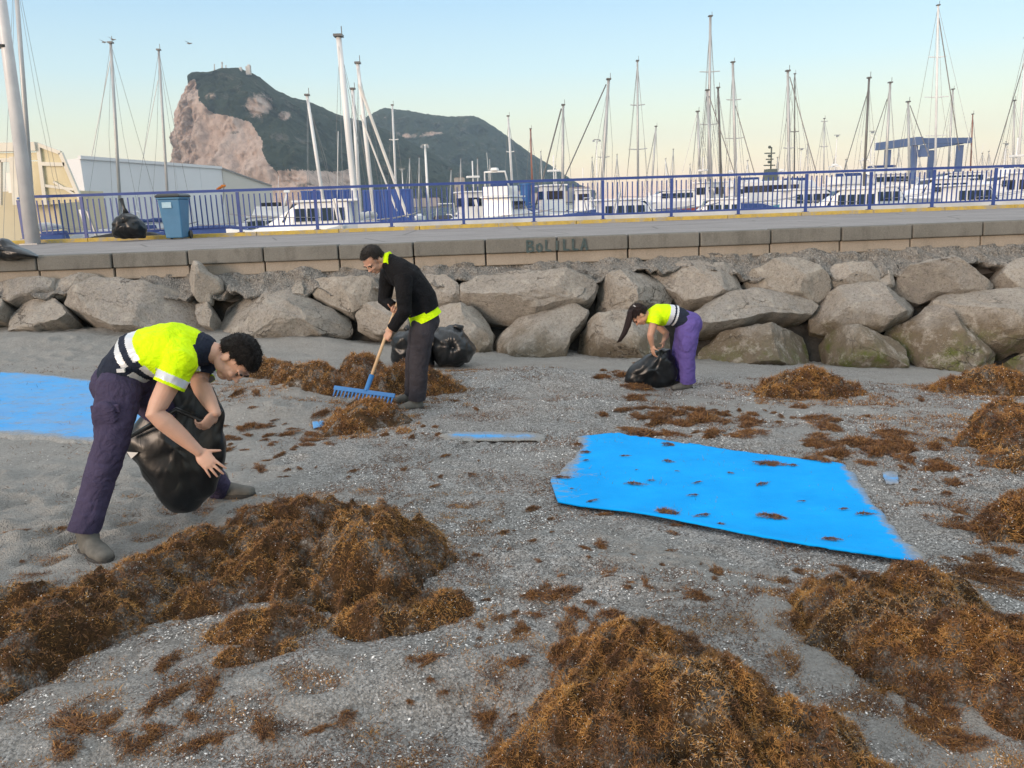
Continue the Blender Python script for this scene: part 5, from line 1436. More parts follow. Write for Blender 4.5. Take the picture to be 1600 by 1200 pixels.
# blue travelling boat hoist
YT = 100
tl = empty('boat_hoist', at(1440, 300, YT) * np.array([1, 1, 0]) + np.array([0, 0, -1.0]), 'blue travelling boat hoist with four legs and long top beams', 'boat hoist')
BL2 = mat('hoist_blue', (0.10, 0.15, 0.28), (0.08, 0.125, 0.25), 0.5, 0.5)
def beam(name, a, b_, w_, h_, par=tl):
    a, b_ = V(a), V(b_); d = (b_ - a).normalized(); s_ = d.cross(Vector((0, 0, 1)))
    if s_.length < 0.1: s_ = Vector((1, 0, 0))
    s_.normalize(); n_ = s_.cross(d)
    return MB().loft([[p + s_*w_/2 + n_*h_/2, p - s_*w_/2 + n_*h_/2, p - s_*w_/2 - n_*h_/2, p + s_*w_/2 - n_*h_/2] for p in (a, b_)]).build(name, BL2, par)
zt = at(1432, 221, 92)[2]
def hx(px, Y_): return at(px, 240, Y_)[0]
for (px_, Y_) in ((1387, 99), (1428, 92), (1499, 94), (1455, 104)):
    X_ = hx(px_, Y_)
    beam('leg', (X_, Y_, -1.0), (X_, Y_, zt - 0.45), 0.6, 0.5)
    for k in (-1.0, 1.0): MB().tube([(X_ - 0.25, Y_ + k, -0.5), (X_ + 0.25, Y_ + k, -0.5)], 0.5, 14).build('wheel', BLK, tl)
beam('top_beam', (hx(1370, 100), 100, zt), (hx(1436, 91), 91, zt), 0.7, 0.85)
beam('top_beam', (hx(1437, 92), 92, zt + 0.02), (hx(1513, 94), 94, zt + 0.02), 0.7, 0.6)
beam('top_beam', (hx(1440, 106), 106, zt), (hx(1500, 94.6), 94.6, zt), 0.6, 0.6)
MB().box((hx(1437, 92), 91.2, zt - 1.3), (0.8, 0.8, 0.8)).build('control_cabin', BL2, tl)

# harbour lamps
def harbour_lamp(px, y0, y1, Y, label, heads=2, wpx=3.0):
    b_, t_ = at(px, y1, Y), at(px, y0, Y); b_[2] = ZSEA + 0.6
    r_ = wpx * Y / FPX / 2
    o = empty('harbour_lamp', b_, label, 'lamp post')
    t_[0] = b_[0] = t_[0]
    MB().tube([b_, t_], [r_, r_ * 0.7], 8).build('pole', WHITE, o, smooth=True)
    hw = 4.5 * Y / FPX
    MB().box(t_, (hw * 2, 0.12, 0.10)).build('arm', GREYM, o)
    for k in range(heads):
        x_ = t_[0] + (-hw + 2 * hw * k / max(1, heads - 1) if heads > 1 else 0)
        MB().box((x_, t_[1] - 0.2, t_[2] - 0.18), (hw * 0.7, 0.6, 0.22), 0, 0.8).build('lamp_head', GREYM, o, bevel=0.03)
harbour_lamp(664, 226, 300, 70, 'pale twin headed harbour lamp pole before the green hillside', 2, 4.5)
harbour_lamp(932, 218, 290, 120, 'slim harbour lamp with two drooping heads beside the long forestay', 2, 1.8)
harbour_lamp(628, 264, 300, 110, 'short harbour lamp below the saddle of the hills', 1, 2.2)
harbour_lamp(1252, 232, 285, 150, 'slim single headed harbour lamp beside the thin dark mast', 1, 1.5)
harbour_lamp(1308, 211, 280, 150, 'slim tall harbour lamp before the hoist', 1, 1.6)
harbour_lamp(1363, 205, 280, 130, 'harbour lamp close beside the grey mast at the hoist leg', 1, 1.8)
harbour_lamp(1572, 224, 275, 130, 'slim harbour lamp near the hoist yard edge', 1, 1.8)

# blue containers behind the masts
CONT = mat('container_blue', (0.02, 0.07, 0.28), (0.025, 0.085, 0.32), 0.8, 0.5)
for k, (x0, x1, y0, y1, Y, lb) in enumerate(((470, 556, 297, 345, 70, 'blue shipping container behind the thick white mast'), (566, 640, 296, 348, 66, 'darker blue shipping container behind the slanting furled sail'))):
    a, b_ = at(x0, y0 + 0.034 * 0, Y), at(x1, y0, Y)
    zt_ = (a[2] + b_[2]) / 2; zb_ = ZSEA + 0.8
    root = empty('container', ((a[0] + b_[0]) / 2, Y + 1.2, zb_), lb, 'container')
    MB().box(((a[0] + b_[0]) / 2, Y + 1.2, (zt_ + zb_) / 2), (b_[0] - a[0], 2.4, zt_ - zb_)).build('shell', CONT, root)
    n = int((b_[0] - a[0]) / 0.28)
    for j in range(n):
        x_ = a[0] + (j + 0.5) * (b_[0] - a[0]) / n
        MB().box((x_, Y - 0.02, (zt_ + zb_) / 2), (0.14, 0.06, zt_ - zb_ - 0.25)).build('rib', CONT, root)
    for z_ in (zt_ - 0.06, zb_ + 0.06): MB().box(((a[0] + b_[0]) / 2, Y - 0.03, z_), (b_[0] - a[0] + 0.04, 0.1, 0.13)).build('frame', CONT, root)
# hard standing behind the railing where the yard is
tag(MB().prism([(-60, 60), (-2.5, 62), (-2.0, 130), (-60, 140)], ZSEA - 1, ZSEA + 0.8).build('boatyard', bpy.data.materials['quay_concrete']), kind='structure')
tag(MB().prism([(31, 92), (110, 92), (110, 120), (31, 120)], ZSEA - 1, ZSEA + 0.4).build('hoist_quay', bpy.data.materials['quay_concrete']), kind='structure')
for i_, y_ in enumerate((36, 60, 94, 125)):
    tag(MB().box((22, y_ + 6, ZSEA + 0.35), (64, 1.8, 0.25)).build('pontoon', mat('pontoon', (0.45, 0.43, 0.40), (0.36, 0.34, 0.31), 0.6, 0.85)), 'long floating pontoon between %s rows of moored boats' % ('the nearest', 'the second', 'the third', 'the farthest')[i_], 'pontoon')
# white painted breakwater wall of the basin just beyond the railing
tag(MB().prism([(-5.5, 30.2), (30, 33.4), (30, 33.8), (-5.5, 30.6)], ZSEA - 1, 1.10).build('basin_wall', mat('white_wall', (0.66, 0.66, 0.65), (0.5, 0.5, 0.49), 0.8, 0.7), None, (8, 32, ZSEA)), 'long low white painted basin wall just beyond the blue railing', 'wall')
# orange sign and blue mooring pile
sg_ = at(762, 302, 75); o = MB().box((sg_[0], 75, 2.3), (0.9, 0.12, 1.0)).box((sg_[0], 75.05, 0.7), (0.12, 0.1, 2.4)).build('orange_sign', mat('orange_panel', (0.75, 0.23, 0.05), (0.66, 0.2, 0.05), 1, 0.6), None, (sg_[0], 75, -0.5))
tag(o, 'small plain orange panel on a post between white boats', 'sign')
mp = at(821, 289, 64); tag(MB().tube([(mp[0], 64, ZSEA - 0.5), (mp[0], 64, mp[2])], 0.42, 14).tube([(mp[0], 64, mp[2]), (mp[0], 64, mp[2] + 0.12)], 0.5, 14).build('mooring_pile', mat('pile_blue', (0.03, 0.13, 0.36), None, 1, 0.5), None, (mp[0], 64, ZSEA)), 'upright blue mooring pile between the white yachts', 'mooring pile')

# long grey shed
SHED = mat('shed_cladding', (0.66, 0.68, 0.70), (0.62, 0.64, 0.66), 0.15, 0.6)
A_, B_, C_ = at(125, 247, 62), at(346, 263, 84), at(425, 291, 87)
zg = ZSEA + 0.8
root = empty('long_shed', (A_[0], A_[1], zg), 'long pale grey industrial shed with sloping end under the limestone cliff', 'building')
def wall_prism(pts_top, name, m_, dy=8.0):
    r0 = []; r1 = []
    vs = [(p[0], p[1], p[2]) for p in pts_top] + [(p[0], p[1], zg) for p in pts_top[::-1]]
    n = len(vs)
    bk = [(x - 10.0, y + dy, z) for x, y, z in vs]
    return MB().add(vs + bk, [tuple(range(n)), tuple(range(2*n - 1, n - 1, -1))] + [(k, (k+1) % n, n + (k+1) % n, n + k) for k in range(n)]).build(name, m_, root)
wall_prism([A_, B_], 'wall', SHED)
wall_prism([B_ + np.array([0.02, 0.05, -0.02]), C_], 'end_bay', mat('shed_cladding_cream', (0.58, 0.57, 0.53), (0.54, 0.53, 0.49), 0.3, 0.6))
d_ = (B_ - A_)
for k in range(1, 5):
    p = A_ + d_ * (k / 5)
    MB().tube([(p[0], p[1] - 0.03, zg), (p[0], p[1] - 0.03, p[2] - 0.05)], 0.035, 4).build('seam', SHED, root)
beam('roof_trim', A_ + np.array([0, -0.1, 0.05]), B_ + np.array([0, -0.1, 0.05]), 0.25, 0.25, root).data.materials[0] = SHED
beam('roof_trim', B_ + np.array([0, -0.1, 0.05]), C_ + np.array([0, -0.1, 0.05]), 0.14, 0.14, root).data.materials[0] = GREYM
lm = at(174, 257, 66.5); MB().box((lm[0] + 0.1, lm[1] - 0.2, lm[2]), (0.5, 0.25, 0.3)).build('wall_lamp', WHITE, root)

# glazed yellowish building at the far left
tg = NT('cream_glazing')
tg.b.inputs['Transmission Weight'].default_value = 0.35
GLZ = tg.out(tg.ramp(tg.noise(0.5, 3), [(0.3, (0.62, 0.54, 0.33)), (0.7, (0.72, 0.65, 0.44))]), 0.25)
FRM = mat('cream_frame', (0.66, 0.63, 0.54), (0.58, 0.55, 0.47), 0.6, 0.5)
Yg = 50
g = lambda x, y: at(x, y, Yg)
root = empty('glazed_pavilion', (at(60, 310, Yg)[0], Yg, -0.6), 'pale yellow glazed pavilion with cream frames and slanting end wall', 'building')
def fbar(a, b_, w_=0.22): beam('frame_bar', a, b_, w_, w_, root).data.materials[0] = FRM
def pane(pts):
    P = [V(p) for p in pts]; n = len(P)
    MB().add([p + Vector((0, 0.06, 0)) for p in P] + [p + Vector((0, 0.1, 0)) for p in P], [tuple(range(n)), tuple(range(2*n-1, n-1, -1))] + [(k, (k+1) % n, n + (k+1) % n, n + k) for k in range(n)]).build('pane', GLZ, root)
fbar(g(-60, 232), g(58, 229), 0.5); fbar(g(60, 226), g(95, 239)); fbar(g(95, 239), g(126, 312)); fbar(g(60, 226), g(72, 320)); fbar(g(66, 256), g(102, 257)); fbar(g(70, 290), g(116, 296), 0.16); fbar(g(-60, 252), g(20, 250)); fbar(g(22, 245), g(28, 320), 0.4); fbar(g(0, 250), g(0, 320)); fbar(g(84, 284), g(124, 308), 0.14)
pane([g(61, 228), g(94, 240), g(102, 256), g(66, 255)]); pane([g(67, 257), g(102, 258), g(115, 295), g(70, 290)]); pane([g(71, 292), g(116, 297), g(124, 315), g(73, 320)]); pane([g(-60, 240), g(58, 238), g(60, 250), g(-60, 252)]); pane([g(30, 252), g(62, 252), g(70, 320), g(32, 320)])
MB().box(((g(-60,320)[0] + g(70,320)[0]) / 2 , Yg + 4, 1.2), (5.5, 6, 4.4)).build('inner_wall', mat('cream_wall', (0.60, 0.54, 0.38), (0.54, 0.48, 0.34), 0.4, 0.8), root)
MB().box((g(10, 290)[0], Yg + 0.9, g(10, 285)[2]), (0.9, 0.1, 1.2)).build('window', HULLW, root)
MB().box((g(52, 275)[0], Yg + 0.9, g(52, 275)[2]), (0.5, 0.3, 1.6)).build('window', mat('ochre', (0.65, 0.45, 0.12), None, 1, 0.6), root)
# Spanish style red and yellow flag furled beside the shed
fp = at(348, 318, 60)
fl = empty('furled_flag', fp, 'drooping red and yellow flag on a thin staff before the shed', 'flag')
MB().tube([at(348, 320, 60), at(350, 286, 60)], 0.04, 6).build('staff', WIRE, fl)
fm = MB()
for k in range(7):
    a_ = at(349 - 0.4 * k, 290 + 1.0 * k, 60)
    fm.box((a_[0] - 0.05 * k + 0.04 * math.sin(k), a_[1] + 0.05 * math.sin(k * 2), a_[2]), (0.32 - 0.02 * k, 0.12, 0.12), 0.3 * k)
fm.build('cloth', mat('flag_red', (0.55, 0.06, 0.03), (0.60, 0.25, 0.03), 3.0, 0.8), fl)
# far town blocks at the foot of the ridge
rb = random.Random(8)
for k, px in enumerate((600, 640, 672, 719, 742, 770, 800, 832, 860, 884, 905)):
    Yb = 1300 + rb.uniform(-100, 400); a = at(px, 300 - 0.034 * (px - 800), Yb)
    hh = rb.uniform(14, 26) if px != 719 else 46
    w_ = rb.uniform(22, 48) if px != 719 else 18
    root = empty('town_block', (a[0], Yb, 1.0), 'distant pale town block low at the foot of the wooded ridge' if px != 719 else 'distant square tower block rising at the foot of the wooded ridge', 'building', 'town blocks under the ridge' if px != 719 else None)
    cm = mat('far_wall_%d' % (k % 3), [(0.42, 0.36, 0.30), (0.50, 0.46, 0.42), (0.36, 0.31, 0.28)][k % 3], None, 0.05, 0.9)
    MB().box((a[0], Yb, 1 + hh / 2), (w_, 14, hh)).build('wall', cm, root)
    MB().box((a[0], Yb, 1 + hh + 0.6), (w_ * 0.9, 12, 1.2)).build('roof', mat('far_roof', (0.3, 0.2, 0.16), None, 0.05, 0.9), root)
# gulls
for px, py, s_ in ((163, 66, 1), (177, 62, 1), (296, 68, 1)):
    p = at(px, py, 60)
    gm = MB().tube([p + np.array([-0.18, 0, 0]), p, p + np.array([0.2, 0, 0.02])], [0.02, 0.06, 0.015], 6)
    gm.add([p + np.array([0.05, 0, 0.03]), p + np.array([-0.08, 0, 0.03]), p + np.array([-0.2, -0.45, 0.14]), p + np.array([-0.05, 0.0, 0.05]), p + np.array([-0.2, 0.5, 0.16])], [(0, 1, 2), (0, 1, 4)])
    tag(gm.build('gull', GREYM, None, p), 'small grey gull flying near the mast tops above the shed', 'gull', 'gulls in the sky')
# ================================================================== PEOPLE
def ell_ring(c, d, ref, a, b, n=20):
    """ellipse ring around axis d; a along ref, b across"""
    d = V(d).normalized(); ref = V(ref); s = (ref - d * ref.dot(d)).normalized(); t_ = d.cross(s)
    c = V(c)
    return [c + s * (a * math.cos(2*math.pi*k/n)) + t_ * (b * math.sin(2*math.pi*k/n)) for k in range(n)]
class Flesh:
    def __init__(s): s.mb = MB()
    def limb(s, st, ref=(0, 1, 0), n=20):
        """st: list of (point, ra[, rb]) stations; rounded ends"""
        pts = [V(q[0]) for q in st]; rings = []
        for i, q in enumerate(st):
            d = (pts[min(i+1, len(pts)-1)] - pts[max(i-1, 0)]).normalized()
            ra = q[1]; rb = q[2] if len(q) > 2 else ra
            if i == 0:
                for k in (0.95, 0.75, 0.4):
                    f = math.sqrt(1 - k*k); rings.append(ell_ring(pts[0] - d * k * min(ra, rb), d, ref, ra*f, rb*f, n))
            rings.append(ell_ring(pts[i], d, ref, ra, rb, n))
            if i == len(st) - 1:
                for k in (0.4, 0.75, 0.95):
                    f = math.sqrt(1 - k*k); rings.append(ell_ring(pts[-1] + d * k * min(ra, rb), d, ref, ra*f, rb*f, n))
        s.mb.loft(rings); return s
    def ball(s, c, r, M=None):
        m0 = len(s.mb.v); s.mb.ball((0, 0, 0), r, 18, 12)
        M = M or Matrix.Identity(3)
        for i in range(m0, len(s.mb.v)):
            q = M @ Vector(s.mb.v[i]) + V(c); s.mb.v[i] = tuple(q)
        return s
    def mesh(s, voxel=0.006, smooth=4, fac=0.5, cuts=()):
        me = s.mb.mesh('flesh')
        o = bpy.data.objects.new('tmp', me); COL.objects.link(o)
        r = o.modifiers.new('r', 'REMESH'); r.mode = 'VOXEL'; r.voxel_size = voxel; r.use_smooth_shade = True
        if smooth:
            sm = o.modifiers.new('s', 'SMOOTH'); sm.iterations = smooth; sm.factor = fac
        dg = bpy.context.evaluated_depsgraph_get()
        out = bpy.data.meshes.new_from_object(o.evaluated_get(dg))
        bpy.data.objects.remove(o); bpy.data.meshes.remove(me)
        return out
def cut_open(me, cuts):
    """open hems: slice away what lies beyond each plane, only near that plane's centre"""
    bm = bmesh.new(); bm.from_mesh(me)
    for c, n, rad in cuts:
        c, n = V(c), V(n).normalized()
        fs = [f for f in bm.faces if (f.calc_center_median() - c).length < rad]
        geom = list(fs) + list({e for f in fs for e in f.edges}) + list({v for f in fs for v in f.verts})
        bmesh.ops.bisect_plane(bm, geom=geom, plane_co=c, plane_no=n, clear_outer=True)
    bm.to_mesh(me); bm.free(); me.update()
def verts_of(me):
    a = np.empty(len(me.vertices) * 3, np.float32); me.vertices.foreach_get('co', a); return a.reshape(-1, 3).astype(float)
def norms_of(me):
    a = np.empty(len(me.vertices) * 3, np.float32); me.vertices.foreach_get('normal', a); return a.reshape(-1, 3).astype(float)
def set_verts(me, A):
    me.vertices.foreach_set('co', A.astype(np.float32).ravel()); me.update()
def wrinkle(me, amp, scale, seed=0.0, sq=(1, 1, 1)):
    A, N = verts_of(me), norms_of(me)
    d = 1 - 2 * np.abs(perlin(A[:, 0]*scale*sq[0] + seed, A[:, 1]*scale*sq[1], A[:, 2]*scale*sq[2])) 
    d = d * 0.7 + 0.6 * perlin(A[:, 0]*scale*2.3*sq[0], A[:, 1]*scale*2.3*sq[1] + seed, A[:, 2]*scale*2.3*sq[2])
    set_verts(me, A + N * (amp * d)[:, None])
def faces_c(me):
    a = np.empty(len(me.polygons) * 3, np.float32); me.polygons.foreach_get('center', a); return a.reshape(-1, 3).astype(float)
def cloth(name, a, b, scale=30, rough=0.85):
    t = NT(name); c = t.ramp(t.noise(5, 4, 0.6), [(0.3, a), (0.7, b)])
    fo = t.math('ABSOLUTE', t.math('SUBTRACT', t.noise(scale * 0.4, 3, 0.5, None, 1.2), 0.5))
    t.bump(t.math('ADD', t.math('ADD', t.math('MULTIPLY', fo, -1.6), t.math('MULTIPLY', t.noise(scale, 4, 0.6, None, 0.8), 0.5)), t.math('MULTIPLY', t.noise(420, 2), 0.08)), 0.6, 0.03)
    return t.out(c, rough, 0, 0.2)
def skin_mat(name, c):
    t = NT(name)
    col = t.ramp(t.noise(14, 4, 0.6), [(0.3, tuple(x * 0.86 for x in c)), (0.7, c)])
    col = t.mix(t.ramp(t.noise(5, 3), [(0.45, 0.0), (0.75, 0.35)]), col, (c[0] * 0.95, c[1] * 0.72, c[2] * 0.66))
    t.bump(t.noise(120, 3), 0.15, 0.003)
    t.b.inputs['Subsurface Weight'].default_value = 0.12
    t.b.inputs['Subsurface Radius'].default_value = (0.02, 0.008, 0.004)
    return t.out(col, 0.5, 0, 0.4)
SKIN = skin_mat('skin', (0.56, 0.34, 0.25))
SKIN2 = skin_mat('skin_tan', (0.50, 0.29, 0.20))
LIME = cloth('hi_vis_lime', (0.58, 0.86, 0.0), (0.64, 0.92, 0.005))
NAVY = cloth('navy_cloth', (0.012, 0.017, 0.032), (0.02, 0.026, 0.045))
SILV = mat('reflective_tape', (0.62, 0.64, 0.66), (0.55, 0.57, 0.6), 20, 0.3, 0.2)
PURP = cloth('purple_work_cloth', (0.042, 0.035, 0.070), (0.062, 0.052, 0.102), 22)
PURP2 = cloth('violet_work_cloth', (0.09, 0.066, 0.24), (0.125, 0.09, 0.31), 22)
CHAR = cloth('charcoal_cloth', (0.028, 0.026, 0.032), (0.045, 0.042, 0.05), 22)
BLACKW = cloth('black_knit', (0.004, 0.004, 0.005), (0.009, 0.009, 0.011), 60)
BOOT = mat('dusty_boot', (0.135, 0.13, 0.115), (0.08, 0.077, 0.068), 14, 0.85, bump=0.4)
SOLE = mat('boot_sole', (0.05, 0.048, 0.045), None, 10, 0.9)
REDS = mat('red_shoe_trim', (0.32, 0.06, 0.05), None, 10, 0.7)
def hair_mat(name, c):
    t = NT(name)
    col = t.ramp(t.noise(160, 4, 0.7, t.scaled((1, 1, 0.3))), [(0.3, tuple(x * 0.5 for x in c)), (0.7, c)])
    t.bump(t.noise(220, 4, 0.7), 0.9, 0.012)
    return t.out(col, 0.5, 0, 0.35)
HAIRK = hair_mat('black_hair', (0.012, 0.009, 0.008)); HAIRG = hair_mat('greying_hair', (0.045, 0.038, 0.034)); HAIRB = hair_mat('dark_brown_hair', (0.03, 0.016, 0.016))
EYE = mat('eye_dark', (0.02, 0.014, 0.01), None, 10, 0.2)

def head_parts(fl, c, fwd, up, s=1.0, female=False):
    """adds skull, jaw, nose, ears to a Flesh; returns the rotation"""
    f = V(fwd).normalized(); u = V(up); u = (u - f * u.dot(f)).normalized(); l = u.cross(f)
    M = Matrix((f, l, u)).transposed()          # local x=face, y=left, z=crown
    P = lambda x, y, z: V(c) + M @ Vector((x * s, y * s, z * s))
    b = lambda p, r: fl.ball(P(*p), tuple(k * s for k in r), M)
    b((-0.012, 0, 0.022), (0.098, 0.076, 0.092))        # skull
    b((0.035, 0, -0.030), (0.060, 0.060, 0.072))        # face
    b((0.048, 0, -0.082), (0.036, 0.040, 0.030))        # chin
    for sg in (-1, 1):
        b((0.010, sg*0.045, -0.062), (0.045, 0.020, 0.034))   # jaw side
        b((0.066, sg*0.032, -0.024), (0.024, 0.022, 0.020))   # cheek
        b((-0.006, sg*0.078, -0.012), (0.020, 0.009, 0.030))  # ear
        b((0.080, sg*0.030, 0.020), (0.014, 0.026, 0.009))    # brow
    b((0.088, 0, -0.004), (0.014, 0.010, 0.026)); b((0.102, 0, -0.024), (0.017, 0.014, 0.012))   # nose
    for sg in (-1, 1): b((0.094, sg*0.012, -0.029), (0.010, 0.009, 0.008))
    b((0.088, 0, -0.053), (0.011, 0.023, 0.006)); b((0.086, 0, -0.063), (0.011, 0.019, 0.007))   # lips
    b((-0.03, 0, -0.07), (0.05, 0.05, 0.06))            # nape
    return M, P
def face_bits(root, P, M, s, brow_m):
    for sg in (-1, 1):
        mb = MB(); mb.ball(tuple(P(0.082, sg*0.031, 0.0)), 0.0075 * s, 10, 8); mb.build('eye', EYE, root, smooth=True)
        mb = MB().tube([P(0.090, sg*0.013, 0.017), P(0.094, sg*0.033, 0.024), P(0.078, sg*0.055, 0.018)], [0.004*s, 0.006*s, 0.003*s], 6); mb.build('eyebrow', brow_m, root, smooth=True)
def hair_cap(root, P, M, s, m_, name='hair', thick=1.0, front=0.05, seed=0, low=-0.045, amp=0.0035, voxel=0.0055, strand_n=8000, slen=0.011, zf=0.062):
    fl = Flesh()
    fl.ball(P(-0.014, 0, 0.028), tuple(k * s * thick for k in (0.108, 0.087, 0.098)), M)
    fl.ball(P(-0.045, 0, -0.02), tuple(k * s * thick for k in (0.072, 0.074, 0.060)), M)
    me = fl.mesh(voxel, 2)
    Mi = np.array(M.inverted()); c = np.array(P(0, 0, 0))
    A = verts_of(me); Lc = (A - c) @ Mi.T / s
    # pull the parts over face and neck inside the head so only the hair region remains outside
    face = (Lc[:, 0] > front - 0.0 + 0.35 * (0.06 - Lc[:, 2]).clip(-0.2, 0.0)) & (Lc[:, 2] < zf)
    side = (Lc[:, 0] > 0.012) & (Lc[:, 2] < 0.035)
    lowm = Lc[:, 2] < low
    earm = (Lc[:, 0] > -0.035) & (Lc[:, 2] < 0.012)
    k = np.where(face | side | lowm | earm, 0.72, 1.0)
    N = norms_of(me)
    d = fbm(A[:, 0]*45, A[:, 1]*45, A[:, 2]*45 + seed, 3, 0.6)
    A2 = c + (A - c) * k[:, None] + N * (amp * d * (k > 0.9))[:, None]
    set_verts(me, A2)
    o = link(name, me, m_, root, smooth=True)
    ok = np.where(k > 0.9)[0]; r = np.random.default_rng(int(seed * 10) + 5)
    pick = r.choice(ok, strand_n); fwd = np.array(M @ Vector((0.75, 0, -0.35)))
    flow = np.stack([perlin(A2[pick, 0]*18, A2[pick, 1]*18, A2[pick, 2]*18 + q_) for q_ in (1.0, 5.0, 9.0)], 1)
    D = N[pick] * 0.10 + fwd * 1.0 + flow * 0.35; D /= np.linalg.norm(D, axis=1)[:, None]
    v, q, t, _ = strands(A2[pick] + r.normal(size=(strand_n, 3)) * 0.002, D, slen * (0.5 + r.random(strand_n)), np.full(strand_n, 0.0019), np.zeros(strand_n), r)
    hs = link('hair_strands', np_mesh('hs', v, q, t), m_, o); hs['kind'] = 'stuff'
    return o
def finger(fl, base, d0, bend_axis, L, r, curl):
    p = V(base); d = V(d0).normalized(); ax = V(bend_axis).normalized(); st = [(p.copy(), r)]
    for k, (fr, c_) in enumerate(((0.45, curl[0]), (0.30, curl[1]), (0.25, curl[2]))):
        d = Matrix.Rotation(c_, 3, ax) @ d
        p = p + d * (L * fr); st.append((p.copy(), r * (1 - 0.1 * (k + 1))))
    fl.limb(st, ref=ax, n=10)
def hand(fl, wrist, dirv, palm_n, s=1.0, curl=(0.3, 0.4, 0.3), spread=0.16, thumb_side=1, thumb_curl=0.3):
    """dirv: wrist to knuckles; palm_n: out of the palm; fingers curl towards palm_n"""
    d = V(dirv).normalized(); n = V(palm_n); n = (n - d * n.dot(d)).normalized(); w = d.cross(n) * thumb_side   # w: towards thumb
    W = V(wrist)
    pm = W + d * 0.045 * s
    M = Matrix((d, w, n)).transposed()
    fl.ball(pm, (0.052*s, 0.041*s, 0.016*s), M); fl.ball(W + d*0.07*s, (0.03*s, 0.040*s, 0.0135*s), M)
    fl.ball(W + d*0.03*s + w*0.022*s + n*0.006*s, (0.034*s, 0.018*s, 0.016*s), M)
    ax = -w * thumb_side if False else d.cross(n)      # rotation about this axis turns d towards n
    for k, L in enumerate((0.072, 0.080, 0.074, 0.058)):
        off = (0.029 - 0.0195 * k) * s
        a = (1.5 - k) * spread
        dd = (d * math.cos(a) + w * math.sin(a)).normalized()
        finger(fl, W + d*0.085*s*(1 - 0.04*abs(k - 1)) + w*off, dd, ax, L*s, 0.0085*s if k < 3 else 0.0075*s, curl)
    td = (d * 0.62 + w * 0.75 + n * 0.25)
    finger(fl, W + d*0.022*s + w*0.032*s, td, ax, 0.062*s, 0.0100*s, (thumb_curl * 0.3, thumb_curl, thumb_curl))
def boot(root, heel, toe, up=(0, 0, 1), s=1.0, m_=BOOT, ankle_h=0.12, name='shoe'):
    h, t = V(heel), V(toe); d = (t - h); L = d.length; d.normalize(); u = V(up)
    u = (u - d * u.dot(d)).normalized()
    fl = Flesh()
    w = 0.046 * s; side = d.cross(u)
    fl.limb([(h + d*0.03*s + u*0.045*s, 0.040*s, 0.036*s), (h + d*L*0.35 + u*0.05*s, 0.050*s, 0.041*s), (h + d*L*0.62 + u*0.040*s, 0.038*s, 0.048*s), (h + d*L*0.90 + u*0.034*s, 0.028*s, 0.042*s)], ref=u)
    fl.limb([(h + d*0.06*s + u*0.04*s, 0.045*s), (h + d*0.055*s + u*ankle_h*s, 0.050*s)], ref=d)
    o = link(name, fl.mesh(0.007, 4), m_, root, smooth=True)
    for k in range(4):
        q = h + d*L*(0.36 + 0.09*k) + u*(0.098 - 0.012*k)*s
        MB().tube([q - side*0.022*s - u*0.008, q + u*0.004, q + side*0.022*s - u*0.008], 0.0035*s, 6).build('lace', SOLE, o)
    rings = []
    out = [(-0.02, 0.02), (0.0, 0.036), (0.3, 0.040), (0.62, 0.050), (0.85, 0.046), (0.98, 0.026), (1.02, 0.006)]
    ring = [h + d*(k*L) + side*(ww*s) for k, ww in out] + [h + d*(k*L) - side*(ww*s) for k, ww in out[::-1]]
    MB().loft([[p + u*0.004 for p in ring], [p + u*0.026*s for p in ring]]).build('sole', SOLE, o, bevel=0.004)
    return o
def mix3(a, b, t_): return V(a) * (1 - t_) + V(b) * t_

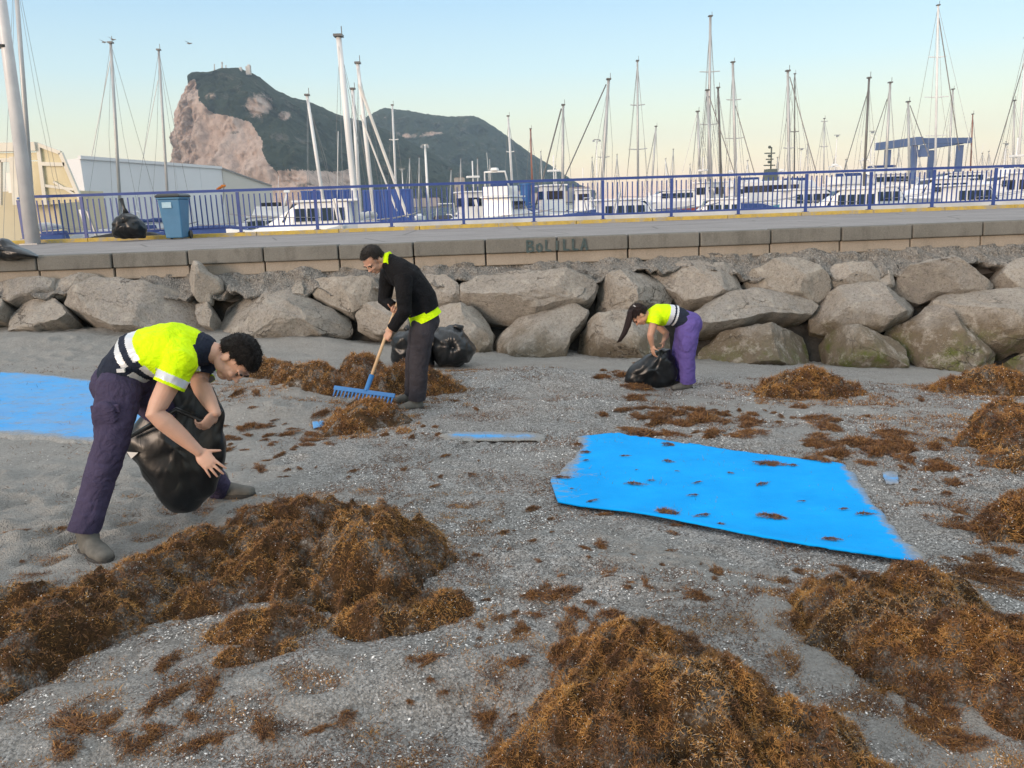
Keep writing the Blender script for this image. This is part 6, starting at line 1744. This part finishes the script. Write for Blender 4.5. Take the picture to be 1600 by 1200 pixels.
# ------------------------------------------------------------------ man with lime shirt and open bag
def man_one():
    fn = og(128, 868)                      # near foot
    ff = og(352, 780)                      # far foot
    Y0 = fn[1]; Y1 = ff[1]
    Yh = Y0 * 0.60 + Y1 * 0.40
    print('man1', fn, ff)
    hipc = V(at(196, 592, Yh))
    nh, fh = V(at(187, 598, Yh - 0.11)), V(at(212, 596, Yh + 0.10))
    nk, na = V(at(174, 690, (Yh + Y0) / 2 - 0.06)), V(at(132, 826, Y0 + 0.02))
    fk, fa = V(at(300, 690, Yh + 0.20)), V(at(343, 765, Y1 + 0.02))
    chest = V(at(276, 545, Yh + 0.02)); neck0 = V(at(316, 546, Yh + 0.03)); waist = V(at(222, 558, Yh))
    ns, fs = V(at(281, 566, Yh - 0.17)), V(at(316, 560, Yh + 0.13))
    ne, nw = V(at(241, 645, Yh - 0.27)), V(at(311, 706, Yh - 0.22))
    fe, fw = V(at(311, 598, Yh + 0.04)), V(at(337, 645, Yh - 0.10))
    hd = V(at(369, 561, Yh + 0.02))
    root = empty('person', ((fn[0] + ff[0]) / 2, (Y0 + Y1) / 2, min(fn[2], ff[2])), 'person in lime and navy reflective shirt and purple trousers, bending over a black bag', 'person')
    cam_ = Vector((0, -1, 0))
    axis = (chest - hipc).normalized()
    sc = 1.0
    # body
    fl = Flesh()
    M, P = head_parts(fl, hd, (0.22, -0.30, -0.93), (0.93, -0.10, 0.20), 1.08)
    fl.limb([(neck0, 0.062), (mix3(neck0, hd, 0.45), 0.056), (P(-0.03, 0, -0.06), 0.055)])
    fl.limb([(hipc, 0.15, 0.10), (waist, 0.14, 0.105), (chest, 0.17, 0.12), (mix3(chest, neck0, 0.6), 0.12, 0.08)], ref=(0, 1, 0))
    for S, E, W_ in ((ns, ne, nw), (fs, fe, fw)):
        fl.limb([(S, 0.052), (mix3(S, E, 0.4), 0.057), (mix3(S, E, 0.85), 0.048), (E, 0.046), (mix3(E, W_, 0.22), 0.050), (mix3(E, W_, 0.6), 0.042), (W_, 0.030, 0.026)])
    for Hh, K, A_ in ((nh, nk, na), (fh, fk, fa)):
        fl.limb([(Hh, 0.08), (K, 0.05), (mix3(K, A_, 0.3), 0.052), (A_, 0.038)])
    hdir = V(at(334, 732, Yh - 0.24)) - nw
    hand(fl, nw, hdir, (-0.45, 0.75, 0.1), 1.04, (0.15, 0.28, 0.22), 0.13, 1, 0.1)
    hdir2 = V(at(318, 668, Yh - 0.14)) - fw
    hand(fl, fw, hdir2, (-0.6, 0.6, 0.5), 1.0, (0.75, 0.8, 0.5), 0.05, 1, 0.6)
    body = link('body', fl.mesh(0.0045, 3, 0.4), SKIN, root, smooth=True)
    face_bits(root, P, M, 1.08, HAIRK)
    hair_cap(root, P, M, 1.08, HAIRK, seed=1.0, thick=1.03, low=-0.03)
    # shirt
    fl = Flesh()
    ub = axis.cross(Vector((0, 1, 0))).normalized(); ub = -ub if ub.z < 0 else ub
    fl.limb([(hipc + axis*0.02 + ub*0.025, 0.178, 0.125), (waist + ub*0.01, 0.176, 0.135), (mix3(waist, chest, 0.5) + ub*0.005, 0.19, 0.142), (chest, 0.20, 0.142), (mix3(chest, neck0, 0.55), 0.165, 0.112), (mix3(chest, neck0, 0.95), 0.095, 0.085)], ref=(0, 1, 0), n=28)
    fl.limb([(hipc + axis*0.0 , 0.15, 0.11), (waist, 0.15, 0.12)], ref=(0, 1, 0))
    ends = []
    for S, E, f_ in ((ns, ne, 0.46), (fs, fe, 0.8)):
        fl.limb([(mix3(S, chest, 0.35), 0.105), (S, 0.086), (mix3(S, E, f_ * 0.6), 0.080), (mix3(S, E, f_) + (E - S).normalized() * 0.03, 0.076)])
    me = fl.mesh(0.0055, 5)
    cut_open(me, [(mix3(ns, ne, 0.46), ne - ns, 0.14), (mix3(fs, fe, 0.8), fe - fs, 0.13)])
    wrinkle(me, 0.006, 7, 3.0); wrinkle(me, 0.003, 16, 8.0)
    # flat cut at sleeve hems and hem: material bands by place along the torso
    c = faces_c(me); t_ = (c - np.array(hipc)) @ np.array(axis)
    Lt = (chest - hipc).length
    mi = np.zeros(len(c), int)
    upper = t_ > Lt * 0.60
    mi[~upper] = 1
    for S, E, f_ in ((ns, ne, 0.46), (fs, fe, 0.8)):
        dS = (E - S).normalized(); tt = (c - np.array(S)) @ np.array(dS)
        rad = np.linalg.norm((c - np.array(S)) - tt[:, None] * np.array(dS)[None], axis=1)
        arm = (tt > 0.02) & (rad < 0.11) & (t_ > Lt * 0.45)
        mi[arm] = 0
        mi[arm & (tt > 0.075) & (tt < 0.115)] = 2
    body_m = (mi != 2)
    for a_, b_ in ((0.30, 0.41), (0.52, 0.64)):
        band = (t_ > Lt * a_) & (t_ < Lt * b_) & (mi != 0) | ((t_ > Lt * a_) & (t_ < Lt * b_) & upper & body_m & (t_ < Lt * 0.64))
        under = (c - np.array(mix3(hipc, chest, 0.5))) @ np.array(ub)
        mi[band & (abs(under - 0.02) > 0.018)] = 2
    hz = (np.array(neck0) - c); hn = np.linalg.norm(hz, axis=1)
    along = (c - np.array(mix3(chest, neck0, 0.98))) @ np.array((neck0 - chest).normalized())
    mi[(along > -0.005) & (hn < 0.14)] = 1
    me.polygons.foreach_set('material_index', mi.astype(np.int32))
    o = link('shirt', me, [LIME, NAVY, SILV], root, smooth=True); o['label'] = 'lime and navy shirt with silver reflective bands'
    # faint print on the back
    cpr = V(at(290, 505, Yh - 0.02))
    # collar
    fl = Flesh(); dn = (P(-0.03, 0, -0.07) - neck0).normalized()
    MBc = MB().loft([ell_ring(neck0 + dn * k, dn, (0, 1, 0), r_, r_, 20) for k, r_ in ((-0.03, 0.090), (0.0, 0.082), (0.030, 0.076), (0.030, 0.068), (-0.03, 0.07))]); MBc.build('collar', NAVY, root, smooth=True)
    # trousers
    fl = Flesh()
    fl.limb([(hipc - axis*0.06 + ub*0.0, 0.158, 0.118), (hipc + axis*0.05, 0.165, 0.115)], ref=(0, 1, 0), n=26)
    fl.limb([(mix3(hipc, nh, 0.6), 0.115), (nh + (nk - nh)*0.12, 0.112, 0.112), (mix3(nh, nk, 0.45), 0.098, 0.102), (nk, 0.080, 0.083), (mix3(nk, na, 0.35), 0.076, 0.078), (mix3(nk, na, 0.75), 0.070, 0.070), (na + (na - nk).normalized()*0.08, 0.074, 0.080)])
    fl.limb([(mix3(hipc, fh, 0.6), 0.115), (fh + (fk - fh)*0.12, 0.110), (mix3(fh, fk, 0.5), 0.096), (fk, 0.080), (mix3(fk, fa, 0.45), 0.072), (fa + (fa - fk).normalized()*0.06, 0.074)])
    # cargo pocket
    pk = mix3(nh, nk, 0.52) + Vector((-0.01, -0.095, 0)); fl.ball(pk, (0.065, 0.022, 0.085))
    me = fl.mesh(0.0065, 4); wrinkle(me, 0.006, 5.0, 1.0, (1, 1, 1.2)); wrinkle(me, 0.0035, 13, 4.0, (1, 1, 1.3))
    cut_open(me, [(na + Vector((0, 0, -0.01)), (na - nk) + Vector((0.03, 0, -0.1)), 0.17), (fa, fa - fk, 0.15)])
    link('trousers', me, PURP, root, smooth=True)
    fp_ = mix3(nh, nk, 0.36) + Vector((-0.005, -0.112, 0)); MB().box(fp_, (0.14, 0.016, 0.045), 0.1).build('pocket_flap', PURP, root, bevel=0.006)
    # tab on the pocket edge and boots
    tb_ = at(189, 579, Yh - 0.20); MB().box(tb_, (0.04, 0.012, 0.018)).build('tab', SILV, root)
    dn = V((0.13, -0.10, 0)).normalized()
    hb = Vector((na.x - 0.03, na.y + 0.03, float(surf(na.x, na.y)) + 0.002))
    boot(root, hb, hb + Vector((0.20, -0.17, 0.0)), s=1.12)
    hb = Vector((fa.x - 0.05, fa.y + 0.0, float(surf(fa.x, fa.y)) + 0.0))
    boot(root, hb, hb + Vector((0.27, 0.0, 0.0)), s=1.08)
    # the bag he holds open
    Yb = Yh + 0.10
    Yb = Yh + 0.13
    poly = [(194,690),(197,678),(226,654),(260,622),(285,603),(312,596),(333,612),(345,640),(350,670),(350,705),(340,742),(330,776),(300,800),(284,801),(262,790),(230,745),(203,712)]
    bo = bag_solid('bin_bag', poly, Yb, 0.07, 0.14, 'large half filled black bin bag held open by the person in lime and navy', 9, noise=0.01)
    # rolled mouth of the bag
    rim = [at(x_, y_, Yb + k_) for x_, y_, k_ in ((200,684,-0.10),(240,662,-0.13),(276,640,-0.12),(310,655,-0.11),(330,662,-0.11),(346,640,-0.05))]
    MB().tube(rim, [0.010, 0.016, 0.014, 0.016, 0.018, 0.010], 8).build('rim', BAG, bo, smooth=True)
    MB().add([at(198,706,Yb-0.085), at(216,707,Yb-0.10), at(205,717,Yb-0.085), at(198,706,Yb-0.08), at(216,707,Yb-0.095), at(205,717,Yb-0.08)], [(0,1,2), (3,5,4), (0,1,4,3), (1,2,5,4), (2,0,3,5)]).build('torn_label', WHITE, bo)
man_one()

# ------------------------------------------------------------------ man in black with the rake
def man_two():
    fn = og(650, 640); Y0 = fn[1] + 0.05
    print('man2', fn)
    f2 = at(632, 622, Y0 + 0.28)
    hipc = V(at(662, 490, Y0 + 0.06)); waist = V(at(660, 468, Y0 + 0.06)); chest = V(at(634, 432, Y0 + 0.04)); neck0 = V(at(606, 408, Y0 + 0.0))
    nh, fh = V(at(663, 500, Y0 - 0.04)), V(at(660, 500, Y0 + 0.15))
    nk, na = V(at(655, 565, Y0 - 0.03)), V(at(652, 624, Y0 + 0.0))
    fk, fa = V(at(648, 563, Y0 + 0.20)), V(at(645, 615, Y0 + 0.27))
    ns, fs = V(at(630, 434, Y0 - 0.16)), V(at(606, 428, Y0 + 0.18))
    ne, nw = V(at(632, 486, Y0 - 0.22)), V(at(611, 516, Y0 - 0.16))
    fe, fw = V(at(601, 470, Y0 + 0.16)), V(at(618, 481, Y0 + 0.02))
    hd = V(at(583, 406, Y0 - 0.04))
    root = empty('person', (fn[0], Y0 + 0.1, fn[2]), 'person in black sweater with lime hem and dark trousers, raking seaweed', 'person')
    axis = (chest - hipc).normalized()
    fl = Flesh()
    M, P = head_parts(fl, hd, (-0.42, -0.52, -0.74), (-0.45, -0.42, 0.62), 1.06)
    fl.limb([(neck0, 0.062), (mix3(neck0, hd, 0.5), 0.058), (P(-0.03, 0, -0.06), 0.055)])
    fl.limb([(hipc, 0.15, 0.10), (waist, 0.14, 0.1), (chest, 0.17, 0.115), (mix3(chest, neck0, 0.6), 0.1, 0.07)], ref=(0, 1, 0))
    for S, E, W_ in ((ns, ne, nw), (fs, fe, fw)):
        fl.limb([(mix3(S, E, 0.1), 0.036), (E, 0.036), (W_, 0.027)])
    for Hh, K, A_ in ((nh, nk, na), (fh, fk, fa)): fl.limb([(Hh, 0.08), (K, 0.05), (A_, 0.038)])
    # rake line
    rt_, rb_ = V(at(621, 474, Y0 - 0.02)), V(at(572, 611, Y0 - 0.34))
    rd = (rb_ - rt_).normalized()
    g1 = rt_ + rd * ((nw - rt_).dot(rd) + 0.06); g2 = rt_ + rd * max(0.05, (fw - rt_).dot(rd))
    hand(fl, nw, (g1 - nw) + rd * 0.05, Vector((0.55, 0.6, 0.0)), 1.05, (0.9, 1.0, 0.8), 0.04, -1, 0.8)
    hand(fl, fw, (g2 - fw) + rd * 0.04, Vector((0.2, -0.9, 0.2)), 1.0, (1.0, 1.1, 0.8), 0.04, 1, 0.8)
    link('body', fl.mesh(0.0055, 3, 0.4), SKIN2, root, smooth=True)
    face_bits(root, P, M, 1.06, HAIRG)
    hair_cap(root, P, M, 1.06, HAIRG, seed=4.0, thick=1.01, low=-0.04, front=0.028, zf=0.085)
    fl = Flesh()
    ub = Vector((0.6, 0, 0.5)).normalized()
    fl.limb([(hipc - axis*0.06, 0.180, 0.132), (waist + axis*0.02, 0.185, 0.140), (mix3(waist, chest, 0.5), 0.195, 0.145), (chest, 0.20, 0.142), (mix3(chest, neck0, 0.5), 0.155, 0.115), (mix3(chest, neck0, 0.9), 0.09, 0.085)], ref=(0, 1, 0), n=28)
    for S, E, W_ in ((ns, ne, nw), (fs, fe, fw)):
        fl.limb([(mix3(S, chest, 0.35), 0.105), (S, 0.085), (mix3(S, E, 0.55), 0.070), (E, 0.064), (mix3(E, W_, 0.5), 0.056), (mix3(E, W_, 0.98), 0.048)])
    me = fl.mesh(0.0065, 5); wrinkle(me, 0.007, 7, 2.0)
    cut_open(me, [(mix3(ne, nw, 0.9), nw - ne, 0.09), (mix3(fe, fw, 0.9), fw - fe, 0.08), (hipc + axis*0.01, -axis, 0.28)])
    o = link('sweater', me, BLACKW, root, smooth=True)
    # lime shirt hem below the sweater and collar
    fl = Flesh(); fl.limb([(hipc - axis*0.10, 0.200, 0.168), (hipc + axis*0.05, 0.182, 0.140)], ref=(0, 1, 0), n=26)
    me = fl.mesh(0.0065, 3); wrinkle(me, 0.004, 9, 3.0); cut_open(me, [(hipc - axis*0.055, -axis, 0.3), (hipc + axis*0.03, axis, 0.3)])
    link('shirt_hem', me, LIME, root, smooth=True)
    dn = (P(-0.03, 0, -0.07) - neck0).normalized()
    MB().loft([ell_ring(neck0 + dn * k, dn, (0, 1, 0), r_, r_, 18) for k, r_ in ((-0.03, 0.088), (0.012, 0.078), (0.034, 0.072), (0.034, 0.066), (-0.03, 0.07))]).build('collar', LIME, root, smooth=True)
    fl = Flesh()
    fl.limb([(hipc - axis*0.08, 0.155, 0.118), (hipc, 0.160, 0.118)], ref=(0, 1, 0), n=26)
    for Hh, K, A_ in ((nh, nk, na), (fh, fk, fa)):
        fl.limb([(mix3(hipc, Hh, 0.6), 0.118), (mix3(Hh, K, 0.3), 0.108), (K, 0.090), (mix3(K, A_, 0.5), 0.084), (A_ + (A_ - K).normalized()*0.07, 0.082)])
    me = fl.mesh(0.0075, 4); wrinkle(me, 0.008, 6.0, 6.0, (1, 1, 1.2)); cut_open(me, [(na, na - nk, 0.16), (fa, fa - fk, 0.16)])
    link('trousers', me, CHAR, root, smooth=True)
    for A_, tip in ((na, (-0.23, -0.10)), (fa, (-0.25, -0.04))):
        hb = Vector((A_.x + 0.05, A_.y + 0.02, float(surf(A_.x, A_.y)) - 0.005))
        sh = boot(root, hb, hb + Vector((tip[0], tip[1], 0)), s=1.08)
        sh.children[0].data.materials[0] = REDS
    # rake
    rk_ = empty('rake', rb_, 'wide blue toothed rake with pale wooden handle held by the person in black', 'rake')
    MB().tube([rt_ - rd * 0.25, rb_ - rd * 0.13], 0.0155, 12).build('handle', mat('pale_wood', (0.60, 0.42, 0.25), (0.50, 0.34, 0.19), 18, 0.55), rk_, smooth=True)
    RB_ = mat('rake_blue', (0.02, 0.13, 0.36), (0.03, 0.17, 0.42), 8, 0.45)
    MB().tube([rb_ - rd * 0.16, rb_ - rd * 0.02, rb_], [0.024, 0.022, 0.03], 12).build('socket', RB_, rk_, smooth=True)
    l_, r_ = V(at(522, 606, Y0 - 0.30)), V(at(617, 619, Y0 - 0.40))
    bd = (r_ - l_).normalized(); up_ = (-rd - bd * (-rd).dot(bd)).normalized(); fw_ = bd.cross(up_)
    fw_ = fw_ if fw_.y < 0 else -fw_
    MB().loft([[p + up_*0.022 + fw_*0.012, p + up_*0.022 - fw_*0.012, p - up_*0.018 - fw_*0.014, p - up_*0.018 + fw_*0.014] for p in (l_, r_)]).build('head_bar', RB_, rk_, bevel=0.004)
    n = 17
    for k in range(n):
        p = l_ + (r_ - l_) * ((k + 0.5) / n)
        MB().loft([[p - up_*0.016 + bd*0.008, p - up_*0.016 - bd*0.008, p - up_*0.016 - bd*0.008 + fw_*0.01, p - up_*0.016 + bd*0.008 + fw_*0.01],
                   [p - up_*0.085 + fw_*0.03 + bd*0.003, p - up_*0.085 + fw_*0.03 - bd*0.003, p - up_*0.085 + fw_*0.034 - bd*0.003, p - up_*0.085 + fw_*0.034 + bd*0.003]]).build('tooth', RB_, rk_)
man_two()

# ------------------------------------------------------------------ woman bending to a bag
def woman():
    fn = og(1066, 609); Y0 = fn[1]
    print('woman', fn)
    hipc = V(at(1076, 505, Y0 + 0.08)); waist = V(at(1053, 492, Y0 + 0.08)); chest = V(at(1028, 492, Y0 + 0.07)); neck0 = V(at(1011, 497, Y0 + 0.06))
    nh, fh = V(at(1076, 511, Y0 - 0.01)), V(at(1073, 511, Y0 + 0.17))
    nk, na = V(at(1073, 556, Y0 + 0.0)), V(at(1075, 597, Y0 + 0.04))
    fk, fa = V(at(1062, 556, Y0 + 0.20)), V(at(1062, 591, Y0 + 0.26))
    ns, fs = V(at(1023, 500, Y0 - 0.10)), V(at(1017, 498, Y0 + 0.22))
    ne, nw = V(at(1016, 524, Y0 - 0.14)), V(at(1019, 540, Y0 - 0.10))
    fe, fw = V(at(1042, 522, Y0 + 0.16)), V(at(1037, 531, Y0 + 0.02))
    hd = V(at(998, 492, Y0 + 0.03))
    root = empty('person', (fn[0], Y0 + 0.1, fn[2]), 'person with long dark ponytail, lime and navy shirt and violet trousers, bending to a bag', 'person')
    axis = (chest - hipc).normalized()
    fl = Flesh()
    M, P = head_parts(fl, hd, (-0.40, -0.10, -0.90), (-0.90, -0.05, 0.40), 1.0, True)
    fl.limb([(neck0, 0.052), (mix3(neck0, hd, 0.5), 0.048), (P(-0.03, 0, -0.05), 0.048)])
    fl.limb([(hipc, 0.15, 0.10), (waist, 0.12, 0.085), (chest, 0.145, 0.10), (mix3(chest, neck0, 0.6), 0.09, 0.06)], ref=(0, 1, 0))
    for S, E, W_ in ((ns, ne, nw), (fs, fe, fw)):
        fl.limb([(S, 0.046), (mix3(S, E, 0.5), 0.043), (E, 0.036), (mix3(E, W_, 0.3), 0.036), (W_, 0.023)])
    for Hh, K, A_ in ((nh, nk, na), (fh, fk, fa)): fl.limb([(Hh, 0.08), (K, 0.05), (A_, 0.036)])
    hand(fl, nw, Vector((0.12, 0.06, -0.9)), (0.8, 0.4, 0), 0.95, (0.25, 0.4, 0.3), 0.05, 1, 0.3)
    hand(fl, fw, Vector((-0.1, -0.05, -0.9)), (-0.7, 0.3, 0), 0.92, (0.7, 0.8, 0.5), 0.05, -1, 0.5)
    link('body', fl.mesh(0.006, 3, 0.4), SKIN2, root, smooth=True)
    face_bits(root, P, M, 1.0, HAIRB)
    hair = hair_cap(root, P, M, 1.0, HAIRB, seed=7.0, thick=1.02, low=-0.05, amp=0.004)
    p0 = V(at(991, 481, Y0 + 0.01))
    key = [(V(at(*q, Y0 - 0.01)), r_) for q, r_ in (((991, 481), 0.020), ((986, 486), 0.032), ((983, 498), 0.038), ((980, 510), 0.036), ((975, 522), 0.032), ((968, 533), 0.024))]
    rh = random.Random(3); mb = MB()
    for k in range(130):
        a_, q_ = rh.uniform(0, 6.28), math.sqrt(rh.random()); pts_ = []
        ln = rh.uniform(0.78, 1.08)
        for i_, (c_, r_) in enumerate(key):
            pts_.append(c_ + Vector((math.cos(a_) * 0.9, math.sin(a_), 0.25 * math.cos(a_))) * (r_ * q_) + Vector((rh.gauss(0, 0.003), rh.gauss(0, 0.003), rh.gauss(0, 0.003))))
        pts_[-1] = pts_[-2] + (pts_[-1] - pts_[-2]) * ln * 1.1
        mb.tube(pts_, [0.005, 0.006, 0.006, 0.006, 0.005, 0.0015], 5)
    tl_ = mb.build('ponytail', HAIRB, root, smooth=True)
    MB().tube([p0 + Vector((0.02, 0, 0.012)), p0 + Vector((-0.01, 0, -0.02))], 0.036, 12).build('hair_tie', mat('hair_tie', (0.6, 0.6, 0.6), None, 10, 0.6), tl_)
    fl = Flesh()
    fl.limb([(mix3(hipc, waist, 0.35), 0.155, 0.115), (waist, 0.148, 0.112), (mix3(waist, chest, 0.5), 0.155, 0.118), (chest, 0.165, 0.120), (mix3(chest, neck0, 0.55), 0.125, 0.095), (mix3(chest, neck0, 0.95), 0.075, 0.068)], ref=(0, 1, 0), n=28)
    for S, E, f_ in ((ns, ne, 0.25), (fs, fe, 0.4)):
        fl.limb([(mix3(S, chest, 0.35), 0.085), (S, 0.068), (mix3(S, E, f_ + 0.12), 0.062)])
    me = fl.mesh(0.0065, 5); wrinkle(me, 0.005, 8, 5.0); cut_open(me, [(mix3(ns, ne, 0.25), ne - ns, 0.10), (mix3(fs, fe, 0.4), fe - fs, 0.10)])
    c = faces_c(me); t_ = (c - np.array(hipc)) @ np.array(axis); Lt = (chest - hipc).length
    mi = np.where(t_ > Lt * 0.66, 0, 1)
    mi[((t_ > Lt * 0.60) & (t_ < Lt * 0.74))] = 2
    mi[((t_ > Lt * 0.48) & (t_ < Lt * 0.54))] = 2
    me.polygons.foreach_set('material_index', mi.astype(np.int32))
    link('shirt', me, [LIME, NAVY, SILV], root, smooth=True)
    fl = Flesh()
    fl.limb([(mix3(hipc, waist, -0.05), 0.178, 0.140), (mix3(hipc, waist, 0.42), 0.155, 0.118)], ref=(0, 1, 0), n=26)
    for Hh, K, A_ in ((nh, nk, na), (fh, fk, fa)):
        fl.limb([(mix3(hipc, Hh, 0.6), 0.128), (mix3(Hh, K, 0.3), 0.116), (K, 0.092), (mix3(K, A_, 0.5), 0.086), (A_ + (A_ - K).normalized()*0.05, 0.084)])
    fl.ball(mix3(nh, nk, 0.6) + Vector((-0.03, -0.10, 0.02)), (0.06, 0.02, 0.09))
    me = fl.mesh(0.0075, 4); wrinkle(me, 0.007, 6.0, 9.0, (1, 1, 1.2)); cut_open(me, [(na, na - nk, 0.15), (fa, fa - fk, 0.15)])
    link('trousers', me, PURP2, root, smooth=True)
    for A_, tip in ((na, (-0.24, -0.06)), (fa, (-0.22, -0.04))):
        hb = Vector((A_.x + 0.05, A_.y + 0.02, float(surf(A_.x, A_.y)) - 0.005)); boot(root, hb, hb + Vector((tip[0], tip[1], 0)), s=1.0)
    Yb = Y0 + 0.12
    bag_solid('bin_bag', [(977,592),(982,576),(1000,564),(1018,554),(1033,545),(1047,546),(1054,560),(1058,584),(1057,596),(1040,606),(1000,607),(980,602)], Yb, 0.14, 0.2, 'slumped black bin bag at the feet of the person with the ponytail', 12, noise=0.03)
woman()
